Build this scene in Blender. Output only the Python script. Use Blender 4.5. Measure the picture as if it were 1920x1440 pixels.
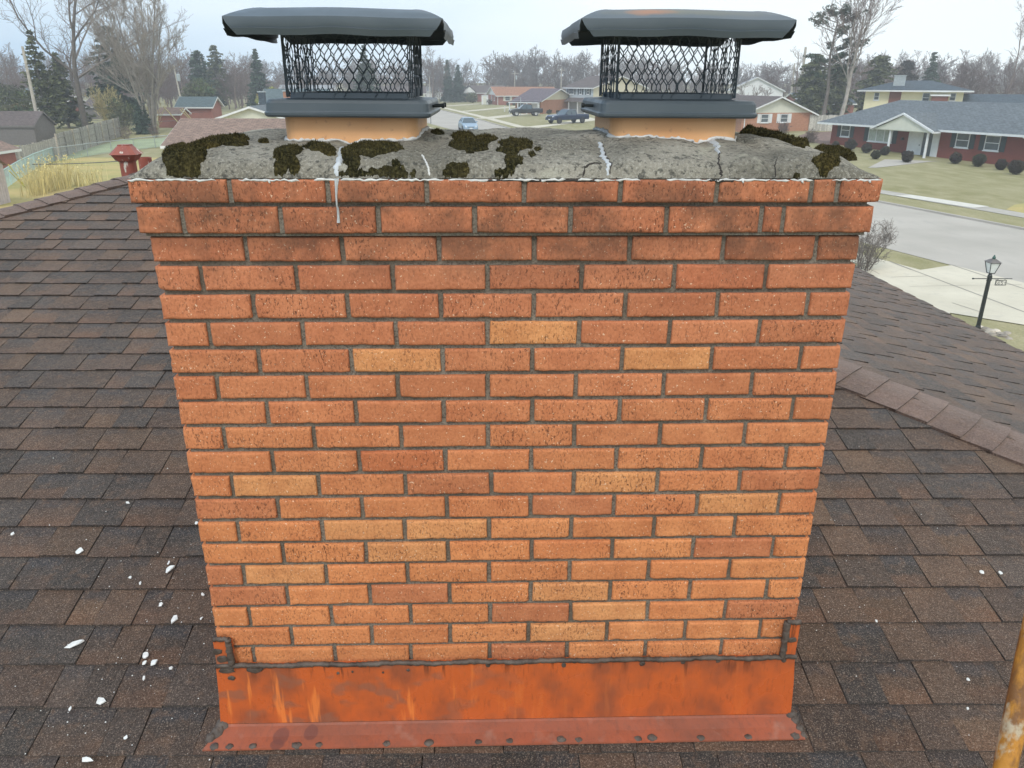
import bpy, math, random
import numpy as np
from mathutils import Vector, Matrix, noise
R = math.radians
SC = bpy.context.scene
for o in list(bpy.data.objects):
    bpy.data.objects.remove(o)
COL = SC.collection

# ------------------------------------------------------------------ camera
CAM_Z = 6.0
cam_d = bpy.data.cameras.new("camera")
cam = bpy.data.objects.new("camera", cam_d)
COL.objects.link(cam)
cam_d.sensor_width = 36.0
cam_d.lens = 1450.0 / 1920.0 * 36.0
cam_d.clip_start = 0.05
cam_d.clip_end = 4000.0
cam.matrix_world = (Matrix.Translation((0, 0, CAM_Z)) @ Matrix.Rotation(R(-1.587), 4, 'Z')
                    @ Matrix.Rotation(R(90 - 21.368), 4, 'X') @ Matrix.Rotation(R(0.188), 4, 'Z'))
SC.camera = cam

# ------------------------------------------------------------------ world: overcast sky with thin blue gaps
SUN_EL, SUN_AZ = 48.0, 200.0          # azimuth clockwise from +Y
world = bpy.data.worlds.new("World")
SC.world = world
world.use_nodes = True
wn = world.node_tree.nodes
wl = world.node_tree.links
for n in list(wn):
    wn.remove(n)
w_out = wn.new('ShaderNodeOutputWorld')
w_bg = wn.new('ShaderNodeBackground')
w_sky = wn.new('ShaderNodeTexSky')
w_sky.sky_type = 'NISHITA'
w_sky.sun_disc = False
w_sky.sun_elevation = R(SUN_EL)
w_sky.sun_rotation = R(SUN_AZ)
w_sky.air_density = 1.0
w_sky.dust_density = 2.0
w_tc = wn.new('ShaderNodeTexCoord')
w_map = wn.new('ShaderNodeMapping')
w_map.inputs['Scale'].default_value = (1.0, 1.0, 3.2)
w_map.inputs['Location'].default_value = (0.35, 0.1, 0.2)
w_no = wn.new('ShaderNodeTexNoise')
w_no.inputs['Scale'].default_value = 1.5
w_no.inputs['Detail'].default_value = 5
w_sep = wn.new('ShaderNodeSeparateXYZ')
w_ma = wn.new('ShaderNodeMath'); w_ma.operation = 'MULTIPLY_ADD'
w_ma.inputs[1].default_value = 0.55; w_ma.inputs[2].default_value = 0.5
w_add = wn.new('ShaderNodeMath'); w_add.operation = 'ADD'
w_rmp = wn.new('ShaderNodeMapRange')
w_rmp.inputs['From Min'].default_value = 0.80; w_rmp.inputs['From Max'].default_value = 1.22
w_rmp.inputs['To Min'].default_value = 0.0; w_rmp.inputs['To Max'].default_value = 1.0
w_mix = wn.new('ShaderNodeMix'); w_mix.data_type = 'RGBA'
w_mix.inputs[7].default_value = (9.0, 9.6, 9.75, 1)
wl.new(w_tc.outputs['Generated'], w_map.inputs[0]); wl.new(w_map.outputs[0], w_no.inputs['Vector'])
wl.new(w_tc.outputs['Generated'], w_sep.inputs[0]); wl.new(w_sep.outputs[0], w_ma.inputs[0])
wl.new(w_ma.outputs[0], w_add.inputs[0]); wl.new(w_no.outputs[0], w_add.inputs[1])
wl.new(w_add.outputs[0], w_rmp.inputs[0]); wl.new(w_rmp.outputs[0], w_mix.inputs[0])
w_gap = wn.new('ShaderNodeMix'); w_gap.data_type = 'RGBA'           # thin veil of high cloud in the blue gaps
w_gap.inputs[0].default_value = 0.72; w_gap.inputs[7].default_value = (5.5, 7.6, 9.9, 1)
wl.new(w_sky.outputs[0], w_gap.inputs[6]); wl.new(w_gap.outputs[2], w_mix.inputs[6]); wl.new(w_mix.outputs[2], w_bg.inputs[0])
w_bg.inputs[1].default_value = 0.120
wl.new(w_bg.outputs[0], w_out.inputs[0])

sun_d = bpy.data.lights.new("sun", 'SUN')
sun_d.energy = 1.5
sun_d.angle = R(18)
sun_d.color = (1.0, 0.95, 0.88)
sun = bpy.data.objects.new("sun", sun_d)
COL.objects.link(sun)
_e, _a = R(SUN_EL), R(SUN_AZ)
_dir = Vector((math.sin(_a) * math.cos(_e), math.cos(_a) * math.cos(_e), math.sin(_e)))
sun.rotation_euler = _dir.to_track_quat('Z', 'Y').to_euler()

SC.view_settings.view_transform = 'Standard'
SC.view_settings.look = 'None'
SC.view_settings.exposure = 0.28
SC.view_settings.gamma = 1.0
SC.view_settings.use_curve_mapping = False

# ------------------------------------------------------------------ helpers
def tag(o, label=None, cat=None, group=None, kind=None):
    if label: o['label'] = label
    if cat: o['category'] = cat
    if group: o['group'] = group
    if kind: o['kind'] = kind
    return o

def empty(name, label, cat, loc=(0, 0, 0), rz=0.0, group=None):
    o = bpy.data.objects.new(name, None)
    o.empty_display_size = 0.2
    COL.objects.link(o)
    o.location = loc
    o.rotation_euler = (0, 0, rz)
    return tag(o, label, cat, group)

def copy_tree(o, parent=None):
    c = o.copy()
    COL.objects.link(c)
    c.parent = parent
    for ch in list(o.children):
        copy_tree(ch, c)
    return c

class MB:
    """collects faces; colour per face, uv per corner, one extra float per face"""
    def __init__(s):
        s.v = []; s.f = []; s.c = []; s.uv = []; s.k = []
    def face(s, pts, col=(1, 1, 1), uv=None, k=0.0):
        i = len(s.v)
        s.v.extend([tuple(p) for p in pts])
        s.f.append(tuple(range(i, i + len(pts))))
        s.c.append(col); s.k.append(k)
        s.uv.extend(uv if uv else [(0, 0)] * len(pts))
    def raw(s, vs, fs, col=(1, 1, 1), k=0.0):
        i = len(s.v)
        s.v.extend([tuple(p) for p in vs])
        for f in fs:
            s.f.append(tuple(a + i for a in f))
            s.c.append(col); s.k.append(k); s.uv.extend([(0, 0)] * len(f))
    def box(s, a, b, col=(1, 1, 1), k=0.0, M=None):
        x0, y0, z0 = a; x1, y1, z1 = b
        vs = [(x0, y0, z0), (x1, y0, z0), (x1, y1, z0), (x0, y1, z0), (x0, y0, z1), (x1, y0, z1), (x1, y1, z1), (x0, y1, z1)]
        if M is not None: vs = [tuple(M @ Vector(p)) for p in vs]
        s.raw(vs, [(0, 3, 2, 1), (4, 5, 6, 7), (0, 1, 5, 4), (1, 2, 6, 5), (2, 3, 7, 6), (3, 0, 4, 7)], col, k)
    def prism(s, poly, z0, z1, col=(1, 1, 1), top=None):
        """poly: ccw list of (x,y); top: optional other polygon"""
        n = len(poly); top = top or poly
        vs = [(x, y, z0) for x, y in poly] + [(x, y, z1) for x, y in top]
        fs = [tuple(range(n))[::-1], tuple(range(n, 2 * n))] + [(i, (i + 1) % n, n + (i + 1) % n, n + i) for i in range(n)]
        s.raw(vs, fs, col)
    def extr(s, prof, axis, a, b, col=(1, 1, 1)):
        """profile of (p,q) extruded along axis from a to b. axis 'x': p->y q->z ; 'y': p->x q->z"""
        n = len(prof)
        if axis == 'x': vs = [(a, p, q) for p, q in prof] + [(b, p, q) for p, q in prof]
        else: vs = [(p, a, q) for p, q in prof] + [(p, b, q) for p, q in prof]
        fs = [tuple(range(n)), tuple(range(n, 2 * n))[::-1]] + [(i, n + i, n + (i + 1) % n, (i + 1) % n) for i in range(n)]
        s.raw(vs, fs, col)
    def tube(s, pts, rad, n=6, col=(1, 1, 1), cap=True):
        pts = [Vector(p) for p in pts]
        if not hasattr(rad, '__len__'): rad = [rad] * len(pts)
        rings = []
        for i, p in enumerate(pts):
            d = (pts[min(i + 1, len(pts) - 1)] - pts[max(i - 1, 0)])
            if d.length < 1e-9: d = Vector((0, 0, 1))
            d.normalize()
            a = d.cross(Vector((0, 0, 1)) if abs(d.z) < 0.9 else Vector((1, 0, 0))).normalized()
            b = d.cross(a)
            rings.append([p + (a * math.cos(t) + b * math.sin(t)) * rad[i] for t in [2 * math.pi * j / n for j in range(n)]])
        vs = [q for r_ in rings for q in r_]
        fs = []
        for i in range(len(pts) - 1):
            for j in range(n):
                fs.append((i * n + j, i * n + (j + 1) % n, (i + 1) * n + (j + 1) % n, (i + 1) * n + j))
        if cap:
            fs.append(tuple(range(n))[::-1]); fs.append(tuple(range((len(pts) - 1) * n, len(pts) * n)))
        s.raw(vs, fs, col)
    def lathe(s, prof, n=16, cx=0, cy=0, col=(1, 1, 1)):
        vs = [(cx + r_ * math.cos(2 * math.pi * j / n), cy + r_ * math.sin(2 * math.pi * j / n), z) for r_, z in prof for j in range(n)]
        fs = [(i * n + j, i * n + (j + 1) % n, (i + 1) * n + (j + 1) % n, (i + 1) * n + j) for i in range(len(prof) - 1) for j in range(n)]
        fs.append(tuple(range(n))[::-1]); fs.append(tuple(range((len(prof) - 1) * n, len(prof) * n)))
        s.raw(vs, fs, col)
    def mesh(s, name):
        me = bpy.data.meshes.new(name)
        me.from_pydata(s.v, [], s.f)
        ca = me.attributes.new('col', 'FLOAT_COLOR', 'FACE')
        arr = np.ones((len(s.f), 4), dtype=np.float32); arr[:, :3] = np.array(s.c, dtype=np.float32)
        ca.data.foreach_set('color', arr.ravel())
        ka = me.attributes.new('kk', 'FLOAT', 'FACE')
        ka.data.foreach_set('value', np.array(s.k, dtype=np.float32))
        ul = me.uv_layers.new(name='UVMap')
        ul.data.foreach_set('uv', np.array(s.uv, dtype=np.float32).ravel())
        return me
    def build(s, name, mat, parent=None, smooth=False, bevel=0.0, seg=2, label=None):
        me = s.mesh(name)
        o = bpy.data.objects.new(name, me)
        COL.objects.link(o)
        me.materials.append(mat)
        if parent: o.parent = parent
        if smooth: me.shade_smooth()
        if bevel:
            m = o.modifiers.new('bevel', 'BEVEL'); m.width = bevel; m.segments = seg; m.limit_method = 'ANGLE'; m.angle_limit = R(35)
        if label: o['label'] = label
        return o

# ------------------------------------------------------------------ materials
MATS = {}
class NT:
    def __init__(s, name):
        m = bpy.data.materials.new(name); m.use_nodes = True
        s.m = m; s.n = m.node_tree.nodes; s.l = m.node_tree.links
        s.b = s.n['Principled BSDF']; MATS[name] = m
        s.tc = None
    def node(s, t, **kw):
        n = s.n.new(t)
        for k, v in kw.items(): setattr(n, k, v)
        return n
    def link(s, a, b): s.l.new(a, b)
    def obj(s):
        if not s.tc: s.tc = s.node('ShaderNodeTexCoord')
        return s.tc.outputs['Object']
    def mapped(s, scale, loc=(0, 0, 0)):
        mp = s.node('ShaderNodeMapping'); mp.inputs['Scale'].default_value = scale; mp.inputs['Location'].default_value = loc
        s.link(s.obj(), mp.inputs[0]); return mp.outputs[0]
    def noise(s, scale, detail=3, vec=None, rough=0.5, dist=0.0):
        n = s.node('ShaderNodeTexNoise'); n.inputs['Scale'].default_value = scale; n.inputs['Detail'].default_value = detail
        n.inputs['Roughness'].default_value = rough; n.inputs['Distortion'].default_value = dist
        s.link(vec if vec is not None else s.obj(), n.inputs['Vector']); return n.outputs[0]
    def ramp(s, fac, a, b, lo=0.0, hi=1.0):
        n = s.node('ShaderNodeMapRange'); n.inputs['From Min'].default_value = a; n.inputs['From Max'].default_value = b
        n.inputs['To Min'].default_value = lo; n.inputs['To Max'].default_value = hi
        s.link(fac, n.inputs[0]); return n.outputs[0]
    def math(s, op, a, b=None):
        n = s.node('ShaderNodeMath', operation=op)
        for i, q in enumerate((a, b)):
            if q is None: continue
            if hasattr(q, 'default_value') or hasattr(q, 'is_linked'): s.link(q, n.inputs[i])
            else: n.inputs[i].default_value = q
        return n.outputs[0]
    def mix(s, fac, a, b, mode='MIX'):
        n = s.node('ShaderNodeMix', data_type='RGBA', blend_type=mode)
        for i, q in ((0, fac), (6, a), (7, b)):
            if isinstance(q, (int, float)): n.inputs[i].default_value = q
            elif isinstance(q, tuple): n.inputs[i].default_value = (*q[:3], 1)
            else: s.link(q, n.inputs[i])
        return n.outputs[2]
    def attr(s, name='col', out='Color'):
        n = s.node('ShaderNodeAttribute', attribute_name=name); return n.outputs[out]
    def base(s, c, rough=0.8, spec=None, metal=0.0):
        if isinstance(c, tuple): s.b.inputs['Base Color'].default_value = (*c, 1)
        else: s.link(c, s.b.inputs['Base Color'])
        if isinstance(rough, (int, float)): s.b.inputs['Roughness'].default_value = rough
        else: s.link(rough, s.b.inputs['Roughness'])
        s.b.inputs['Metallic'].default_value = metal
        if spec is not None: s.b.inputs['Specular IOR Level'].default_value = spec
        return s
    def bump(s, h, strength=0.3, dist=0.01):
        n = s.node('ShaderNodeBump'); n.inputs['Strength'].default_value = strength; n.inputs['Distance'].default_value = dist
        s.link(h, n.inputs['Height']); s.link(n.outputs[0], s.b.inputs['Normal']); return s

def simple(name, col, rough=0.7, var=0.15, scale=6.0, bump=0.0, bscale=60.0, metal=0.0, spec=None, use_attr=False):
    t = NT(name)
    c2 = tuple(x * (1 - var) for x in col); c3 = tuple(min(1, x * (1 + var)) for x in col)
    c = t.mix(t.ramp(t.noise(scale, 4), 0.3, 0.7), c2, c3)
    if use_attr: c = t.mix(1.0, c, t.attr(), 'MULTIPLY')
    t.base(c, rough, spec, metal)
    if bump: t.bump(t.noise(bscale, 3), bump, 0.01)
    return t.m

# brick: per-brick tone from the face colour, dark pits and drag marks, pale grit, sooty upper courses, darker band below the corbel
t = NT('brick_face')
vst = t.mapped((1.0, 1.0, 0.42))
c = t.mix(t.ramp(t.noise(14, 4), 0.3, 0.7), t.attr(), t.mix(1.0, t.attr(), (0.80, 0.72, 0.70), 'MULTIPLY'))
c = t.mix(t.ramp(t.noise(150, 2), 0.40, 0.62, 0.0, 0.6), c, t.mix(1.0, c, (1.22, 1.3, 1.4), 'MULTIPLY'))
pits = t.ramp(t.noise(250, 3, vst, 0.72, 0.5), 0.545, 0.61)
cl = t.ramp(t.noise(22, 3, t.mapped((1, 1, .8), (3, 1, 2))), 0.36, 0.6)
pitm = t.math('MULTIPLY', t.math('MULTIPLY', pits, t.math('ADD', t.math('MULTIPLY', cl, 0.55), 0.45)), t.attr('kk', 'Fac'))
c = t.mix(t.math('MULTIPLY', pitm, 0.85), c, (0.055, 0.02, 0.012))
grit = t.ramp(t.noise(200, 1, t.mapped((1, 1, 1), (7, 3, 1))), 0.71, 0.75)
c = t.mix(t.math('MULTIPLY', grit, 0.75), c, (0.75, 0.55, 0.38))
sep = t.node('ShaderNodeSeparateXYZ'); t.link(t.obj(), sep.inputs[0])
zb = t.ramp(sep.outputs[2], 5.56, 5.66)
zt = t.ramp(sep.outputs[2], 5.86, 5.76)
soot_drk = t.math('MULTIPLY', t.math('MULTIPLY', zb, zt), t.ramp(t.noise(7.0, 5, t.mapped((1, 1, 0.9), (1.3, 0, 0)), 0.66), 0.42, 0.58))
drk = t.math('MULTIPLY', t.ramp(t.math('ADD', sep.outputs[2], t.ramp(t.noise(13, 4), 0, 1, -.03, .03)), 5.640, 5.668), t.ramp(sep.outputs[2], 5.6845, 5.6835))  # darker band along the top of the third course
soot_drk = t.math('MAXIMUM', soot_drk, t.math('MULTIPLY', drk, 0.5))
c = t.mix(t.math('MULTIPLY', soot_drk, 0.62), c, (0.065, 0.042, 0.030))
t.base(c, 0.86, 0.3)
t.bump(t.math('SUBTRACT', t.noise(120, 3), t.math('MULTIPLY', pitm, 1.3)), 0.35, 0.004)

t = NT('mortar')
c = t.mix(t.ramp(t.noise(9, 4), 0.3, 0.7), (0.13, 0.108, 0.082), (0.235, 0.205, 0.165))
c = t.mix(t.ramp(t.noise(210, 2), 0.45, 0.7), c, (0.10, 0.085, 0.07))
t.base(c, 0.95, 0.2).bump(t.noise(160, 3), 0.6, 0.006)

t = NT('concrete_crown')
n1 = t.noise(5, 5)
c = t.mix(t.ramp(n1, 0.35, 0.65), (0.175, 0.16, 0.125), (0.36, 0.33, 0.27))
c = t.mix(t.ramp(t.noise(190, 3, t.mapped((1, .5, 1)), 0.75), 0.50, 0.62, 0, 0.55), c, (0.48, 0.45, 0.38))
c = t.mix(t.ramp(t.noise(3.0, 4, t.mapped((1, 1, 1), (1, 7, 0)), 0.6), 0.50, 0.66, 0, 0.55), c, (0.115, 0.108, 0.088))
c = t.mix(t.ramp(t.noise(75, 4, t.mapped((1, 1, 1), (4, 2, 0)), 0.7), 0.52, 0.62, 0, 0.85), c, (0.075, 0.072, 0.062))
c = t.mix(t.ramp(t.noise(11, 4, t.mapped((1, 1, 1), (9, 5, 0))), 0.60, 0.72, 0, 0.55), c, (0.50, 0.48, 0.38))
t.base(c, 0.95, 0.2).bump(t.noise(85, 5, None, 0.7), 0.9, 0.012)

t = NT('moss')
c = t.mix(t.ramp(t.noise(26, 3), 0.35, 0.65), (0.022, 0.021, 0.010), (0.050, 0.043, 0.020))
c = t.mix(t.ramp(t.noise(150, 3), 0.45, 0.7, 0, 0.8), c, (0.12, 0.105, 0.045))
c = t.mix(1.0, c, t.attr(), 'MULTIPLY')
t.base(c, 1.0, 0.1).bump(t.noise(230, 3, None, 0.7), 1.0, 0.01)

t = NT('clay_flue')
c = t.mix(t.ramp(t.noise(4, 4), 0.35, 0.7), (0.70, 0.36, 0.16), (0.78, 0.46, 0.23))
c = t.mix(t.ramp(t.noise(50, 3), 0.62, 0.72, 0, 0.5), c, (0.38, 0.19, 0.11))
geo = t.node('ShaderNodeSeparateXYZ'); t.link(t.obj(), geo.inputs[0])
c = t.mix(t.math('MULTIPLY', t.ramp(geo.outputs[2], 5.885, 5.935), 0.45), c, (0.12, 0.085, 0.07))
t.base(c, 0.55, 0.4).bump(t.noise(40, 3), 0.08, 0.004)

t = NT('black_steel')
n1 = t.noise(7, 4)
c = t.mix(t.ramp(n1, 0.3, 0.7), (0.060, 0.078, 0.091), (0.080, 0.098, 0.112))
t.base(c, t.ramp(t.noise(12, 3), 0.3, 0.7, 0.38, 0.52), 0.5)
t.bump(t.noise(3, 2), 0.05, 0.01)

t = NT('rusty_black_steel')
c = t.mix(t.ramp(t.noise(7, 4), 0.3, 0.7), (0.060, 0.078, 0.091), (0.080, 0.098, 0.112))
def spot(cx, rx, amt, colr, c):
    sp = t.node('ShaderNodeSeparateXYZ'); t.link(t.obj(), sp.inputs[0])
    dx = t.math('DIVIDE', t.math('SUBTRACT', sp.outputs[0], cx), rx)
    dz = t.math('DIVIDE', t.math('SUBTRACT', sp.outputs[1], 1.836), 0.026)
    d = t.math('SQRT', t.math('ADD', t.math('MULTIPLY', dx, dx), t.math('MULTIPLY', dz, dz)))
    d = t.math('ADD', d, t.ramp(t.noise(25, 4), 0, 1, -0.45, 0.45))
    return t.mix(t.math('MULTIPLY', t.ramp(d, 1.1, 0.35), amt * 0.8), c, colr)
c = spot(0.355, 0.115, 0.55, (0.15, 0.13, 0.06), c)
c = spot(0.48, 0.13, 0.45, (0.15, 0.13, 0.06), c)
c = spot(0.345, 0.06, 0.95, (0.34, 0.13, 0.05), c)
t.base(c, 0.47, 0.5)

t = NT('orange_flashing')
n2 = t.noise(9, 3, t.mapped((1.1, 1, 0.9)))
drip = t.noise(26, 3, t.mapped((1, 1, 0.12)), 0.6)
c = t.mix(t.ramp(n2, 0.42, 0.62), (0.52, 0.110, 0.028), (0.31, 0.080, 0.032))
sx = t.node('ShaderNodeSeparateXYZ'); t.link(t.obj(), sx.inputs[0])
lf = t.ramp(sx.outputs[0], 0.15, -0.25, 0.15, 1.0)
blot = t.math('MULTIPLY', t.ramp(t.noise(14, 2, t.mapped((0.9, 1, 1.3), (2, 0, 5))), 0.54, 0.64), lf)
c = t.mix(t.math('MULTIPLY', blot, 0.65), c, (0.24, 0.105, 0.065))
c = t.mix(t.ramp(t.noise(70, 4, t.mapped((1, 1, .25)), 0.7), 0.55, 0.70, 0, 0.5), c, (0.22, 0.060, 0.025))
c = t.mix(t.math('MULTIPLY', t.math('MULTIPLY', t.ramp(drip, 0.60, 0.68), lf), 0.85), c, (0.74, 0.20, 0.045))
dk2 = t.math('MULTIPLY', t.ramp(t.noise(46, 3, t.mapped((1, 1, 0.10), (3, 0, 0)), 0.6), 0.57, 0.63), t.ramp(t.math('ADD', sx.outputs[2], t.ramp(t.noise(20, 2, t.mapped((1, 1, 0.1))), 0, 1, -.05, .05)), 4.455, 4.50))
c = t.mix(t.math('MULTIPLY', dk2, 0.8), c, (0.14, 0.040, 0.018))
t.base(c, t.ramp(n2, 0.3, 0.7, 0.24, 0.40), 0.5).bump(t.math('ADD', t.noise(6, 3), t.math('MULTIPLY', t.noise(90, 4, t.mapped((1, 1, .3))), 0.15)), 0.16, 0.02)

t = NT('dull_flashing')
c = t.mix(t.ramp(t.noise(7, 4), 0.35, 0.65), (0.33, 0.088, 0.042), (0.24, 0.078, 0.044))
c = t.mix(t.ramp(t.noise(80, 4, t.mapped((1, .5, 1)), 0.7), 0.48, 0.68, 0, 0.5), c, (0.17, 0.065, 0.042))
sx = t.node('ShaderNodeSeparateXYZ'); t.link(t.obj(), sx.inputs[0])
for px_, py_, rx_, ry_ in ((-0.594, 1.662, .030, .034), (-0.512, 1.672, .026, .028), (-0.600, 1.640, .026, .020), (-0.772, 1.640, .014, .012)):
    dx = t.math('DIVIDE', t.math('SUBTRACT', sx.outputs[0], px_), rx_); dy = t.math('DIVIDE', t.math('SUBTRACT', sx.outputs[1], py_), ry_)
    dd = t.math('ADD', t.math('SQRT', t.math('ADD', t.math('MULTIPLY', dx, dx), t.math('MULTIPLY', dy, dy))), t.ramp(t.noise(30, 3), 0, 1, -.2, .2))
    c = t.mix(t.math('MULTIPLY', t.ramp(dd, 0.80, 0.66), 0.72), c, (0.14, 0.050, 0.038))
c = t.mix(t.ramp(t.noise(16, 3, t.mapped((1, 1, 1), (3, 8, 0))), 0.58, 0.70, 0, 0.40), c, (0.34, 0.19, 0.14))
t.base(c, t.ramp(t.noise(20, 4), 0.3, 0.7, 0.45, 0.7), 0.35).bump(t.math('ADD', t.noise(9, 3), t.math('MULTIPLY', t.noise(120, 3), 0.12)), 0.16, 0.02)

t = NT('sealant')
c = t.mix(t.ramp(t.noise(30, 4), 0.35, 0.65), (0.050, 0.036, 0.028), (0.115, 0.088, 0.070))
t.base(c, 0.6, 0.4).bump(t.noise(70, 4), 0.5, 0.008)
simple('white_caulk', (0.58, 0.57, 0.54), 0.8, 0.2, 40, 0.4, 120)
simple('grey_caulk', (0.47, 0.49, 0.50), 0.7, 0.15, 30, 0.3, 120)
simple('crack_dark', (0.035, 0.03, 0.026), 1.0, 0.2)

# shingles
def shingle_mat(name, main_var=1.0, cap=False):
    t = NT(name)
    uv = t.node('ShaderNodeUVMap'); uv.uv_map = 'UVMap'
    sp = t.node('ShaderNodeSeparateXYZ'); t.link(uv.outputs[0], sp.inputs[0])
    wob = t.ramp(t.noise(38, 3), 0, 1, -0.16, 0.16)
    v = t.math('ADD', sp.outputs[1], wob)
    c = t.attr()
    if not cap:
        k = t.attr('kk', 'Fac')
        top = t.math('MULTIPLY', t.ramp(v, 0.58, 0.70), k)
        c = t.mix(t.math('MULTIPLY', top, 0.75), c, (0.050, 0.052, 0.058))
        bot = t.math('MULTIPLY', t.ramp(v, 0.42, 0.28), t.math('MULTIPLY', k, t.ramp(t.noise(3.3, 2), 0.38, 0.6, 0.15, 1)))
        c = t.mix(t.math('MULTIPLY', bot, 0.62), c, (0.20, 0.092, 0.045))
    c = t.mix(t.ramp(t.noise(9, 4), 0.35, 0.7, 0, 0.35), c, (0.055, 0.045, 0.040))
    c = t.mix(t.ramp(t.noise(1.7, 5, t.mapped((1, 1, 1), (2, 5, 1)), 0.65), 0.46, 0.66, 0, 0.62), c, t.mix(1.0, c, (0.42, 0.40, 0.40), 'MULTIPLY'))
    g = t.noise(230, 3, None, 0.85)
    c = t.mix(t.ramp(t.noise(75, 4, None, 0.75), 0.44, 0.62, 0, 0.5), c, t.mix(1.0, c, (0.50, 0.50, 0.52), 'MULTIPLY'))
    c = t.mix(t.ramp(t.noise(26, 4, t.mapped((1, 1, 1), (6, 1, 0)), 0.7), 0.52, 0.66, 0, 0.5), c, (0.165, 0.095, 0.058))
    c = t.mix(t.ramp(g, 0.52, 0.38, 0, 0.8), c, t.mix(1.0, c, (0.25, 0.25, 0.27), 'MULTIPLY'))
    c = t.mix(t.ramp(g, 0.56, 0.66, 0, 0.6), c, (0.46, 0.36, 0.28))
    t.base(c, 0.85, 0.18)
    t.b.inputs['Sheen Weight'].default_value = 0.22
    t.b.inputs['Sheen Roughness'].default_value = 0.45
    t.b.inputs['Sheen Tint'].default_value = (1.0, 0.88, 0.80, 1)
    t.bump(t.math('ADD', g, t.math('MULTIPLY', t.noise(45, 4), 1.2)), 0.65, 0.006)
    return t.m
shingle_mat('shingle'); shingle_mat('shingle_cap', cap=True)

simple('white_trim', (0.72, 0.73, 0.72), 0.5, 0.06, 3)
simple('offwhite_siding', (0.66, 0.66, 0.55), 0.7, 0.05, 2)
simple('grey_siding', (0.46, 0.50, 0.52), 0.7, 0.05, 2)
simple('yellow_siding', (0.80, 0.74, 0.50), 0.7, 0.05, 1)
simple('cream_siding', (0.62, 0.57, 0.42), 0.7, 0.05, 1)
simple('dark_shutter', (0.025, 0.045, 0.045), 0.6)
simple('dark_trim', (0.15, 0.135, 0.125), 0.6)
simple('weathered_wood', (0.36, 0.34, 0.30), 0.9, 0.25, 8, 0.3, 40, use_attr=True)
simple('pole_wood', (0.44, 0.40, 0.34), 0.9, 0.2, 5, 0.3, 40)
simple('shed_wood', (0.48, 0.42, 0.41), 0.8, 0.1, 5)
simple('galvanised', (0.42, 0.46, 0.46), 0.45, 0.12, 8, metal=0.4)
simple('teal_rail', (0.45, 0.62, 0.60), 0.5, 0.1, 5)
simple('yellow_wood', (0.70, 0.66, 0.18), 0.6, 0.1, 5)
simple('black_iron', (0.02, 0.025, 0.024), 0.4, 0.2, 10)
simple('verdigris', (0.03, 0.09, 0.07), 0.5, 0.2, 10)
simple('tyre', (0.02, 0.02, 0.02), 0.85)
simple('rim_silver', (0.55, 0.55, 0.55), 0.35, 0.05, 5, metal=0.6)
simple('rim_dark', (0.05, 0.05, 0.055), 0.4, 0.05, 5, metal=0.5)
simple('car_light_blue', (0.30, 0.40, 0.50), 0.28, 0.04, 3, metal=0.3)
simple('car_black', (0.018, 0.022, 0.024), 0.25, 0.1, 3)
simple('car_navy', (0.022, 0.040, 0.085), 0.22, 0.1, 3, metal=0.2)
simple('car_glass', (0.06, 0.09, 0.11), 0.08, 0.1, 3)
simple('window_glass', (0.10, 0.12, 0.13), 0.12, 0.35, 1.2)
simple('curtain_glass', (0.42, 0.46, 0.40), 0.2, 0.2, 4)
simple('lamp_lens', (0.75, 0.78, 0.78), 0.15)
simple('plate_white', (0.75, 0.75, 0.72), 0.5)
simple('red_tail', (0.4, 0.03, 0.02), 0.3)
simple('bark', (0.17, 0.145, 0.125), 0.95, 0.25, 3, use_attr=True)
simple('bark_pale', (0.30, 0.27, 0.235), 0.95, 0.2, 3, use_attr=True)
simple('twig', (0.175, 0.130, 0.108), 0.95, 0.2, 1.5, use_attr=True)
simple('twig_pale', (0.30, 0.26, 0.22), 0.95, 0.2, 1.5, use_attr=True)
simple('needles', (0.055, 0.085, 0.055), 0.9, 0.3, 2, use_attr=True)
simple('leaf_olive', (0.095, 0.105, 0.045), 0.9, 0.3, 2, use_attr=True)
simple('leaf_yellow', (0.22, 0.23, 0.055), 0.9, 0.3, 2, use_attr=True)
simple('reed_tan', (0.52, 0.44, 0.21), 0.9, 0.2, 2, use_attr=True)
simple('boxwood_dark', (0.050, 0.042, 0.030), 0.95, 0.3, 6, use_attr=True)
simple('rock', (0.42, 0.38, 0.33), 0.9, 0.35, 4, 0.3, 20, use_attr=True)
simple('paint_chip', (0.70, 0.70, 0.67), 0.7, 0.18, 60, 0.4, 150)
simple('straw', (0.45, 0.33, 0.16), 0.8)
simple('wire', (0.10, 0.10, 0.10), 0.7)
simple('orange_paint_roof', (0.42, 0.17, 0.09), 0.85, 0.15, 2)

def roof_mat(name, col, var=0.22):
    t = NT(name)
    c2 = tuple(x * (1 - var) for x in col); c3 = tuple(x * (1 + var) for x in col)
    c = t.mix(t.ramp(t.noise(3.5, 4, t.mapped((1, 1, 4))), 0.35, 0.65), c2, c3)
    br = t.node('ShaderNodeTexBrick'); br.inputs['Scale'].default_value = 1.0
    br.inputs['Brick Width'].default_value = 0.35; br.inputs['Row Height'].default_value = 0.16
    br.inputs['Mortar Size'].default_value = 0.012; br.inputs['Color1'].default_value = (1, 1, 1, 1)
    br.inputs['Color2'].default_value = (0.78, 0.78, 0.80, 1); br.inputs['Mortar'].default_value = (0.45, 0.45, 0.45, 1)
    uv = t.node('ShaderNodeUVMap'); uv.uv_map = 'UVMap'; t.link(uv.outputs[0], br.inputs['Vector'])
    c = t.mix(1.0, c, br.outputs[0], 'MULTIPLY')
    t.base(c, 0.9, 0.3); return t.m
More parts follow.
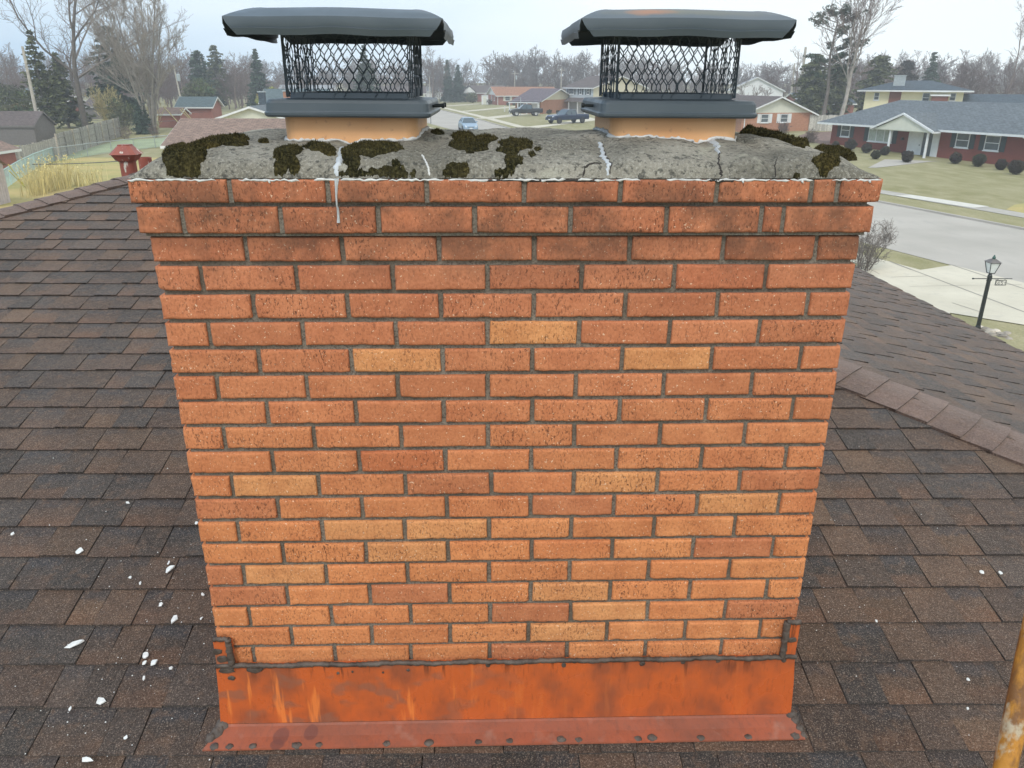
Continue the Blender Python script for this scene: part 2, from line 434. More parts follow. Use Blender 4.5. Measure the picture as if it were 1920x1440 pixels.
roof_mat('roof_slate_grey', (0.16, 0.18, 0.19)); roof_mat('roof_brown', (0.29, 0.20, 0.155)); roof_mat('roof_orange', (0.40, 0.20, 0.12))
roof_mat('roof_mauve', (0.17, 0.14, 0.155)); roof_mat('roof_darkbrown', (0.15, 0.12, 0.11)); roof_mat('roof_teal', (0.12, 0.16, 0.165))
roof_mat('roof_navy', (0.085, 0.11, 0.13)); roof_mat('roof_pale', (0.38, 0.40, 0.41))

def wall_brick(name, c1, c2, mort):
    t = NT(name)
    br = t.node('ShaderNodeTexBrick'); br.inputs['Scale'].default_value = 1.0
    br.inputs['Brick Width'].default_value = 0.21; br.inputs['Row Height'].default_value = 0.067
    br.inputs['Mortar Size'].default_value = 0.008
    br.inputs['Color1'].default_value = (*c1, 1); br.inputs['Color2'].default_value = (*c2, 1); br.inputs['Mortar'].default_value = (*mort, 1)
    uv = t.node('ShaderNodeUVMap'); uv.uv_map = 'UVMap'; t.link(uv.outputs[0], br.inputs['Vector'])
    c = t.mix(t.ramp(t.noise(1.2, 4), 0.3, 0.7, 0, 0.35), br.outputs[0], t.mix(1.0, br.outputs[0], (0.7, 0.68, 0.66), 'MULTIPLY'))
    t.base(c, 0.9, 0.3); return t.m
wall_brick('wall_red_brick', (0.24, 0.060, 0.040), (0.20, 0.050, 0.036), (0.22, 0.10, 0.08))
wall_brick('wall_orange_brick', (0.40, 0.15, 0.075), (0.50, 0.22, 0.12), (0.42, 0.30, 0.22))
wall_brick('wall_pinkred_brick', (0.36, 0.12, 0.085), (0.29, 0.10, 0.075), (0.36, 0.22, 0.18))
wall_brick('wall_brown_brick', (0.20, 0.12, 0.085), (0.15, 0.095, 0.07), (0.25, 0.2, 0.16))

t = NT('grass')
n1 = t.noise(0.12, 4); n2 = t.noise(1.1, 4, t.mapped((1, 0.45, 1)))
c = t.mix(t.ramp(n1, 0.35, 0.65), (0.27, 0.25, 0.120), (0.34, 0.31, 0.175))
c = t.mix(t.ramp(n2, 0.40, 0.68), c, (0.41, 0.36, 0.22))
c = t.mix(t.ramp(t.noise(14, 4, None, 0.7), 0.35, 0.65, 0, 0.5), c, (0.19, 0.18, 0.08))
t.base(c, 0.95, 0.1).bump(t.noise(9, 4), 0.6, 0.1)
t = NT('dry_grass')
c = t.mix(t.ramp(t.noise(0.30, 4, t.mapped((0.5, 1.2, 1))), 0.38, 0.62), (0.54, 0.42, 0.19), (0.40, 0.37, 0.15))
c = t.mix(t.ramp(t.noise(1.6, 4), 0.45, 0.7, 0, 0.7), c, (0.56, 0.44, 0.20))
c = t.mix(t.ramp(t.noise(14, 4, None, 0.7), 0.35, 0.65, 0, 0.35), c, (0.22, 0.18, 0.06))
t.base(c, 0.95, 0.1).bump(t.noise(9, 4), 0.6, 0.1)
simple('green_grass', (0.29, 0.34, 0.18), 0.95, 0.2, 0.7)
simple('mulch', (0.19, 0.12, 0.095), 0.95, 0.35, 3)
t = NT('road_concrete')
c = t.mix(t.ramp(t.noise(0.35, 4), 0.35, 0.65), (0.40, 0.365, 0.315), (0.47, 0.43, 0.375))
c = t.mix(t.ramp(t.noise(2.5, 5, t.mapped((1, 0.3, 1))), 0.55, 0.72, 0, 0.4), c, (0.36, 0.335, 0.30))
c = t.mix(t.ramp(t.noise(30, 4), 0.3, 0.7, 0, 0.2), c, (0.33, 0.31, 0.28))
t.base(c, 0.9, 0.2)
t = NT('walk_concrete')
c = t.mix(t.ramp(t.noise(0.5, 4), 0.35, 0.65), (0.54, 0.49, 0.385), (0.62, 0.565, 0.45))
c = t.mix(t.ramp(t.noise(3.0, 5), 0.55, 0.72, 0, 0.35), c, (0.42, 0.39, 0.33))
t.base(c, 0.9, 0.2)
simple('old_concrete', (0.40, 0.37, 0.32), 0.9, 0.12, 1.5)
simple('white_concrete', (0.60, 0.57, 0.50), 0.9, 0.06, 2)
simple('joint_line', (0.27, 0.245, 0.21), 0.95)
simple('wood_mass', (0.150, 0.112, 0.095), 0.95, 0.2, 0.05, use_attr=True)

def wpart(mb, name, mat, parent, smooth=False, bevel=0.0, seg=2, label=None):
    """part whose mesh is written in world coordinates, under a root empty or under another such part"""
    o = mb.build(name, MATS[mat], None, smooth, bevel, seg, label)
    o.parent = parent
    if parent.type == 'EMPTY': o.matrix_parent_inverse = parent.matrix_basis.inverted()
    return o

# ================================================================== own roof (square hip roof, 3:12)
S = 0.25                                   # slope
PKX, PKY = -1.72, 6.80                     # peak in plan
EY = 1.20                                  # front eave
EX = 3.86                                  # right eave
HALF = EX - PKX
EZ = 4.303 + S * (EY - 1.713)
PKZ = EZ + S * HALF
CS = 1 / math.sqrt(1 + S * S)
EXPO = 0.143
rs = random.Random(5)
house = empty('own_house', 'brown shingled hip roof and red brick walls of the house carrying the chimney', 'house', (PKX, PKY, 0))

def slope_mesh(center_dir, seed, yaw_fix=0.0):
    """one triangular slope in a local frame: u along the eave, w up the slope in plan (0 at eave .. HALF)"""
    rr = random.Random(seed)
    mb = MB()
    d = Vector(center_dir)                                # plan direction pointing up the slope
    e = Vector((d.y, -d.x))                               # along the eave, to the right when looking up the slope
    o = Vector((PKX, PKY)) - d * HALF
    def P(u, w, h):
        q = o + e * u + d * w
        return (q.x - d.x * h * S * CS, q.y - d.y * h * S * CS, EZ + S * w + h)
    dw = EXPO * CS
    n = int(HALF / dw) + 1
    tones = [(0.122, 0.078, 0.056), (0.110, 0.074, 0.058), (0.092, 0.068, 0.056), (0.158, 0.098, 0.062), (0.070, 0.062, 0.060), (0.140, 0.088, 0.060), (0.098, 0.076, 0.066), (0.062, 0.055, 0.052)]
    for r_ in range(-0, n):
        w0 = r_ * dw; w1 = min(w0 + dw + 0.012, HALF)
        if w0 > HALF - 0.02: break
        hw0 = HALF - w0; hw1 = HALF - w1
        u = -hw0 - rr.random() * 0.3
        raised = rr.random() < 0.5
        while u < hw0:
            wd = rr.choice([0.10, 0.12, 0.14, 0.15, 0.165, 0.18]) if raised else rr.choice([0.09, 0.12, 0.13, 0.15, 0.16, 0.19])
            ua, ub = max(u, -hw0), min(u + wd - 0.0024, hw0)
            if ub - ua > 0.004:
                j0, j1 = rr.uniform(-.006, .006), rr.uniform(-.006, .006)
                ta = 0.0115 if raised else 0.0070
                ta += rr.uniform(-.0008, .0008)
                dz = rr.uniform(-0.0025, 0.0025)
                skew = yaw_fix
                ct = rr.choice(tones); f = rr.uniform(0.70, 1.30) * 0.78; ct = (ct[0] * f * 1.08, ct[1] * f, ct[2] * f * .90)
                A = P(ua, w0 + dz + skew * ua, ta); B = P(ub, w0 + dz + skew * ub, ta)
                uc = max(min(ub, hw1), -hw1) + j1 * 0.3; ud = max(min(ua, hw1), -hw1) + j0 * 0.3
                Cc = P(uc, w1 + skew * ub, 0.0015); D = P(ud, w1 + skew * ua, 0.0015)
                A0 = P(ua, w0 + dz + skew * ua, -0.004); B0 = P(ub, w0 + dz + skew * ub, -0.004)
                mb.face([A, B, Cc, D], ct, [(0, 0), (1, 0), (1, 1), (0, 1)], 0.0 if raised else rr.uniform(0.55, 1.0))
                dk = tuple(q * 0.22 for q in ct)  # asphalt edges, colour darkened to draw the shadow lines of courses and tabs
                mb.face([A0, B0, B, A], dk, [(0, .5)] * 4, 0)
                if raised:
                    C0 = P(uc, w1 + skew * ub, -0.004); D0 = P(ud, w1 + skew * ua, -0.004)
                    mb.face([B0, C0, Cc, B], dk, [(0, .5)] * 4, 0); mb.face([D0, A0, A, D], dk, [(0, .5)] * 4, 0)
            u += wd
            raised = not raised
    # deck under the shingles, coloured near-black to draw shadow lines in the gaps
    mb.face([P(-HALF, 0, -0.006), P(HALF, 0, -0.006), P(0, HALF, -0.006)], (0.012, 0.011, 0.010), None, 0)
    return mb
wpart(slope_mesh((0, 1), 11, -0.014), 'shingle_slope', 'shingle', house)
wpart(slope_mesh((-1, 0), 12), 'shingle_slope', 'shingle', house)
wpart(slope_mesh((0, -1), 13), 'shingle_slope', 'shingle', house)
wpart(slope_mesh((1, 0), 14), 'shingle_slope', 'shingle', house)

def hip_caps(cx, cy, seed):
    """overlapping bent cap shingles from the eave corner up to the peak"""
    rr = random.Random(seed)
    mb = MB()
    a = Vector((cx, cy, EZ)); b = Vector((PKX, PKY, PKZ))
    ax = (b - a); L = ax.length; ax.normalize()
    side = Vector((ax.y, -ax.x, 0)).normalized()
    up = side.cross(ax)
    drop = S / math.sqrt(2)                               # fall of the slopes away from the hip, per unit sideways
    drop = 0.1768
    prof_u = [-0.155, -0.10, -0.05, -0.02, 0.0, 0.02, 0.05, 0.10, 0.155]
    step = 0.135
    n = int(L / step)
    def pt(s_, u, h):
        return a + ax * s_ + side * u + up * (-(abs(u) * drop * 1.0) + 0.010 - 0.006 * math.exp(-(u / 0.03) ** 2) + h)
    for i in range(n + 1):
        s0 = i * step + rr.uniform(-.006, .006); s1 = min(s0 + step + 0.025, L)
        f = rr.uniform(0.85, 1.15)
        ct = (0.200 * f, 0.128 * f, 0.100 * f)
        tw = rr.uniform(-.012, .012)
        for j in range(len(prof_u) - 1):
            u0, u1 = prof_u[j] + tw * .4, prof_u[j + 1] + tw * .4
            bow = lambda u: -0.012 * (1 - (u / 0.155) ** 2)
            mb.face([pt(s0 + bow(u0), u0, 0.012), pt(s0 + bow(u1), u1, 0.012), pt(s1, u1, 0.002), pt(s1, u0, 0.002)], ct)
            mb.face([pt(s0 + bow(u0), u0, -0.004), pt(s0 + bow(u1), u1, -0.004), pt(s0 + bow(u1), u1, 0.012), pt(s0 + bow(u0), u0, 0.012)], tuple(q * .25 for q in ct))
        for u in (prof_u[0], prof_u[-1]):
            mb.face([pt(s0, u, -0.014), pt(s1, u, -0.016), pt(s1, u, 0.002), pt(s0, u, 0.012)], tuple(q * .6 for q in ct))
    return mb
for k, (sx, sy) in enumerate(((1, -1), (-1, -1), (1, 1), (-1, 1))):
    wpart(hip_caps(PKX + sx * HALF, PKY + sy * HALF, 20 + k), 'hip_cap', 'shingle_cap', house)
mb = MB()                                                  # walls below the eave
w_ = HALF - 0.42
mb.box((PKX - w_, PKY - w_, -0.1), (PKX + w_, PKY + w_, EZ - 0.12))
wo = wpart(mb, 'wall', 'wall_red_brick', house)
mb = MB()                                                  # fascia and gutter ring
for sx, sy, ex, ey in ((0, -1, 1, 0), (0, 1, 1, 0), (1, 0, 0, 1), (-1, 0, 0, 1)):
    cx, cy = PKX + sx * (HALF - 0.035), PKY + sy * (HALF - 0.035)
    hx, hy = (HALF - 0.07 if ex else 0.02), (HALF - 0.03 if ey else 0.02)
    if ex: hx = HALF - 0.06
    mb.box((cx - hx, cy - hy, EZ - 0.17), (cx + hx, cy + hy, EZ - 0.012))
wpart(mb, 'fascia', 'white_trim', house)
mb = MB(); mb.box((PKX - HALF + .06, PKY - HALF + .06, EZ - 0.165), (PKX + HALF - .06, PKY + HALF - .06, EZ - 0.15))
wpart(mb, 'soffit', 'white_trim', house)

# ================================================================== chimney
CX0, CX1, CY0, CY1 = -0.747, 0.828, 1.713, 2.483
CH = 0.0659
Z3 = CAM_Z - 0.3189                                        # top of the third course
chim = empty('chimney', 'wide orange-red brick chimney with moss-covered concrete crown and two clay flues', 'chimney', ((CX0 + CX1) / 2, (CY0 + CY1) / 2, 4.30))
JOINTS = {1: [-0.5546, -0.3475, -0.1368, 0.0718, 0.2796, 0.4887, 0.6956, 0.7528],
    2: [-0.6651, -0.4551, -0.2448, -0.0354, 0.1741, 0.3851, 0.595, 0.6436],
    3: [-0.5425, -0.3305, -0.116, 0.0964, 0.3102, 0.5219, 0.7324],
    4: [-0.6492, -0.4375, -0.222, -0.0087, 0.2048, 0.4161, 0.6264],
    5: [-0.5412, -0.3283, -0.1163, 0.097, 0.308, 0.5217, 0.7318],
    6: [-0.6496, -0.4358, -0.2216, -0.0098, 0.2034, 0.4156, 0.6266],
    7: [-0.5443, -0.3293, -0.1154, 0.095, 0.308, 0.5211, 0.7343],
    8: [-0.6492, -0.4383, -0.2247, -0.0109, 0.2004, 0.4118, 0.6247],
    9: [-0.5397, -0.3277, -0.1168, 0.0967, 0.3091, 0.5202, 0.7327],
    10: [-0.6504, -0.4339, -0.2224, -0.0108, 0.2009, 0.4127, 0.6231],
    11: [-0.5411, -0.3289, -0.1166, 0.0957, 0.3081, 0.5219, 0.7344],
    12: [-0.648, -0.4338, -0.2182, -0.0039, 0.2039, 0.4157, 0.6248],
    13: [-0.5415, -0.3304, -0.1165, 0.096, 0.3086, 0.5226, 0.7339],
    14: [-0.6496, -0.4365, -0.2262, -0.0103, 0.2015, 0.4161, 0.6265],
    15: [-0.5431, -0.3296, -0.1174, 0.1004, 0.3112, 0.5234, 0.7342],
    16: [-0.6519, -0.438, -0.2253, -0.0113, 0.2013, 0.4111, 0.6266],
    17: [-0.5454, -0.3282, -0.1167, 0.0991, 0.3121, 0.5265, 0.735],
    18: [-0.6526, -0.4349, -0.2229, -0.0094, 0.2083, 0.4173, 0.6292],
    19: [-0.5476, -0.331, -0.1188, 0.0949, 0.31, 0.525, 0.7326],
    20: [-0.6567, -0.4359, -0.2282, -0.0118, 0.2017, 0.4195, 0.6313]}
rb = random.Random(77)
PAL_RED = [(0.48, 0.175, 0.082), (0.46, 0.166, 0.078), (0.50, 0.185, 0.087), (0.45, 0.161, 0.076), (0.49, 0.181, 0.085)]
PAL_ORG = [(0.58, 0.215, 0.080), (0.60, 0.226, 0.084), (0.57, 0.208, 0.077), (0.61, 0.236, 0.088), (0.56, 0.200, 0.075)]
YEL = (0.61, 0.265, 0.102); DRK = (0.48, 0.172, 0.074)
SPECIAL = {(6, 4): YEL, (7, 2): YEL, (7, 5): YEL, (7, 6): DRK, (12, 1): YEL, (12, 3): DRK, (12, 5): YEL, (13, 4): DRK, (13, 6): YEL, (12, 7): DRK,
           (14, 2): YEL, (14, 3): YEL, (15, 6): DRK, (16, 0): DRK, (16, 1): YEL, (17, 0): DRK, (17, 2): DRK, (17, 4): YEL, (18, 4): DRK, (18, 7): DRK,
           (15, 2): YEL, (13, 0): DRK, (18, 5): YEL, (19, 4): YEL, (20, 4): DRK, (11, 2): (0.46, 0.15, .06), (4, 6): (0.46, 0.155, 0.072)}
def brick_col(row, i):
    if (row, i) in SPECIAL: base_ = SPECIAL[(row, i)]
    else:
        t_ = min(1, max(0, (row - 4) / 11.0))
        a = rb.choice(PAL_RED); b = rb.choice(PAL_ORG)
        base_ = tuple(a[q] * (1 - t_) + b[q] * t_ for q in range(3))
    f = rb.uniform(0.95, 1.06)
    return tuple(q * f for q in base_)
mb = MB()
def wob_box(x0, y0, z0, x1, y1, z1, col):
    j = lambda a=0.0011: rb.uniform(-a, a)
    vs = []
    for (x, y, z) in ((x0, y0, z0), (x1, y0, z0), (x1, y1, z0), (x0, y1, z0), (x0, y0, z1), (x1, y0, z1), (x1, y1, z1), (x0, y1, z1)):
        vs.append((x + j(), y + j(0.0008), z + j()))
    mb.raw(vs, [(0, 3, 2, 1), (4, 5, 6, 7), (0, 1, 5, 4), (1, 2, 6, 5), (2, 3, 7, 6), (3, 0, 4, 7)], col, rb.uniform(.35, 1.0))
def cuts(L, s_):
    e_ = [0, .0018, .0045, .009]
    n_ = max(1, int((L - .018) / s_))
    return e_ + [.009 + (L - .018) * i / n_ for i in range(1, n_)] + [L - .009, L - .0045, L - .0018, L]
fb_ = MB()
def face_brick(x0, yf, z0, x1, z1, dep, col):
    """one facing brick: worn arrises, nicked corners, slightly uneven face"""
    L, Hh = x1 - x0, z1 - z0
    U, V = cuts(L, .011), cuts(Hh, .011)
    sd = rb.uniform(0, 50); tl = rb.uniform(-.0012, .0012); ty = rb.uniform(-.0010, .0010); tx = rb.uniform(-.0014, .0014)
    nc = rb.random(); cu, cv = rb.choice((0, L)), rb.choice((0, Hh)); cr = rb.uniform(.004, .012) if nc < .35 else 0
    vs = []
    for v in V:
        for u in U:
            e_ = min(u, L - u, v, Hh - v)
            n1 = noise.noise(Vector((u * 55 + sd, v * 55, sd))); n2 = noise.noise(Vector((u * 230 + sd, v * 230, sd)))
            rd = .0038 * (1 - min(1, e_ / .0036)) ** 2
            off_ = rd + n1 * .0009 + n2 * .0004
            if e_ < .006: off_ += max(0, n1 - .15) * .006 * (1 - e_ / .006)
            if cr:
                dd = math.hypot(u - cu, v - cv)
                if dd < cr: off_ += (cr - dd) * .6
            wu = (n2 * .0009 + n1 * .0010) if e_ < .004 else 0
            x = x0 + u + (wu if 0 < u < L or True else 0) + tl * (v / Hh - .5); z = z0 + v + wu * .8 + tx * (u / L - .5)
            vs.append((x, yf + off_ + ty * (u / L - .5) * 2, z))
    nu, nv = len(U), len(V)
    fs = [(j * nu + i, j * nu + i + 1, (j + 1) * nu + i + 1, (j + 1) * nu + i) for j in range(nv - 1) for i in range(nu - 1)]
    ring_ = [i for i in range(nu)] + [j * nu + nu - 1 for j in range(1, nv)] + [(nv - 1) * nu + i for i in range(nu - 2, -1, -1)] + [j * nu for j in range(nv - 2, 0, -1)]
    b0 = len(vs)
    for i in ring_: vs.append((vs[i][0], yf + dep, vs[i][2]))
    m_ = len(ring_)
    fs += [(ring_[(k + 1) % m_], ring_[k], b0 + k, b0 + (k + 1) % m_) for k in range(m_)]
    fb_.raw(vs, fs, col, rb.uniform(.35, 1.0))
JW = 0.0055
for row in range(1, 21):
    prot = {1: 0.020, 2: 0.014}.get(row, 0.0)
    x0, x1, y0, y1 = CX0 - prot, CX1 + prot, CY0 - prot, CY1 + prot
    zt = Z3 + (3 - row) * CH - (0.0045 if row == 1 else 0)
    if row == 1: zt = CAM_Z - 0.195; zbm = Z3 + CH + 0.009
    elif row == 2: zbm = Z3 + 0.0085
    else: zbm = zt - CH + 0.0095
    xs = [x0] + [x for x in JOINTS[row]] + [x1]
    dep = 0.095
    first_stretch = (xs[1] - xs[0]) > 0.15
    for i in range(len(xs) - 1):
        a = xs[i] + (JW if i else 0); b = xs[i + 1] - (JW if i < len(xs) - 2 else 0)
        yy = y0 + rb.uniform(-.0012, .0012)
        face_brick(a, yy, zbm + rb.uniform(0, .0015), b, zt - rb.uniform(0, .0012), dep, brick_col(row, i))
        # matching bricks at the back
        if 0 < i < len(xs) - 2: wob_box(a, y1 - dep, zbm, b, y1, zt, brick_col(row, 99))
    # sides
    for sx in (0, 1):
        y = y0 + dep + 0.011
        if (row % 2 == 0) == (sx == 0): seq = [0.085]
        else: seq = []
        while y < y1 - 0.05:
            L = seq.pop(0) if seq else 0.2017
            ye = min(y + L, y1)
            if sx == 0: wob_box(x0, y, zbm, x0 + dep, ye, zt, brick_col(row, 99))
            else: wob_box(x1 - dep, y, zbm, x1, ye, zt, brick_col(row, 99))
            y = ye + 0.011
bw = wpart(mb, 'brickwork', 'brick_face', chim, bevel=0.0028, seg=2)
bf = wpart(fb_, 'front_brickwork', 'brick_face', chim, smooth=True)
m = bf.modifiers.new('es', 'EDGE_SPLIT'); m.split_angle = R(50)
mb = MB()
RC = 0.0095
mb.box((CX0 + RC, CY0 + RC, 4.20), (CX1 - RC, CY1 - RC, Z3 + 0.004))
mb.box((CX0 - .014 + RC, CY0 - .014 + RC, Z3 + 0.002), (CX1 + .014 - RC, CY1 + .014 - RC, Z3 + CH + 0.003))
mb.box((CX0 - .020 + RC + .010, CY0 - .020 + RC + .008, Z3 + CH + 0.001), (CX1 + .020 - RC - .01, CY1 + .020 - RC - .01, CAM_Z - 0.196))
# vertical joints of the two corbelled courses stand nearer the face
for row in (1, 2):
    prot = {1: 0.020, 2: 0.014}[row]
    zt = CAM_Z - 0.198 if row == 1 else Z3 + CH - 0.004
    zb_ = Z3 + CH + 0.009 if row == 1 else Z3 + 0.009
    for x in JOINTS[row]:
        mb.box((x - JW + 0.0004, CY0 - prot + 0.0065, zb_), (x + JW - 0.0004, CY0 + 0.02, zt))
wpart(mb, 'mortar', 'mortar', chim)

# ------------------------------------------------------------------ crown
KX0, KX1, KY0, KY1 = CX0 - 0.018, CX1 + 0.018, CY0 - 0.014, CY1 + 0.014
KZ = CAM_Z - 0.197
def crown_h(x, y):
    dy = max(0.0, min(y - KY0, KY1 - y)); dx = max(0.0, min(x - KX0, KX1 - x))
    lx = 0.040 if x < 0 else 0.070
    h = (0.030 * (1 - math.exp(-dy / 0.009)) + 0.042 * (1 - math.exp(-dy / 0.13))) * (1 - math.exp(-dx / lx))
    nz = noise.noise(Vector((x * 9, y * 9, 0.3))) * 0.004 + noise.noise(Vector((x * 34, y * 34, 5.3))) * 0.0022 + noise.noise(Vector((x * 90, y * 90, 2.3))) * 0.0010 + noise.noise(Vector((x * 5.5, y * 7, 9.3))) * 0.009
    if y < 1.95:
        for xc in (-0.3250, -0.1339, 0.2565, 0.4939, 0.6153): nz -= 0.010 * math.exp(-((x - xc) / 0.026) ** 2)
    if x > 0.60:                                           # the right end is broken up along its far edge
        nz += (x - 0.60) * 0.05 * noise.noise(Vector((x * 22, y * 22, 8.1)))
    e = min(1.0, min(dx, dy) / 0.03)
    return KZ + 0.006 * min(1.0, min(dx, dy) / 0.004) + h + nz * e
CRACKS = [[(-0.3356, 1.8275), (-0.3257, 1.7395), (-0.3261, 1.708), (-0.3284, 1.7)], [(-0.1483, 1.757), (-0.139, 1.721), (-0.1327, 1.7065), (-0.1295, 1.7)], [(0.2589, 1.9055), (0.2492, 1.7745), (0.2565, 1.7215), (0.2492, 1.7)], [(0.5315, 1.9785), (0.5245, 1.878), (0.5089, 1.777), (0.4918, 1.7175), (0.4957, 1.705), (0.4957, 1.7)], [(0.6325, 1.755), (0.6139, 1.7125), (0.6149, 1.7)]]
mb = MB()
NX, NY = 300, 130
us = [KX0 + (KX1 - KX0) * i / NX for i in range(NX + 1)]; ws = [KY0 + (KY1 - KY0) * j / NY for j in range(NY + 1)]
vs = []
for y in ws:
    for x in us:
        ox = oy = 0.0
        if y == ws[0]: oy = noise.noise(Vector((x * 18, 0, 0))) * 0.003
        vs.append((x + ox, y + oy, crown_h(x, y) if (KY0 < y < KY1 and KX0 < x < KX1) else KZ + 0.004))
fs = [(j * (NX + 1) + i, j * (NX + 1) + i + 1, (j + 1) * (NX + 1) + i + 1, (j + 1) * (NX + 1) + i) for j in range(NY) for i in range(NX)]
mb.raw(vs, fs)
mb.box((KX0 + .004, KY0 + .004, KZ - 0.006), (KX1 - .004, KY1 - .004, KZ + 0.003))
crown = wpart(mb, 'crown', 'concrete_crown', chim, smooth=True)

def crown_ribbon(name, mat, pts, widths, lift=0.0022, seed=1, thick=True):
    """a strip lying on the crown along pts (x,y)"""
    rr = random.Random(seed)
    P = []
    for i in range(len(pts) - 1):
        for k in range(8):
            t_ = k / 8
            P.append((pts[i][0] * (1 - t_) + pts[i + 1][0] * t_, pts[i][1] * (1 - t_) + pts[i + 1][1] * t_, widths[i] * (1 - t_) + widths[i + 1] * t_))
    P.append((*pts[-1], widths[-1]))
    Lf = []
    for i, (x, y, w) in enumerate(P):
        a = P[max(0, i - 1)]; b = P[min(len(P) - 1, i + 1)]
        dx, dy = b[0] - a[0], b[1] - a[1]; l = math.hypot(dx, dy) or 1
        nx, ny = -dy / l, dx / l
        jx = rr.uniform(-.35, .35) * w
        row = []
        for s_ in (-1, -0.5, 0, 0.5, 1):
            ww = w * (0.5 + 0.18 * rr.uniform(-1, 1)) * s_
            px, py = x + nx * (ww + jx), y + ny * (ww + jx)
            py = max(py, KY0 + 0.001)
            row.append((px, py, crown_h(px, py) + (lift if abs(s_) < .9 else -0.0015)))
        Lf.append(row)
    mb = MB()
    vs = [p for r_ in Lf for p in r_]
    fs = [(i * 5 + j, i * 5 + j + 1, (i + 1) * 5 + j + 1, (i + 1) * 5 + j) for i in range(len(Lf) - 1) for j in range(4)]
    mb.raw(vs, fs)
    return wpart(mb, name, mat, crown, smooth=True)
crown_ribbon('crack_sealant', 'grey_caulk', CRACKS[0], [0.010, 0.013, 0.012, 0.012], 0.004, 2)
crown_ribbon('crack_sealant', 'white_caulk', CRACKS[1], [0.004, 0.004, 0.004, 0.004], 0.003, 3)
crown_ribbon('crack_sealant', 'grey_caulk', CRACKS[2], [0.010, 0.012, 0.008, 0.006], 0.003, 4)
crown_ribbon('crack_sealant', 'grey_caulk', CRACKS[3][:3], [0.020, 0.016, 0.006], 0.003, 5)
crown_ribbon('crack', 'crack_dark', CRACKS[3][1:], [0.003, 0.004, 0.004, 0.005, 0.005], 0.0018, 6)
crown_ribbon('crack', 'crack_dark', [(x + 0.006, y) for x, y in CRACKS[2]], [0.002, 0.004, 0.003, 0.003], 0.0016, 7)
crown_ribbon('crack', 'crack_dark', CRACKS[4], [0.0015, 0.003, 0.004], 0.0016, 8)
crown_ribbon('crack', 'crack_dark', [(0.1976, 1.7), (0.2036, 1.7085), (0.2273, 1.718), (0.2389, 1.7185)], [0.002, 0.004, 0.003, 0.002], 0.0016, 9)
# caulk drip running down over the two top courses
mb = MB()
vs = []; dr = [((-0.3255, 5.808), .010), ((-0.328, 5.7903), .006), ((-0.3296, 5.7703), .004), ((-0.33, 5.7512), .0035), ((-0.3294, 5.7433), .005), ((-0.3297, 5.7251), .005), ((-0.3306, 5.7137), .007)]
for (x, z), w in dr:
    yf = CY0 - (0.020 if z > Z3 + CH + 0.003 else 0.014) - 0.001
    for s_ in (-1, 0, 1): vs.append((x + s_ * w / 2, yf - (0.004 if s_ == 0 else 0), z))
mb.raw(vs, [(i * 3 + j, i * 3 + j + 1, (i + 1) * 3 + j + 1, (i + 1) * 3 + j) for i in range(len(dr) - 1) for j in (0, 1)])
wpart(mb, 'caulk_drip', 'grey_caulk', crown, smooth=True)
# broken white caulk line along the crown's lower edge
mb = MB(); rr = random.Random(4)
x = KX0
while x < KX1 - 0.01:
    L = min(rr.uniform(0.03, 0.14), KX1 - 0.002 - x)
    n = max(2, int(L / 0.008)); z = KZ + 0.001
    pts = [(x + L * i / n, KY0 - 0.004 + rr.uniform(-.0012, .0012), z + rr.uniform(-.0018, .0015)) for i in range(n + 1)]
    rad = [0.0012 + 0.0022 * rr.random() for _ in pts]; rad[0] = rad[-1] = 0.0006
    mb = MB(); mb.tube(pts, rad, 6)
    if rr.random() < 0.18: mb.tube([(x + L / 2, KY0 - .006, z), (x + L / 2 + .002, KY0 - .008, z - rr.uniform(.004, .012))], [0.003, 0.0018], 6)
    wpart(mb, 'caulk_line', 'white_caulk', crown, smooth=True)
    x += L + (rr.uniform(0.02, 0.06) if rr.random() < 0.35 else 0.001)
for a, b in ((-0.0227, 0.2286), (0.4702, 0.5223)):
    n = 24; mb = MB()
    pts = [(a + (b - a) * i / n, KY0 - 0.0035, KZ - 0.0005 + rr.uniform(-.001, .001)) for i in range(n + 1)]
    mb.tube(pts, [0.0022 + .0012 * rr.random() for _ in pts], 5)
    wpart(mb, 'crack', 'crack_dark', crown)

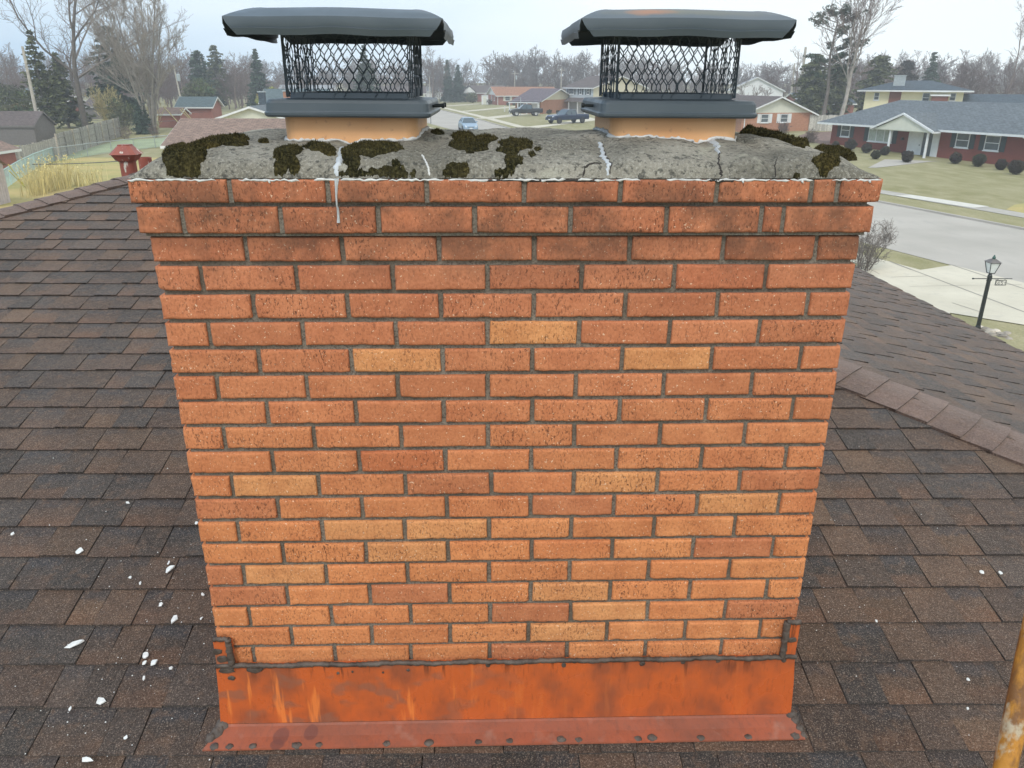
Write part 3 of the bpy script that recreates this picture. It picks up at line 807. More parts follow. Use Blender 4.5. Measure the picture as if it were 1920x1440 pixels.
MOSS = [([(-0.8832, 2.2035), (-0.9278, 2.367), (-0.6688, 1.8045), (-0.6164, 1.7655), (-0.6099, 1.729), (-0.616, 1.711), (-0.6153, 1.7025), (-0.6321, 1.7), (-0.6835, 1.7), (-0.6822, 1.7065), (-0.6929, 1.719)], 0.014),
    ([(-0.6859, 1.8345), (-0.6598, 1.9145), (-0.6247, 1.9325), (-0.5788, 1.9505), (-0.5652, 1.9085), (-0.6048, 1.8895), (-0.6018, 1.8155), (-0.6192, 1.7895), (-0.6476, 1.789)], 0.011),
    ([(-0.6096, 1.841), (-0.598, 1.867), (-0.5572, 1.874), (-0.5429, 1.828), (-0.5614, 1.8085), (-0.5887, 1.8145)], 0.009),
    ([(-0.543, 1.907), (-0.5274, 1.9245), (-0.5118, 1.8835), (-0.5246, 1.863)], 0.006),
    ([(-0.4716, 1.773), (-0.457, 1.812), (-0.4143, 1.7915), (-0.4144, 1.762), (-0.422, 1.7385), (-0.4048, 1.711), (-0.4014, 1.7055), (-0.4166, 1.7005), (-0.4287, 1.7055), (-0.441, 1.701), (-0.4561, 1.703), (-0.4597, 1.711), (-0.4453, 1.7165), (-0.4619, 1.731)], 0.012),
    ([(-0.4202, 1.8195), (-0.4041, 1.8355), (-0.3468, 1.805), (-0.3388, 1.7675), (-0.3538, 1.755), (-0.3885, 1.773)], 0.01),
    ([(-0.3325, 1.8055), (-0.2946, 1.82), (-0.2027, 1.806), (-0.1916, 1.774), (-0.2449, 1.7315), (-0.2537, 1.728), (-0.2897, 1.743), (-0.2766, 1.711), (-0.2824, 1.703), (-0.1875, 1.705), (-0.1876, 1.7), (-0.2917, 1.7), (-0.3221, 1.7015), (-0.2977, 1.7055), (-0.3077, 1.7165), (-0.3237, 1.752)], 0.012),
    ([(-0.2346, 1.8205), (-0.2079, 1.813), (-0.1919, 1.78), (-0.2052, 1.7555), (-0.2254, 1.768)], 0.009),
    ([(-0.2094, 1.715), (-0.1972, 1.717), (-0.1907, 1.709), (-0.1998, 1.706), (-0.2106, 1.71)], 0.007),
    ([(-0.2041, 1.703), (-0.1857, 1.705), (-0.1612, 1.7005), (-0.1766, 1.7), (-0.2042, 1.7)], 0.01),
    ([(-0.0998, 1.7025), (-0.0813, 1.7105), (-0.0505, 1.711), (-0.0469, 1.703), (-0.0522, 1.7), (-0.0968, 1.7)], 0.012),
    ([(0.0334, 1.7435), (0.046, 1.7465), (0.0692, 1.7355), (0.0669, 1.715), (0.056, 1.711), (0.0496, 1.7025), (0.0388, 1.7015), (0.008, 1.7015), (0.008, 1.704), (0.0312, 1.708)], 0.009),
    ([(-0.0974, 1.865), (-0.073, 1.928), (-0.0078, 1.937), (0.0178, 1.9035), (-0.0075, 1.856), (-0.009, 1.807), (-0.033, 1.7865), (-0.0718, 1.7995)], 0.009),
    ([(-0.094, 1.976), (-0.0798, 2.019), (-0.0362, 1.9835), (-0.0455, 1.9285), (-0.0833, 1.928)], 0.01),
    ([(0.0173, 1.8565), (0.0459, 1.8725), (0.0945, 1.8385), (0.0908, 1.796), (0.0631, 1.787), (0.0379, 1.807)], 0.008),
    ([(0.0119, 1.8), (0.0346, 1.804), (0.0613, 1.781), (0.0591, 1.7605), (0.0369, 1.7605)], 0.008),
    ([(-0.1492, 2.038), (-0.1325, 2.0595), (-0.111, 2.0), (-0.1343, 1.975)], 0.007),
    ([(-0.0555, 1.7905), (-0.0395, 1.793), (-0.0375, 1.7685), (-0.0516, 1.7645)], 0.006),
    ([(0.0829, 1.7635), (0.0944, 1.7715), (0.1001, 1.7585), (0.0884, 1.744)], 0.005),
    ([(0.0989, 1.796), (0.1121, 1.8005), (0.1109, 1.781), (0.1012, 1.7785)], 0.005),
    ([(0.6352, 2.0505), (0.7036, 2.135), (0.7432, 2.029), (0.7541, 1.959), (1.0221, 2.495), (1.0812, 2.4705), (1.0141, 2.1985), (0.98, 2.176), (0.9736, 2.3385), (0.737, 1.882), (0.7296, 1.968), (0.691, 2.038)], 0.016),
    ([(0.6991, 1.726), (0.7345, 1.7605), (0.7904, 1.8055), (0.7591, 1.7225), (0.7321, 1.708), (0.7278, 1.7), (0.7106, 1.7), (0.7095, 1.707)], 0.01),
    ([(0.6522, 1.7005), (0.6649, 1.7015), (0.6665, 1.7), (0.6554, 1.7)], 0.006)]
def moss(poly, seed, h=0.011):
    """a cushion of moss grown over the crown inside the outline poly (x,y)"""
    rr = random.Random(seed)
    xs = [p[0] for p in poly]; ys = [p[1] for p in poly]
    def inside(x, y):
        c_ = False; j = len(poly) - 1
        for i in range(len(poly)):
            xi, yi = poly[i]; xj, yj = poly[j]
            if (yi > y) != (yj > y) and x < (xj - xi) * (y - yi) / (yj - yi + 1e-12) + xi: c_ = not c_
            j = i
        return c_
    def edge(x, y):
        best = 9
        for i in range(len(poly)):
            ax, ay = poly[i]; bx, by = poly[(i + 1) % len(poly)]
            dx, dy = bx - ax, by - ay; l2 = dx * dx + dy * dy + 1e-12
            t_ = max(0, min(1, ((x - ax) * dx + (y - ay) * dy) / l2))
            best = min(best, math.hypot(x - ax - t_ * dx, y - ay - t_ * dy))
        return best
    st = 0.0023
    mb = MB(); idx = {}
    x0, x1, y0, y1 = min(xs) - .02, max(xs) + .02, max(min(ys) - .02, KY0 + .0005), min(max(ys) + .02, KY1)
    nx, ny = int((x1 - x0) / st) + 1, int((y1 - y0) / st) + 1
    val = {}
    for j in range(ny + 1):
        for i in range(nx + 1):
            x, y = x0 + i * st, y0 + j * st
            w = (noise.noise(Vector((x * 60, y * 60, seed))) * 0.0040 + noise.noise(Vector((x * 170, y * 170, seed))) * 0.0022) + 0.0016
            e_ = edge(x, y) * (1 if inside(x, y) else -1) + w
            val[(i, j)] = e_
            if e_ > 0:
                hh = h * min(1, (e_ / 0.010)) ** 0.55 * (0.75 + 0.35 * noise.noise(Vector((x * 45, y * 45, seed + 3)))) + noise.noise(Vector((x * 260, y * 260, 1))) * 0.0022
                z = crown_h(x, y) + max(0.0005, hh)
            else: z = crown_h(x, y) - 0.004
            mb.v.append((x + rr.uniform(-.0006, .0006), y + rr.uniform(-.0006, .0006), z)); idx[(i, j)] = len(mb.v) - 1
    for j in range(ny):
        for i in range(nx):
            q = [(i, j), (i + 1, j), (i + 1, j + 1), (i, j + 1)]
            if max(val[k] for k in q) > 0:
                f = 0.7 + 0.5 * rr.random()
                br = max(0, noise.noise(Vector(((x0 + i * st) * 14, (y0 + j * st) * 14, 7.7))))
                mb.f.append(tuple(idx[k] for k in q)); mb.c.append((f * (1 + br * .7), f * (1 + br * .45), f)); mb.k.append(0); mb.uv.extend([(0, 0)] * 4)
                if min(val[k] for k in q) > -0.001 and rr.random() < .45:
                    c0 = Vector(mb.v[idx[(i, j)]]); a = rr.uniform(0, 6.28); w = .0012
                    tip = c0 + Vector((rr.uniform(-.002, .002), rr.uniform(-.002, .002), rr.uniform(.003, .006)))
                    mb.v += [tuple(c0 + Vector((math.cos(a) * w, math.sin(a) * w, -.001))), tuple(c0 - Vector((math.cos(a) * w, math.sin(a) * w, .001))), tuple(tip)]
                    n_ = len(mb.v); g_ = rr.uniform(.7, 2.2); mb.f.append((n_ - 3, n_ - 2, n_ - 1)); mb.c.append((g_, g_ * .95, g_ * .8)); mb.k.append(0); mb.uv.extend([(0, 0)] * 3)
    return wpart(mb, 'moss_patch', 'moss', crown)
for i, (p, h) in enumerate(MOSS): moss(p, i + 1, h * 1.25)

# ------------------------------------------------------------------ flues
def rounded(x0, x1, y0, y1, r_, n=6):
    out = []
    for cx, cy, a0 in ((x1 - r_, y0 + r_, -90), (x1 - r_, y1 - r_, 0), (x0 + r_, y1 - r_, 90), (x0 + r_, y0 + r_, 180)):
        for k in range(n + 1):
            a = R(a0 + 90 * k / n); out.append((cx + r_ * math.cos(a), cy + r_ * math.sin(a)))
    return out
def ring(mb, outer, inner, z0, z1, col=(1, 1, 1)):
    n = len(outer)
    vs = [(x, y, z0) for x, y in outer] + [(x, y, z1) for x, y in outer] + [(x, y, z1) for x, y in inner] + [(x, y, z0) for x, y in inner]
    fs = []
    for i in range(n):
        j = (i + 1) % n
        fs += [(i, j, n + j, n + i), (n + i, n + j, 2 * n + j, 2 * n + i), (2 * n + i, 2 * n + j, 3 * n + j, 3 * n + i), (3 * n + i, 3 * n + j, j, i)]
    mb.raw(vs, fs, col)
FLUES = [(-0.486, -0.172), (0.286, 0.592)]
FY0, FY1 = 1.92, 2.26
for (fx0, fx1) in FLUES:
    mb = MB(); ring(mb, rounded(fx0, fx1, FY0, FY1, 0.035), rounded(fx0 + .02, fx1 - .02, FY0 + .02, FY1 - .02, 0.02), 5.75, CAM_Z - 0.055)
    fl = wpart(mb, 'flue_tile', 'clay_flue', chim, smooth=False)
    mb = MB(); rr = random.Random(int(fx0 * 100))
    ro = rounded(fx0 - .002, fx1 + .002, FY0 - .002, FY1 + .002, 0.036, 5)
    pts = []
    for i in range(len(ro)):
        a, b = ro[i], ro[(i + 1) % len(ro)]
        m = max(1, int(math.hypot(a[0] - b[0], a[1] - b[1]) / 0.007))
        for k in range(m): pts.append((a[0] + (b[0] - a[0]) * k / m, a[1] + (b[1] - a[1]) * k / m))
    P3 = [(x + rr.uniform(-.002, .002), y + rr.uniform(-.002, .002), crown_h(x, y) + rr.uniform(-.001, .004)) for x, y in pts]
    mb.tube(P3 + [P3[0]], [0.0025 + 0.0045 * rr.random() ** 2 for _ in range(len(P3) + 1)], 6)
    wpart(mb, 'caulk_bead', 'white_caulk', fl, smooth=True)

# ------------------------------------------------------------------ chimney caps
def chimney_cap(label, x0, x1, rusty, bolt_side, tilt):
    cx = (x0 + x1) / 2
    root = empty('rain_cap', label, 'chimney cap', (cx, (FY0 + FY1) / 2, CAM_Z - 0.075), group='black steel caps on the two flues')
    # skirt band clamped round the tile
    mb = MB()
    o = 0.031
    zb0, zb1 = CAM_Z - 0.078, CAM_Z - 0.040
    outs = [(o - .002, zb0 - .001), (o + .003, zb0 + .003), (o + .004, zb0 + .009), (o, zb0 + .012), (o - .001, zb0 + .030), (o - .006, zb0 + .037), (o - .040, zb1 + .001), (0.0 - .018, zb1 + .002), (-.0205, zb1 + .014), (-.022, zb1 + .014), (-.022, zb1 - .002), (o - .040, zb1 - .003), (o - .004, zb0 + .030), (o - .006, zb0)]
    n = None; vs = []
    for of, z in outs:
        rr_ = rounded(x0 - of, x1 + of, FY0 - of, FY1 + of, max(0.006, 0.010 + of * .3), 4); n = len(rr_)
        vs += [(x, y, z + tilt * (x - cx)) for x, y in rr_]
    fs = [(i * n + j, i * n + (j + 1) % n, ((i + 1) % len(outs)) * n + (j + 1) % n, ((i + 1) % len(outs)) * n + j) for i in range(len(outs)) for j in range(n)]
    mb.raw(vs, fs)
    band = wpart(mb, 'base_band', 'black_steel', root, smooth=False, bevel=0.0012, seg=2)
    for by in (2.02, 2.10) if bolt_side > 0 else (2.03,):
        mb = MB()
        sx = bolt_side; bx = (x1 + o - .006) if sx > 0 else (x0 - o + .006)
        z = CAM_Z - 0.056 + tilt * (bx - cx)
        mb.tube([(bx, by, z), (bx + sx * 0.030, by, z + .001)], 0.0035, 8)
        mb.tube([(bx + sx * 0.028, by, z + .001), (bx + sx * 0.035, by, z + .001)], 0.0065, 6)
        wpart(mb, 'bolt', 'black_iron', band)
    # expanded metal screen
    mb = MB()
    a, b, c_, d_ = x0 + .012, x1 - .012, FY0 + .022, FY1 - .022
    z0, z1 = CAM_Z - 0.036, CAM_Z + 0.108
    rows = 3
    hs = (z1 - z0) / rows
    def panel(p0, p1, ncell, seed):
        rr = random.Random(seed)
        e_ = Vector((p1[0] - p0[0], p1[1] - p0[1], 0)); L = e_.length; e_.normalize()
        nn = Vector((e_.y, -e_.x, 0))
        cw = L / ncell
        for i in range(-1, ncell + 1):
            for sgn in (1, -1):
                # one strand: zigzag between knuckles
                pts = []
                for k in range(rows * 2 + 1):
                    off = (0.5 if (k % 2) else 0.0) * sgn
                    uu = (i + 0.5 + off) * cw
                    uu = min(max(uu, 0), L)
                    pts.append((uu, z0 + k * hs / 2 + rr.uniform(-.0006, .0006)))
                q = []
                for k in range(len(pts) - 1):
                    u_a, z_a = pts[k]; u_b, z_b = pts[k + 1]
                    kn = 0.004
                    q += [(u_a, z_a + kn * (1 if k else 0)), (u_b, z_b - kn)]
                bow = 0.003 * math.sin(i * 1.7)
                P3 = [Vector((p0[0], p0[1], 0)) + e_ * u_ + nn * (0.002 * sgn + bow) + Vector((0, 0, z_ + tilt * 0.3 * (p0[0] - cx))) for u_, z_ in q]
                mb.tube(P3, 0.00125, 4, cap=False)
    panel((a, c_), (b, c_), 12, 1); panel((b, c_), (b, d_), 11, 2); panel((b, d_), (a, d_), 12, 3); panel((a, d_), (a, c_), 11, 4)
    wpart(mb, 'mesh_screen', 'black_steel', root)
    # lid: hipped pan with bent-down flanges whose corners are cut open
    lcx = cx - (0.015 if rusty else 0.0)
    lx0, lx1 = lcx - 0.229, lcx + 0.229
    ly0, ly1 = 1.80, 2.27
    zr = CAM_Z + 0.125; ztp = CAM_Z + 0.148; zh = CAM_Z + 0.091
    mb = MB()
    N = 12
    def sagz(x, y): return tilt * (x - cx) + 0.0015 * math.sin(x * 17 + 1) + 0.001 * math.sin(y * 23)
    top = [(lx0 + .060, ly0 + .080), (lx1 - .060, ly0 + .080), (lx1 - .060, ly1 - .080), (lx0 + .060, ly1 - .080)]
    rim = [(lx0, ly0), (lx1, ly0), (lx1, ly1), (lx0, ly1)]
    L = lambda p, q, t_: (p[0] + (q[0] - p[0]) * t_, p[1] + (q[1] - p[1]) * t_)
    def sheet(grid):
        vs = [p for r_ in grid for p in r_]; m = len(grid[0])
        mb.raw(vs, [(i * m + j, i * m + j + 1, (i + 1) * m + j + 1, (i + 1) * m + j) for i in range(len(grid) - 1) for j in range(m - 1)])
    g_ = []
    for i in range(N + 1):
        r_ = []
        for j in range(N + 1):
            x = top[0][0] + (top[1][0] - top[0][0]) * j / N; y = top[0][1] + (top[2][1] - top[0][1]) * i / N
            r_.append((x, y, ztp + sagz(x, y) + 0.003 * math.sin(math.pi * i / N) * math.sin(math.pi * j / N)))
        g_.append(r_)
    sheet(g_)
    for k in range(4):
        t0, t1, r0, r1 = top[k], top[(k + 1) % 4], rim[k], rim[(k + 1) % 4]
        inw = Vector((top[k][0] + t1[0] - r0[0] - r1[0], top[k][1] + t1[1] - r0[1] - r1[1], 0)).normalized()
        g_ = []
        for s_ in range(6):
            f = s_ / 5.0
            row_ = []
            for j in range(N + 1):
                a_ = L(t0, t1, j / N); b_ = L(r0, r1, j / N)
                x, y = L(a_, b_, f)
                zz = ztp + (zr - ztp) * (f ** 1.6)
                row_.append((x, y, zz + sagz(x, y)))
            g_.append(row_)
        # flange: narrower towards the hem, ends flared a little
        for hz, ins, cut in ((0.0, 0.0, 0.0), (0.35, -0.001, 0.006), (0.62, 0.001, 0.013), (0.66, -0.003, 0.015), (1.0, 0.002, 0.026)):
            if hz == 0.0: continue
            row_ = []
            for j in range(N + 1):
                t_ = j / N
                ed = Vector((r1[0] - r0[0], r1[1] - r0[1], 0)); Ln = ed.length; ed.normalize()
                s_ = cut + (Ln - 2 * cut) * t_
                x = r0[0] + ed.x * s_ + inw.x * ins; y = r0[1] + ed.y * s_ + inw.y * ins
                fl_ = 0.0035 * (math.exp(-t_ / .05) + math.exp(-(1 - t_) / .05)) * hz
                x -= inw.x * fl_; y -= inw.y * fl_
                row_.append((x, y, zr + (zh - zr) * hz + sagz(x, y) + 0.0012 * math.sin(j * 1.3 + k)))
            g_.append(row_)
        sheet(g_)
    lid = wpart(mb, 'lid', 'rusty_black_steel' if rusty else 'black_steel', root, smooth=True)
    m = lid.modifiers.new('weld', 'WELD'); m.merge_threshold = 0.0004
    m = lid.modifiers.new('solid', 'SOLIDIFY'); m.thickness = 0.0016; m.offset = -1
    m = lid.modifiers.new('es', 'EDGE_SPLIT'); m.split_angle = R(32)
    # two straps joining lid and screen
    for sx in (a + .004, b - .004):
        mb = MB()
        mb.box((sx - .008, (c_ + d_) / 2 - .002, z1 - .01), (sx + .008, (c_ + d_) / 2 + .002, ztp - 0.002))
        wpart(mb, 'bracket', 'black_steel', root)
chimney_cap('black steel chimney cap on the left flue, plain clean lid', -0.486, -0.172, False, 1, -0.006)
chimney_cap('black steel chimney cap on the right flue, orange rust spots on its lid', 0.286, 0.592, True, -1, -0.004)

# ------------------------------------------------------------------ flashing
FYF = CY0 - 0.012
def zroof(y): return 4.303 + S * (y - 1.713)
mb = MB()
zt_ = CAM_Z - 1.486
n = 60
g1 = []
for i in range(n + 1):
    x = -0.757 + (0.835 + 0.757) * i / n
    dn = 0.0012 * math.sin(i * .5) + 0.001 * math.sin(i * 1.3)
    g1.append([(x, FYF + dn, zt_ + 0.001 * math.sin(i * .9)), (x - .004 * (1 - i / n) + .008 * i / n, FYF - 0.002 + dn, zt_ - 0.09), (x - .012 * (1 - i / n) + .014 * i / n, FYF - 0.004, zroof(FYF) + 0.016)])
vs = [p for r_ in g1 for p in r_]
mb.raw(vs, [(i * 3 + j, i * 3 + j + 1, (i + 1) * 3 + j + 1, (i + 1) * 3 + j) for i in range(n) for j in (0, 1)])
mb.box((-0.756, FYF + .0005, zt_ - 0.012), (0.834, CY0 + .004, zt_ - 0.0005))
# corner upstands
mb.box((-0.7535, FYF - 0.0005, zt_ - 0.02), (-0.7060, CY0 + 0.002, CAM_Z - 1.400))
mb.box((0.7990, FYF - 0.0005, zt_ - 0.02), (0.8345, CY0 + 0.002, CAM_Z - 1.372))
# side flashings running up the slope
for sx, x in ((-1, CX0 - 0.006), (1, CX1 + 0.006)):
    k = 0; y = FYF
    while y < CY1:
        mb.box((x - .001, y, zroof(y) - .01), (x + .001, y + .16, zroof(y) + 0.20 + 0.0))
        y += .14
fla = wpart(mb, 'flashing', 'orange_flashing', chim)
mb = MB(); rr = random.Random(9)
g1 = []
ya, yb = FYF - 0.0045, 1.628
for i in range(n + 1):
    f = i / n
    wv = 0.0015 * math.sin(i * .7) + 0.001 * math.sin(i * 1.9)
    xt = -0.768 + (0.850 + 0.768) * f
    xb_ = -0.800 + (0.868 + 0.800) * f
    g1.append([(xt, ya, zroof(ya) + 0.0165), (xt, ya - .006, zroof(ya) + 0.0125), ((xt + xb_) / 2, (ya + yb) / 2, zroof((ya + yb) / 2) + 0.011 + wv * .5), (xb_, yb, zroof(yb) + 0.011 + abs(wv)), (xb_, yb - .0005, zroof(yb) + 0.0075)])
vs = [p for r_ in g1 for p in r_]
mb.raw(vs, [(i * 5 + j, i * 5 + j + 1, (i + 1) * 5 + j + 1, (i + 1) * 5 + j) for i in range(n) for j in range(4)])
apr = wpart(mb, 'flashing_apron', 'dull_flashing', chim, smooth=False)

def blob(mb, x, y, z, r_, seed, sx=1.3, up=0.5, nrm=None):
    rr = random.Random(seed); n1, n2 = 12, 6
    vs = []
    for j in range(n2 + 1):
        t_ = j / n2 * math.pi / 2
        for i in range(n1):
            a = 2 * math.pi * i / n1
            q = r_ * math.cos(t_) * (1 + 0.35 * noise.noise(Vector((math.cos(a) * 1.7, math.sin(a) * 1.7, seed))) + rr.uniform(-.08, .08))
            p = (sx * q * math.cos(a), q * math.sin(a), r_ * up * math.sin(t_) * (1 + 0.4 * noise.noise(Vector((a, t_ * 3, seed)))))
            if nrm == 'front': vs.append((x + p[0], y - p[2], z + p[1]))
            else: vs.append((x + p[0], y + p[1], z + p[2] + S * p[1]))
    mb.raw(vs, [(j * n1 + i, j * n1 + (i + 1) % n1, (j + 1) * n1 + (i + 1) % n1, (j + 1) * n1 + i) for j in range(n2) for i in range(n1)])
NAILS = [(-0.7696, 1.636), (-0.7279, 1.636), (-0.6642, 1.636), (-0.5451, 1.636), (-0.4838, 1.636), (-0.2974, 1.6363), (-0.1811, 1.6363), (-0.0451, 1.636), (0.0419, 1.636), (0.185, 1.6387), (0.2344, 1.636), (0.4, 1.637), (0.44, 1.6386), (0.5769, 1.636), (0.7089, 1.636), (0.8422, 1.636)]
for i, (x, y) in enumerate(NAILS):
    mb = MB(); blob(mb, x, y, zroof(y) + 0.0105, 0.0085 if i % 3 else 0.0105, i + 40, 1.3, 0.62)
    wpart(mb, 'sealant_dab', 'sealant', apr, smooth=True)
# long bead along the top of the flashing, corner beads and blobs
mb = MB(); rr = random.Random(3)
N2 = 220
pts = []; rad = []
for i in range(N2 + 1):
    x = -0.757 + (0.838 + 0.757) * i / N2
    pts.append((x, FYF - 0.001 + rr.uniform(-.001, .001), zt_ + 0.002 + 0.0018 * math.sin(i * .21) + rr.uniform(-.0012, .0012)))
    rad.append(0.0062 + 0.0022 * noise.noise(Vector((i * .11, 1, 1))) + rr.uniform(0, .0012))
mb.tube(pts, rad, 8)
for (xs_, ztop) in ((-0.7125, CAM_Z - 1.394), (0.7985, CAM_Z - 1.366)):
    pts = [(xs_ + rr.uniform(-.0015, .0015), FYF - .001, zt_ + (ztop - zt_) * i / 24) for i in range(25)]
    mb.tube(pts, [0.0075 + 0.003 * rr.random() for _ in pts], 8)
    xe = -0.752 if xs_ < 0 else 0.832
    pts = [(xs_ + (xe - xs_) * i / 8, FYF - .001, ztop + rr.uniform(-.002, .002)) for i in range(9)]
    mb.tube(pts, [0.006 + 0.002 * rr.random() for _ in pts], 8)
sb = wpart(mb, 'sealant_bead', 'sealant', fla, smooth=True)
SM = [(-0.6523, 4.5035, 0.012, 2.0), (-0.7288, 4.5023, 0.012, 1.8), (-0.7193, 4.4743, 0.008, 1.3), (-0.4284, 4.4850, 0.005, 0.8), (-0.2361, 4.4922, 0.005, 1.0), (-0.0168, 4.5044, 0.007, 1.0), (0.1928, 4.5007, 0.008, 0.8), (0.4100, 4.5021, 0.009, 0.9), (0.5234, 4.5056, 0.008, 0.9), (0.6209, 4.5065, 0.006, 1.1), (0.7346, 4.5100, 0.005, 1.0), (0.8054, 4.5040, 0.007, 1.0), (-0.5211, 4.4814, 0.004, 0.6), (-0.3884, 4.4897, 0.004, 0.8), (-0.3049, 4.4852, 0.004, 0.8)] + [(-0.745, CAM_Z - 1.435, 0.010, 1.2), (-0.735, CAM_Z - 1.460, 0.012, 1.2), (0.818, CAM_Z - 1.425, 0.009, 1.5)]
for i, (x, dz, r_, sx_) in enumerate(SM):
    mb = MB(); blob(mb, x, FYF - 0.001, dz, r_, 100 + i, sx_, 0.3, 'front')
    wpart(mb, 'sealant_smear', 'sealant', fla, smooth=True)
mb = MB()
for i, (x, y, r_) in enumerate([(-0.765, 1.700, .022), (-0.772, 1.678, .020), (-0.785, 1.662, .016), (-0.760, 1.715, .018), (0.850, 1.700, .018), (0.857, 1.682, .014), (0.863, 1.660, .012), (0.867, 1.640, .010)]):
    if i == 4: wpart(mb, 'sealant_corner', 'sealant', apr, smooth=True); mb = MB()
    blob(mb, x, y, zroof(y) + 0.006, r_, 140 + i, 1.0, 0.9)
wpart(mb, 'sealant_corner', 'sealant', apr, smooth=True)

# ================================================================== vents behind the left hip
def red_vent(label, x, y, zbase, zcap, w, cap=True):
    root = empty('vent_pipe', label, 'vent', (x, y, zbase))
    mb = MB()
    if cap:
        mb.prism(rounded(x - w * .27, x + w * .27, y - w * .27, y + w * .27, w * .2, 4), zbase, zcap - .02)
        mb.prism(rounded(x - w * .30, x + w * .30, y - w * .30, y + w * .30, w * .2, 4), zcap - .055, zcap - .035)
        wpart(mb, 'pipe', 'red_vent_paint', root)
        mb = MB(); h = w / 2
        def octo(r_, c_): return [(x - r_ + c_, y - r_), (x + r_ - c_, y - r_), (x + r_, y - r_ + c_), (x + r_, y + r_ - c_), (x + r_ - c_, y + r_), (x - r_ + c_, y + r_), (x - r_, y + r_ - c_), (x - r_, y - r_ + c_)]
        mb.prism(octo(h * .70, h * .28), zcap - .045, zcap + .005, (1, 1, 1), octo(h * .92, h * .28))
        mb.prism(octo(h, h * .30), zcap + .005, zcap + .075, (1, 1, 1), octo(h * .45, h * .15))
        mb.prism(octo(h * .45, h * .15), zcap + .075, zcap + .083)
        wpart(mb, 'vent_cap', 'red_vent_paint', root)
    else:
        mb.lathe([(w / 2, zbase), (w / 2, zcap), (w / 2 - .008, zcap), (w / 2 - .008, zcap - .02)], 16, x, y)
        wpart(mb, 'pipe', 'red_vent_paint', root, smooth=False)
t = NT('red_vent_paint')
c = t.mix(t.ramp(t.noise(9, 3), 0.35, 0.65), (0.30, 0.085, 0.055), (0.24, 0.065, 0.045))
c = t.mix(t.ramp(t.noise(17, 3, t.mapped((1.4, 1.4, .5), (3, 1, 1))), 0.61, 0.66), c, (0.55, 0.50, 0.42))
t.base(c, 0.5, 0.4)
red_vent('red painted metal vent with flared peeling cap, beyond the left hip', -3.086, 6.90, 5.019, 5.412, 0.225)
red_vent('plain short red vent pipe half hidden behind the left end of the crown', -3.151, 7.40, 4.981, 5.346, 0.115, False)

# ================================================================== ladder
lad = empty('ladder', 'weathered amber fibreglass ladder rail leaning on the roof edge, bottom right corner', 'ladder', (1.2, 0.2, 0.0))
t = NT('ladder_rail')
c = t.mix(t.ramp(t.noise(30, 5, t.mapped((1, 1, .35)), 0.7), 0.42, 0.58), (0.46, 0.20, 0.03), (0.20, 0.09, 0.03))
c = t.mix(t.ramp(t.noise(16, 5, t.mapped((1, 1, .6), (5, 1, 0)), 0.65), 0.53, 0.60, 0, 0.8), c, (0.48, 0.40, 0.28))
c = t.mix(t.ramp(t.noise(60, 4, t.mapped((1, 1, .3))), 0.62, 0.72, 0, 0.7), c, (0.75, 0.68, 0.50))
t.base(c, 0.5, 0.4).bump(t.noise(50, 3), 0.4, 0.01)
P0 = Vector((0.837, 0.930, 4.954)); P1 = Vector((0.871, 0.990, 5.135))
dv = (P1 - P0).normalized()
base_ = P0 - dv * (P0.z / dv.z); topp = P1 + dv * 0.45
mb = MB()
pts = [base_ + (topp - base_) * (i / 40) for i in range(41)]
mb.tube(pts, [0.0175 + 0.0010 * math.sin(i * 2.1) for i in range(41)], 12)
wpart(mb, 'rail', 'ladder_rail', lad, smooth=True)
off = Vector((0.40, 0.06, 0.0))
mb = MB(); mb.tube([p + off for p in pts], 0.0175, 12); wpart(mb, 'rail', 'ladder_rail', lad, smooth=True)
k = 0.3
while k < (topp - base_).length - 0.25:
    p = base_ + dv * k
    mb = MB(); mb.tube([p, p + off], 0.014, 10); wpart(mb, 'rung', 'galvanised', lad, smooth=True)
    k += 0.305

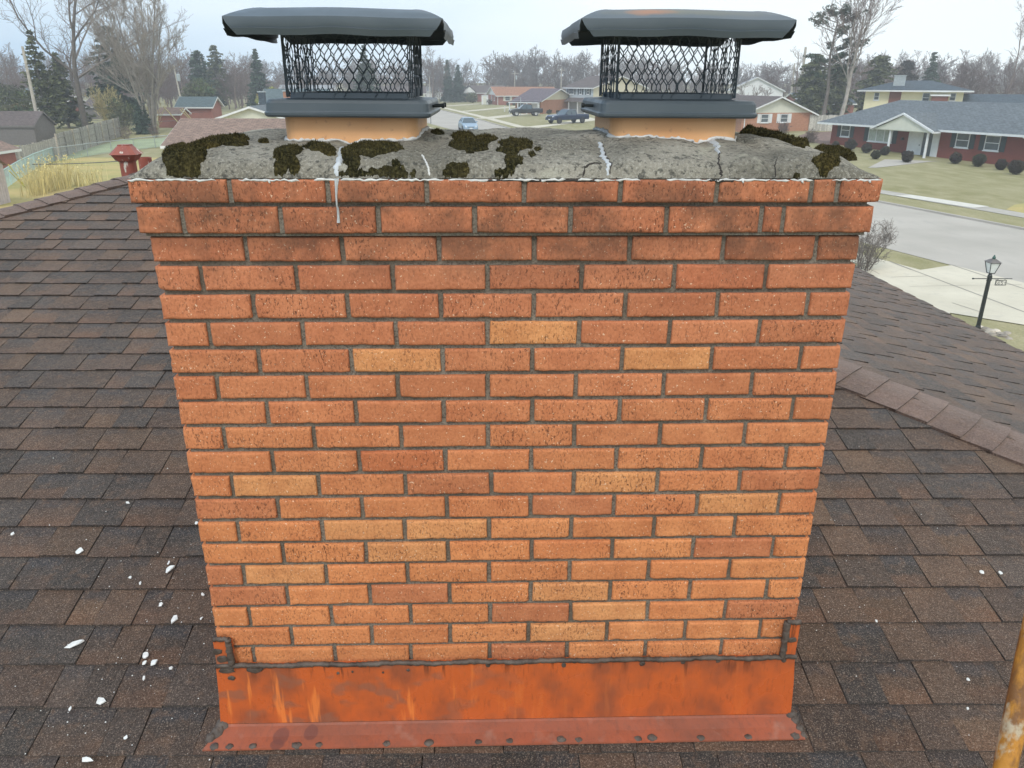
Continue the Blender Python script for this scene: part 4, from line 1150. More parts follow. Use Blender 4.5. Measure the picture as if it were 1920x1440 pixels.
# ================================================================== chips on the shingles
CHIPS = [(-1.4423, 2.3350, 0.017, 1.0, 'large bluish-white chip on the left shingles, farthest out of the big ones'),
    (-1.1014, 2.2520, 0.016, 1.3, 'white chip with a ragged spike, left of the lower bricks of the chimney'),
    (-1.1136, 2.2789, 0.008, 0.8, 'small white chip touching the spiky chip left of the chimney'),
    (-1.0794, 2.1091, 0.01, 1.0, 'roundish grey-white chip just below a course line left of the chimney'),
    (-1.0182, 2.0498, 0.015, 1.15, 'wedge-shaped pinkish-white chip left of the chimney, level with its lowest bricks'),
    (-1.2915, 1.9663, 0.02, 1.9, 'long thin leaf-shaped white chip lying alone on the left shingles'),
    (-1.0610, 1.9222, 0.013, 1.0, 'grey triangular chip at the top of the cluster of three beside the flashing'),
    (-1.0280, 1.8976, 0.013, 1.0, 'brightest white chip, right one of the cluster of three beside the flashing'),
    (-1.0543, 1.8969, 0.009, 1.2, 'small white chip, lower left one of the cluster of three beside the flashing'),
    (-0.9696, 1.8776, 0.007, 0.7, 'small upright sliver of a chip right of the cluster of three'),
    (-1.1337, 1.7752, 0.015, 1.0, 'solid oval white chip in the lower left of the roof'),
    (-1.2127, 1.7540, 0.007, 1.3, 'small white chip left of the oval chip'),
    (-1.0209, 1.6649, 0.008, 1.0, 'small crumpled white chip between the oval chip and the apron'),
    (-1.1022, 1.6077, 0.014, 1.5, 'crumbly white chip nearest the bottom edge of the photo'),
    (-1.0773, 2.4618, 0.008, 1.0, 'white chip touching the left edge of the chimney brickwork'),
    (-1.7119, 2.4182, 0.008, 1.2, 'small white chip on a course line near the left edge of the photo'),
    (-1.2208, 2.2202, 0.007, 1.0, 'tan chip in the crumbs above the round grey one'),
    (-1.1789, 2.1952, 0.006, 0.8, 'tiny cream chip on a shingle joint left of the chimney'),
    (-0.9576, 2.1448, 0.007, 1.2, 'white chip close to the brickwork, four courses above the flashing'),
    (-0.9337, 2.0523, 0.006, 0.8, 'small chip right of the wedge-shaped chip'),
    (-1.0382, 1.8462, 0.007, 0.7, 'small square chip below the cluster of three'),
    (1.6774, 2.1937, 0.008, 1.1, 'left one of the pair of round white chips on the far right shingles'),
    (1.7401, 2.1904, 0.009, 1.1, 'right one of the pair of round white chips on the far right shingles'),
    (1.2299, 2.0044, 0.006, 1.0, 'round white chip alone on the right shingles above a course line'),
    (1.4194, 1.7975, 0.006, 1.0, 'small white chip on the right shingles near the ladder'),
    (1.3700, 1.7071, 0.006, 1.0, 'small white chip at the edge of a slate-blue shingle near the ladder'),
    (-1.3635, 2.5665, 0.008, 1.5, 'pair-like white chip highest up on the left shingles')]
def chip(x, y, r_, label, seed, shape=1.0):
    rr = random.Random(seed); n_ = rr.choice([5, 6, 7, 8])
    z = zroof(y) + 0.0115
    ang = rr.uniform(0, 6.28)
    out = []
    for i in range(n_):
        a = 2 * math.pi * i / n_ + rr.uniform(-.3, .3)
        q = r_ * rr.uniform(0.6, 1.15)
        px, py = q * math.cos(a) * shape, q * math.sin(a) / shape
        out.append((px * math.cos(ang) - py * math.sin(ang), px * math.sin(ang) + py * math.cos(ang)))
    mb = MB(); out = [(q_[0] * .88, q_[1] * .88) for q_ in out]
    th_ = 0.002 + 0.10 * r_
    tx, ty = rr.uniform(-.25, .25), rr.uniform(-.05, .25)
    vs = [(px, py, S * py + tx * px + abs(tx) * r_ * .3) for px, py in out] + [(px * .9, py * .9, S * py + tx * px + ty * py + abs(tx) * r_ * .3 + th_) for px, py in out]
    mb.raw(vs, [tuple(range(n_))[::-1], tuple(range(n_, 2 * n_))] + [(i, (i + 1) % n_, n_ + (i + 1) % n_, n_ + i) for i in range(n_)])
    o = mb.build('mortar_chip', MATS['paint_chip'])
    o.location = (x, y, z)
    tag(o, label, 'chip', 'pale chips fallen on the shingles')
for i, (x, y, r_, sh, lab) in enumerate(CHIPS): chip(x, y, r_, lab, 300 + i, sh)
mb = MB(); rr = random.Random(31)
def crumbs(n_, cx, cy, sx, sy, big=0.0022):
    for _ in range(n_):
        x, y = rr.gauss(cx, sx), rr.gauss(cy, sy)
        if y < 1.3 or (CX0 - .02 < x < CX1 + .02 and y > 1.60): continue
        if abs(x - PKX) > HALF - (y - EY) - .1: continue
        q = big * (0.3 + rr.random() ** 2.5)
        z = zroof(y) + 0.009
        a = rr.uniform(0, 6.28); c_, s_ = math.cos(a) * q, math.sin(a) * q
        mb.raw([(x + c_, y + s_, z), (x - s_, y + c_, z), (x - c_, y - s_, z), (x + s_, y - c_, z), (x, y, z + q * 1.2)], [(0, 1, 4), (1, 2, 4), (2, 3, 4), (3, 0, 4)])
crumbs(130, -1.02, 2.02, 0.16, 0.20); crumbs(70, -1.15, 1.65, 0.18, 0.10); crumbs(70, -1.5, 2.4, 0.35, 0.25); crumbs(35, -0.85, 2.2, .06, .3)
crumbs(110, 1.05, 2.20, 0.14, 0.16, .0018); crumbs(50, 1.35, 2.1, 0.28, 0.2, .0018); crumbs(40, 1.3, 1.7, .3, .15, .0016); crumbs(40, 1.2, 2.7, .3, .3, .0016)
tag(mb.build('mortar_crumbs', MATS['paint_chip']), 'scatter of tiny white crumbs on the shingles either side of the chimney', 'debris', kind='stuff')

# ================================================================== terrain, streets
def gz(y):
    return max(0.0, min(1.0, (y - 60) / 35.0)) * 0.8
def clip_y(poly, yc, keep_above):
    out = []
    for i in range(len(poly)):
        a, b = poly[i], poly[(i + 1) % len(poly)]
        ia = (a[1] >= yc) == keep_above or a[1] == yc
        ib = (b[1] >= yc) == keep_above or b[1] == yc
        if ia: out.append(a)
        if ia != ib:
            t_ = (yc - a[1]) / (b[1] - a[1]); out.append((a[0] + (b[0] - a[0]) * t_, yc))
    return out
def ground_sheet(name, polys, mat, lift, kind='structure'):
    mb = MB()
    for poly in polys:
        for lo, hi in ((-1e5, 60.0), (60.0, 95.0), (95.0, 1e5)):
            p = poly
            if lo > -1e4: p = clip_y(p, lo, True)
            if p and hi < 1e4: p = clip_y(p, hi, False)
            if len(p) >= 3: mb.face([(x, y, gz(y) + lift) for x, y in p])
    o = mb.build(name, MATS[mat])
    o['kind'] = kind
    return o
def strip(L, Rr):
    return [[L[i], Rr[i], Rr[i + 1], L[i + 1]] for i in range(len(L) - 1)]
ground_sheet('ground', [[(-1500, -60), (1500, -60), (1500, 2600), (-1500, 2600)]], 'grass', 0.0)
ground_sheet('back_yard', [[(-60, 30), (-60, 44), (-28.4, 46.5), (-31.0, 52.5), (-33.3, 59), (-34.8, 66), (-9, 66), (-9, 30)], [(-70, 2), (-60, 30), (-9, 30), (-9, 2)]], 'dry_grass', 0.008)
ground_sheet('green_yard', [[(-33.754, 63.328), (-33.204, 65.843), (-32.855, 69.788), (-31.321, 72.397), (-29.352, 76.188), (-32.154, 83.753), (-36.532, 80.815), (-35.709, 71.037), (-34.444, 65.098)]], 'green_grass', 0.012)
RC_ = [(34.0, -2.0), (26.5, 22.0), (23.31, 33.34), (20.85, 41.47), (12.2, 64.5), (3.89, 88.4), (1.89, 98.2), (-1.78, 119.0), (-6.96, 145.7), (-10.03, 161.1), (-16.5, 182.0), (-30.0, 210.0), (-60.0, 240.0)]
LC_ = [(24.0, -2.0), (17.6, 22.0), (14.25, 33.0), (11.9, 40.6), (4.5, 64.5), (-3.2, 89.0), (-5.6, 98.2), (-10.2, 116.0), (-15.8, 140.0), (-19.5, 154.0), (-26.0, 174.0), (-39.0, 200.0), (-68.0, 228.0)]
ground_sheet('street', strip(LC_, RC_), 'road_concrete', 0.014)
def off(line, d):
    out = []
    for i, (x, y) in enumerate(line):
        a = line[max(0, i - 1)]; b = line[min(len(line) - 1, i + 1)]
        dx, dy = b[0] - a[0], b[1] - a[1]; l = math.hypot(dx, dy)
        out.append((x + dy / l * d, y - dx / l * d))
    return out
mb = MB()
def kerb(line, d0, d1):
    A, B = off(line, d0), off(line, d1)
    for i in range(len(line) - 1):
        q = [A[i], B[i], B[i + 1], A[i + 1]]
        z = [gz(p[1]) for p in q]
        mb.face([(p[0], p[1], z_ + 0.10) for p, z_ in zip(q, z)])
        mb.face([(q[0][0], q[0][1], z[0]), (q[3][0], q[3][1], z[3]), (q[3][0], q[3][1], z[3] + .10), (q[0][0], q[0][1], z[0] + .10)])
        mb.face([(q[1][0], q[1][1], z[1]), (q[2][0], q[2][1], z[2]), (q[2][0], q[2][1], z[2] + .10), (q[1][0], q[1][1], z[1] + .10)])
kerb(RC_, 0.0, 0.16)
tag(mb.build('kerb', MATS['road_concrete']), kind='structure')
SWR = [(-9.9, 176.9), (-4.8, 150.7), (-0.1, 125.7), (4.3, 100.5), (7.9, 86.0), (15.0, 66.0), (23.6, 46.3), (25.6, 40.5), (26.6, 37.2), (32.0, 22.0)]
ground_sheet('pavement', strip(SWR, off(SWR, 1.3))[:5], 'walk_concrete', 0.018)
ground_sheet('pavement', strip(SWR, off(SWR, 1.3))[5:], 'old_concrete', 0.018)
ground_sheet('new_pavement_slab', [[(24.1, 44.6), (22.95, 44.2), (24.75, 39.6), (25.9, 40.1)]], 'white_concrete', 0.030)
near_walk = [(14.2, 27.6), (12.9, 27.1), (3.0, 60.0), (-7.0, 92.0)]
SWL = [(14.9, 25.3), (13.5, 29.5), (4.2, 60.0), (-5.6, 92.0), (-9.5, 107.0)]
ground_sheet('pavement', strip(off(SWL, -1.3), SWL), 'walk_concrete', 0.018)
def quad_path(name, pts, mat='walk_concrete', lift=0.022): return ground_sheet(name, [pts], mat, lift)
quad_path('driveway', [(9.0, 15.5), (12.8, 20.5), (14.3, 19.2), (18.0, 17.8), (18.1, 21.0), (16.25, 26.5), (14.6, 25.7), (12.6, 26.4), (5.0, 22.8)])
# joints in the drive
mb = MB()
def joint(a, b, w=0.035, z=0.027):
    dx, dy = b[0] - a[0], b[1] - a[1]; l = math.hypot(dx, dy); nx, ny = -dy / l * w / 2, dx / l * w / 2
    mb.face([(a[0] - nx, a[1] - ny, gz(a[1]) + z), (b[0] - nx, b[1] - ny, gz(b[1]) + z), (b[0] + nx, b[1] + ny, gz(b[1]) + z), (a[0] + nx, a[1] + ny, gz(a[1]) + z)])
joint((14.307, 27.103), (14.935, 20.549), .05)
joint((16.231, 26.484), (16.620, 23.126), .05)
joint((13.437, 21.534), (13.692, 20.569), .03)
joint((13.179, 24.705), (14.448, 24.859), .02)
joint((13.168, 23.484), (16.895, 23.666), .015)
tag(mb.build('drive_joints', MATS['joint_line']), kind='structure')
quad_path('driveway', [(-2.310, 123.047), (0.021, 120.311), (7.650, 141.930), (4.149, 139.840)])
quad_path('driveway', [(2.264, 96.822), (4.413, 94.460), (8.066, 102.777), (15.782, 118.266), (15.569, 126.872), (7.859, 105.918)])
quad_path('path', [(-5.839, 151.373), (-4.074, 150.613), (5.829, 177.791), (5.685, 185.270)])
quad_path('path', [(-11.295, 183.876), (-9.633, 181.470), (-1.853, 203.148), (-2.958, 206.219)])
quad_path('path', [(28.458, 59.562), (29.105, 59.564), (35.583, 63.656), (36.275, 63.660), (32.385, 65.083)], 'road_concrete')
quad_path('dead_grass_patch', [(26.208, 39.202), (27.684, 40.819), (29.224, 41.770), (26.412, 37.530)], 'dry_grass', 0.010)
quad_path('flower_bed', [(35.623, 90.371), (33.190, 86.573), (31.660, 74.461), (36.114, 81.916), (39.116, 92.436)], 'mulch', 0.012)

# ================================================================== houses
def face_frame(face, W_, D_):
    if face == 'f': return Vector((0, 0, 0)), Vector((1, 0, 0)), Vector((0, -1, 0))
    if face == 'r': return Vector((W_, 0, 0)), Vector((0, 1, 0)), Vector((1, 0, 0))
    if face == 'l': return Vector((0, D_, 0)), Vector((0, -1, 0)), Vector((-1, 0, 0))
    return Vector((W_, D_, 0)), Vector((-1, 0, 0)), Vector((0, 1, 0))
def fbox(mb, fr, u0, u1, z0, z1, d0, d1):
    o, e_, n = fr
    pts = []
    for z in (z0, z1):
        for (u, d) in ((u0, d0), (u1, d0), (u1, d1), (u0, d1)):
            p = o + e_ * u + n * d; pts.append((p.x, p.y, p.z + z))
    mb.raw(pts, [(0, 3, 2, 1), (4, 5, 6, 7), (0, 1, 5, 4), (1, 2, 6, 5), (2, 3, 7, 6), (3, 0, 4, 7)])
def part(mb, name, mat, parent, **k): return mb.build(name, MATS[mat], parent, **k)
def window(root, fr, u, z, w, h, frame='white_trim', pane='window_glass', shutter=None, rails=1, mull=0):
    mb = MB(); t_ = 0.07
    fbox(mb, fr, u, u + t_, z, z + h, 0.004, 0.05); fbox(mb, fr, u + w - t_, u + w, z, z + h, 0.004, 0.05)
    fbox(mb, fr, u + t_, u + w - t_, z + h - t_, z + h, 0.004, 0.05); fbox(mb, fr, u + t_, u + w - t_, z, z + t_, 0.004, 0.05)
    for k in range(rails): fbox(mb, fr, u + t_, u + w - t_, z + h * (k + 1) / (rails + 1) - .025, z + h * (k + 1) / (rails + 1) + .025, 0.004, 0.045)
    for k in range(mull): fbox(mb, fr, u + w * (k + 1) / (mull + 1) - .04, u + w * (k + 1) / (mull + 1) + .04, z + t_, z + h - t_, 0.004, 0.047)
    wn_ = part(mb, 'window', frame, root)
    mb = MB(); fbox(mb, fr, u + t_, u + w - t_, z + t_, z + h - t_, 0.002, 0.02); part(mb, 'pane', pane, wn_)
    mb = MB(); fbox(mb, fr, u - .06, u + w + .06, z - .08, z - .002, 0.002, 0.09); part(mb, 'sill', frame, wn_)
    if shutter:
        for a in (u - .05 - shutter[1], u + w + .05):
            mb = MB(); fbox(mb, fr, a, a + shutter[1], z - .04, z + h + .02, 0.003, 0.04)
            for q in range(6): fbox(mb, fr, a + .05, a + shutter[1] - .05, z + .02 + h * q / 6.3, z + .02 + h * q / 6.3 + .05, 0.04, 0.052)
            part(mb, 'shutter', shutter[0], root)
def build_house(name, label, A, B, W_, D_, eave, ridge, roof='gx', wall='wall_red_brick', roofm='roof_brown', over=0.45, gable=None, z0=None, fascia='white_trim', group=None, gable_z=None, hip_in=None):
    dx, dy = B[0] - A[0], B[1] - A[1]; ang = math.atan2(dy, dx)
    z_ = gz(A[1]) if z0 is None else z0
    root = empty(name, label, 'house', (A[0], A[1], z_), ang, group)
    mb = MB()
    def wall_face(p, q, top=None):
        L = math.hypot(q[0] - p[0], q[1] - p[1])
        mb.face([(p[0], p[1], -0.6), (q[0], q[1], -0.6), (q[0], q[1], eave), (p[0], p[1], eave)], (1, 1, 1), [(0, -.6), (L, -.6), (L, eave), (0, eave)])
    wall_face((0, 0), (W_, 0)); wall_face((W_, 0), (W_, D_)); wall_face((W_, D_), (0, D_)); wall_face((0, D_), (0, 0))
    mb.face([(0, 0, eave), (W_, 0, eave), (W_, D_, eave), (0, D_, eave)])
    part(mb, 'wall', wall, root)
    th_ = 0.16
    gm = gable or wall
    if roof == 'gy':
        for y, s_ in ((0.0, -1), (D_, 1)):
            mb = MB(); mb.face([(0, y, eave), (W_, y, eave), (W_ / 2, y, ridge - th_)], (1, 1, 1), [(0, 0), (W_, 0), (W_ / 2, ridge - eave)])
            part(mb, 'gable', gm, root)
        mb = MB(); fb = MB()
        for sx in (0, 1):
            xe = -over if sx == 0 else W_ + over
            sl = (ridge - eave) / (W_ / 2); ze = eave - sl * over
            L = math.hypot(W_ / 2 + over, ridge - ze)
            a = [(xe, -over, ze), (xe, D_ + over, ze), (W_ / 2, D_ + over, ridge), (W_ / 2, -over, ridge)]
            if sx: a = a[::-1]
            uv = [(0, 0), (D_ + 2 * over, 0), (D_ + 2 * over, L), (0, L)]
            if sx: uv = uv[::-1]
            mb.face([(x, y, z + .012) for x, y, z in a], (1, 1, 1), uv)
            xi = xe + (0.03 if sx == 0 else -0.03)
            for y0_, y1_ in ((-over - .02, -over + .03), (D_ + over - .03, D_ + over + .02)):
                pr = [(xe, ze - th_), (W_ / 2, ridge - th_), (W_ / 2, ridge), (xe, ze)] if sx == 0 else [(W_ / 2, ridge - th_), (xe, ze - th_), (xe, ze), (W_ / 2, ridge)]
                fb.extr(pr, 'y', y0_, y1_)
            fb.box((min(xe, xi), -over + .03, ze - th_), (max(xe, xi), D_ + over - .03, ze + .005))
            fb.face([(xe, -over, ze - .02), (xe, D_ + over, ze - .02), (W_ / 2, D_ + over, ridge - .02), (W_ / 2, -over, ridge - .02)])
        part(mb, 'roof', roofm, root); part(fb, 'fascia', fascia, root)
    elif roof == 'gx':
        for x in (0.0, W_):
            mb = MB(); mb.face([(x, 0, eave), (x, D_, eave), (x, D_ / 2, ridge - th_)], (1, 1, 1), [(0, 0), (D_, 0), (D_ / 2, ridge - eave)])
            part(mb, 'gable', gm, root)
        mb = MB(); fb = MB()
        sl = (ridge - eave) / (D_ / 2); ze = eave - sl * over; L = math.hypot(D_ / 2 + over, ridge - ze)
        for sy in (0, 1):
            ye = -over if sy == 0 else D_ + over
            a = [(-over, ye, ze), (W_ + over, ye, ze), (W_ + over, D_ / 2, ridge), (-over, D_ / 2, ridge)]
            uv = [(0, 0), (W_ + 2 * over, 0), (W_ + 2 * over, L), (0, L)]
            mb.face([(x, y, z + .012) for x, y, z in a], (1, 1, 1), uv)
            yi = ye + (0.03 if sy == 0 else -0.03)
            fb.box((-over + .03, min(ye, yi), ze - th_), (W_ + over - .03, max(ye, yi), ze + .005))
            for x0_, x1_ in ((-over - .02, -over + .03), (W_ + over - .03, W_ + over + .02)):
                pr = [(ye, ze - th_), (D_ / 2, ridge - th_), (D_ / 2, ridge), (ye, ze)]
                fb.extr(pr, 'x', x0_, x1_)
            fb.face([(-over, ye, ze - .02), (W_ + over, ye, ze - .02), (W_ + over, D_ / 2, ridge - .02), (-over, D_ / 2, ridge - .02)])
        part(mb, 'roof', roofm, root); part(fb, 'fascia', fascia, root)
    else:
        mb = MB(); fb = MB()
        hi = hip_in if hip_in is not None else D_ / 2 + over
        x0, x1, y0, y1 = -over, W_ + over, -over, D_ + over
        rx0, rx1, ry = x0 + hi, x1 - hi, D_ / 2
        ze = eave
        Lf = math.hypot(ry - y0, ridge - ze); Ls = math.hypot(hi, ridge - ze)
        P = lambda x, y, z: (x, y, z + .012)
        mb.face([P(x0, y0, ze), P(x1, y0, ze), P(rx1, ry, ridge), P(rx0, ry, ridge)], (1, 1, 1), [(0, 0), (x1 - x0, 0), (rx1 - x0, Lf), (rx0 - x0, Lf)])
        mb.face([P(x1, y1, ze), P(x0, y1, ze), P(rx0, ry, ridge), P(rx1, ry, ridge)], (1, 1, 1), [(0, 0), (x1 - x0, 0), (x1 - rx0, Lf), (x1 - rx1, Lf)])
        mb.face([P(x0, y1, ze), P(x0, y0, ze), P(rx0, ry, ridge)], (1, 1, 1), [(0, 0), (y1 - y0, 0), ((y1 - y0) / 2, Ls)])
        mb.face([P(x1, y0, ze), P(x1, y1, ze), P(rx1, ry, ridge)], (1, 1, 1), [(0, 0), (y1 - y0, 0), ((y1 - y0) / 2, Ls)])
        for a, b in (((x0, y0), (x1, y0 + .05)), ((x0, y1 - .05), (x1, y1)), ((x0, y0 + .05), (x0 + .05, y1 - .05)), ((x1 - .05, y0 + .05), (x1, y1 - .05))):
            fb.box((a[0], a[1], ze - th_), (b[0], b[1], ze + .008))
        fb.box((x0 + .05, y0 + .05, ze - .06), (x1 - .05, y1 - .05, ze - .04))
        part(mb, 'roof', roofm, root); part(fb, 'fascia', fascia, root)
    return root
def chimney_on(root, x, y, z0, z1, w=0.9, d=0.6, mat='wall_brown_brick', cap='galvanised'):
    mb = MB(); 
    for a, b in (((x, y), (x + w, y)), ((x + w, y), (x + w, y + d)), ((x + w, y + d), (x, y + d)), ((x, y + d), (x, y))):
        L = math.hypot(b[0] - a[0], b[1] - a[1])
        mb.face([(a[0], a[1], z0), (b[0], b[1], z0), (b[0], b[1], z1), (a[0], a[1], z1)], (1, 1, 1), [(0, 0), (L, 0), (L, z1 - z0), (0, z1 - z0)])
    mb.face([(x, y, z1), (x + w, y, z1), (x + w, y + d, z1), (x, y + d, z1)])
    c_ = part(mb, 'chimney', mat, root)
    mb = MB(); mb.box((x - .06, y - .06, z1), (x + w + .06, y + d + .06, z1 + .1)); part(mb, 'chimney_top', cap, c_)

# ---- red brick ranch across the street
RA, RB_ = (33.2, 78.2), (40.55, 59.4)
ranch = build_house('ranch_house', 'long red brick ranch house with slate-grey hip roof and white gabled porch, far right', RA, RB_, 29.0, 8.6, 2.30, 4.38, 'hip', 'wall_red_brick', 'roof_slate_grey', 1.0, z0=0.10, hip_in=4.6)
fr = face_frame('f', 29, 8.6)
window(ranch, fr, 1.22, 1.08, 1.12, 1.18, shutter=('dark_shutter', .42))
window(ranch, fr, 4.62, 0.88, 2.70, 1.38, pane='curtain_glass', rails=0, mull=2, shutter=('dark_shutter', .45))
window(ranch, fr, 13.75, 0.98, 1.22, 1.14, shutter=('dark_shutter', .42))
window(ranch, fr, 16.35, 0.94, 1.28, 1.14, shutter=('dark_shutter', .42))
window(ranch, fr, 22.5, 0.94, 1.28, 1.14, shutter=('dark_shutter', .42))
mb = MB(); fbox(mb, fr, 9.1, 9.28, -.1, 2.2, .002, .07); fbox(mb, fr, 10.42, 10.58, -.1, 2.2, .002, .07); fbox(mb, fr, 11.55, 12.2, -.1, 2.2, .002, .07); fbox(mb, fr, 9.28, 11.55, 2.05, 2.2, .002, .07)
df = part(mb, 'door_frame', 'white_trim', ranch)
mb = MB(); fbox(mb, fr, 9.28, 10.42, -.1, 2.05, .002, .035)
for a in (9.4, 9.9):
    for z in (0.15, 0.8, 1.45): fbox(mb, fr, a, a + .38, z, z + .42, .035, .048)
dr_ = part(mb, 'door', 'white_trim', ranch)
mb = MB(); fbox(mb, fr, 10.32, 10.36, 0.85, 0.95, .035, .09); part(mb, 'handle', 'black_iron', dr_)
mb = MB(); fbox(mb, fr, 10.58, 11.55, -.1, 2.05, .002, .02); part(mb, 'side_light', 'window_glass', ranch)
mb = MB(); mb.box((6.7, -1.75, -.35), (12.9, -.005, -.06)); part(mb, 'porch_step', 'walk_concrete', ranch)
for x in (8.40, 12.25):
    mb = MB(); mb.lathe([(.15, -.06), (.15, .05), (.115, .06), (.10, 2.02), (.13, 2.04), (.13, 2.1)], 12, x, -1.5); part(mb, 'porch_column', 'white_trim', ranch)
mb = MB(); fb = MB()
gx0, gx1, gy, gr, ge = 6.55, 12.95, -1.85, 3.50, 2.18
gm_ = (gx0 + gx1) / 2
mb.face([(gx0, gy, ge), (gx0, 2.6, ge), (gm_, 2.6, gr), (gm_, gy, gr)], (1, 1, 1), [(0, 0), (4.5, 0), (4.5, 3.4), (0, 3.4)])
mb.face([(gx1, 2.6, ge), (gx1, gy, ge), (gm_, gy, gr), (gm_, 2.6, gr)], (1, 1, 1), [(0, 0), (4.5, 0), (4.5, 3.4), (0, 3.4)])
part(mb, 'porch_roof', 'roof_slate_grey', ranch)
for pr in ([(gx0 - .05, ge - .14), (gm_, gr - .14), (gm_, gr + .03), (gx0 - .05, ge + .03)], [(gm_, gr - .14), (gx1 + .05, ge - .14), (gx1 + .05, ge + .03), (gm_, gr + .03)]):
    fb.extr(pr, 'y', gy - .08, gy + .03)
fb.box((gx0, gy + .03, ge - .16), (gx0 + .12, -1.0, ge - .02)); fb.box((gx1 - .12, gy + .03, ge - .16), (gx1, -1.0, ge - .02))
part(fb, 'porch_fascia', 'white_trim', ranch)
mb = MB(); mb.extr([(gx0 + .25, ge - .08), (gx1 - .25, ge - .08), (gm_, gr - .16)], 'y', gy + .10, gy + .14); mb.box((gx0 + .1, gy + .14, ge - .13), (gx1 - .1, -1.05, ge - .09)); part(mb, 'porch_gable', 'offwhite_siding', ranch)
mb = MB(); mb.tube([(20.0, -.92, 2.15), (20.25, -.5, 1.85), (20.35, -.06, 1.75), (20.35, -.06, -.2)], .055, 6); part(mb, 'downpipe', 'white_trim', ranch)
mb = MB(); mb.tube([(8.55, -.15, 1.42), (8.55, -.15, 1.2)], [.09, .13], 8); part(mb, 'porch_lamp', 'black_iron', ranch)

# ---- cream gable brick house left of it
bg = build_house('gable_house', 'small brick house with cream gable front and two white-shuttered windows, right of the right flue', (28.31, 91.22), (36.79, 93.42), 9.1, 13.0, 2.05, 3.80, 'gy', 'wall_orange_brick', 'roof_darkbrown', 0.55, gable='offwhite_siding', z0=0.72)
fr = face_frame('f', 9.1, 13)
for u in (2.42, 4.95): window(bg, fr, u, 1.0, 1.0, .93, shutter=('white_trim', .40))
mb = MB(); fbox(mb, fr, 0.32, .42, -.1, 2.0, .003, .06); part(mb, 'downpipe', 'white_trim', bg)
build_house('brown_roof_house', 'low brown-roofed house directly behind the cream gable house', (22.0, 112), (38, 114), 14.0, 9, 2.2, 3.7, 'gx', 'wall_brown_brick', 'roof_darkbrown', .4)
wh = build_house('white_gable_house', 'white gabled house behind bare saplings, right of the right chimney cap', (44.4, 152), (54, 149.5), 9.4, 10, 3.9, 6.1, 'gy', 'white_trim', 'roof_pale', .4, gable='white_trim')
window(wh, face_frame('f', 9.4, 10), 7.2, .6, .9, 2.0)
nv = build_house('navy_roof_house', 'low house with dark navy roof and brick end wall behind the grey board fence', (47.5, 124), (56, 125), 8.5, 7, 2.3, 3.7, 'gx', 'wall_pinkred_brick', 'roof_navy', .3)
# ---- yellow two-storey behind the ranch
yh = build_house('two_storey_house', 'pale yellow two-storey house with dark hip roof rising behind the ranch house', (45.968, 100.000), (46.861, 99.551), 10.6, 8.0, 5.15, 6.25, 'hip', 'yellow_siding', 'roof_navy', .95, z0=0.0, hip_in=4.5)
fr = face_frame('f', 10.6, 8)
window(yh, fr, 1.0, 4.0, .6, .9); window(yh, fr, 6.3, 3.8, .8, 1.1); window(yh, fr, 9.2, 4.0, .65, .9)
mb = MB(); fbox(mb, fr, 2.7, 4.0, 0, 5.0, .003, .12); part(mb, 'brick_panel', 'wall_red_brick', yh)
chimney_on(yh, 2.9, 1.2, 5.0, 6.75, 1.3, .9, 'galvanised', 'galvanised')
mb = MB(); mb.box((7.3, -1.4, 3.5), (9.0, -.2, 4.55)); part(mb, 'dormer', 'wall_red_brick', yh)
mb = MB(); mb.box((7.1, -1.6, 4.55), (9.2, -.1, 4.72)); part(mb, 'dormer_roof', 'white_trim', yh)
build_house('navy_roof_house', 'long dark-roofed wing house right of the yellow two-storey house', (55.612, 95.151), (56.684, 94.612), 22.0, 9.0, 3.35, 4.75, 'gx', 'yellow_siding', 'roof_navy', .5, z0=0.0)

# ---- houses along the far side of the street, centre
ts = build_house('two_storey_house', 'grey-sided two-storey house with dark shutters, left of the right flue', (13.7, 149.0), (18.1, 142.6), 7.4, 12.5, 4.35, 6.2, 'gx', 'grey_siding', 'roof_darkbrown', .5, gable='cream_siding')
fr = face_frame('f', 7.4, 12.5)
window(ts, fr, .8, 3.1, 1.5, 1.05, shutter=('dark_shutter', .32)); window(ts, fr, 3.7, 3.1, .7, 1.05, shutter=('dark_shutter', .32)); window(ts, fr, 5.7, 3.1, .7, 1.05, shutter=('dark_shutter', .32))
mb = MB(); fbox(mb, fr, 3.2, 4.2, 0, 2.0, .003, .05); part(mb, 'door', 'white_trim', ts)
mb = MB(); mb.face([(.2, -1.6, 1.9), (7.2, -1.6, 1.9), (6.6, -.003, 2.55), (.8, -.003, 2.55)], (1, 1, 1), [(0, 0), (7, 0), (6.4, 1.7), (.6, 1.7)]); mb.face([(.2, -1.6, 1.9), (.8, -.003, 2.55), (.2, -.003, 1.9)]); part(mb, 'porch_roof', 'roof_darkbrown', ts)
for x in (.4, 2.6, 5.0, 7.0):
    mb = MB(); mb.box((x - .06, -1.5, 0), (x + .06, -1.38, 1.88)); part(mb, 'porch_column', 'white_trim', ts)
mb = MB(); mb.box((7.402, .02, 0), (7.43, 12.48, 4.33)); part(mb, 'side_wall', 'cream_siding', ts)
cp = build_house('carport_house', 'tan brick house with mauve roof and open carport beside the black pickup', (4.4, 143.5), (8.6, 140.6), 5.2, 12.0, 2.25, 4.05, 'gx', 'wall_orange_brick', 'roof_mauve', .5, gable='cream_siding')
fr = face_frame('f', 5.2, 12)
mb = MB(); mb.face([(-.5, -1.5, 1.86), (5.7, -1.5, 1.86), (5.7, -.45, 2.10), (-.5, -.45, 2.10)]); part(mb, 'carport_roof', 'roof_mauve', cp)
mb = MB(); mb.box((-.5, -1.55, 1.74), (5.7, -1.5, 1.88)); part(mb, 'carport_fascia', 'white_trim', cp)
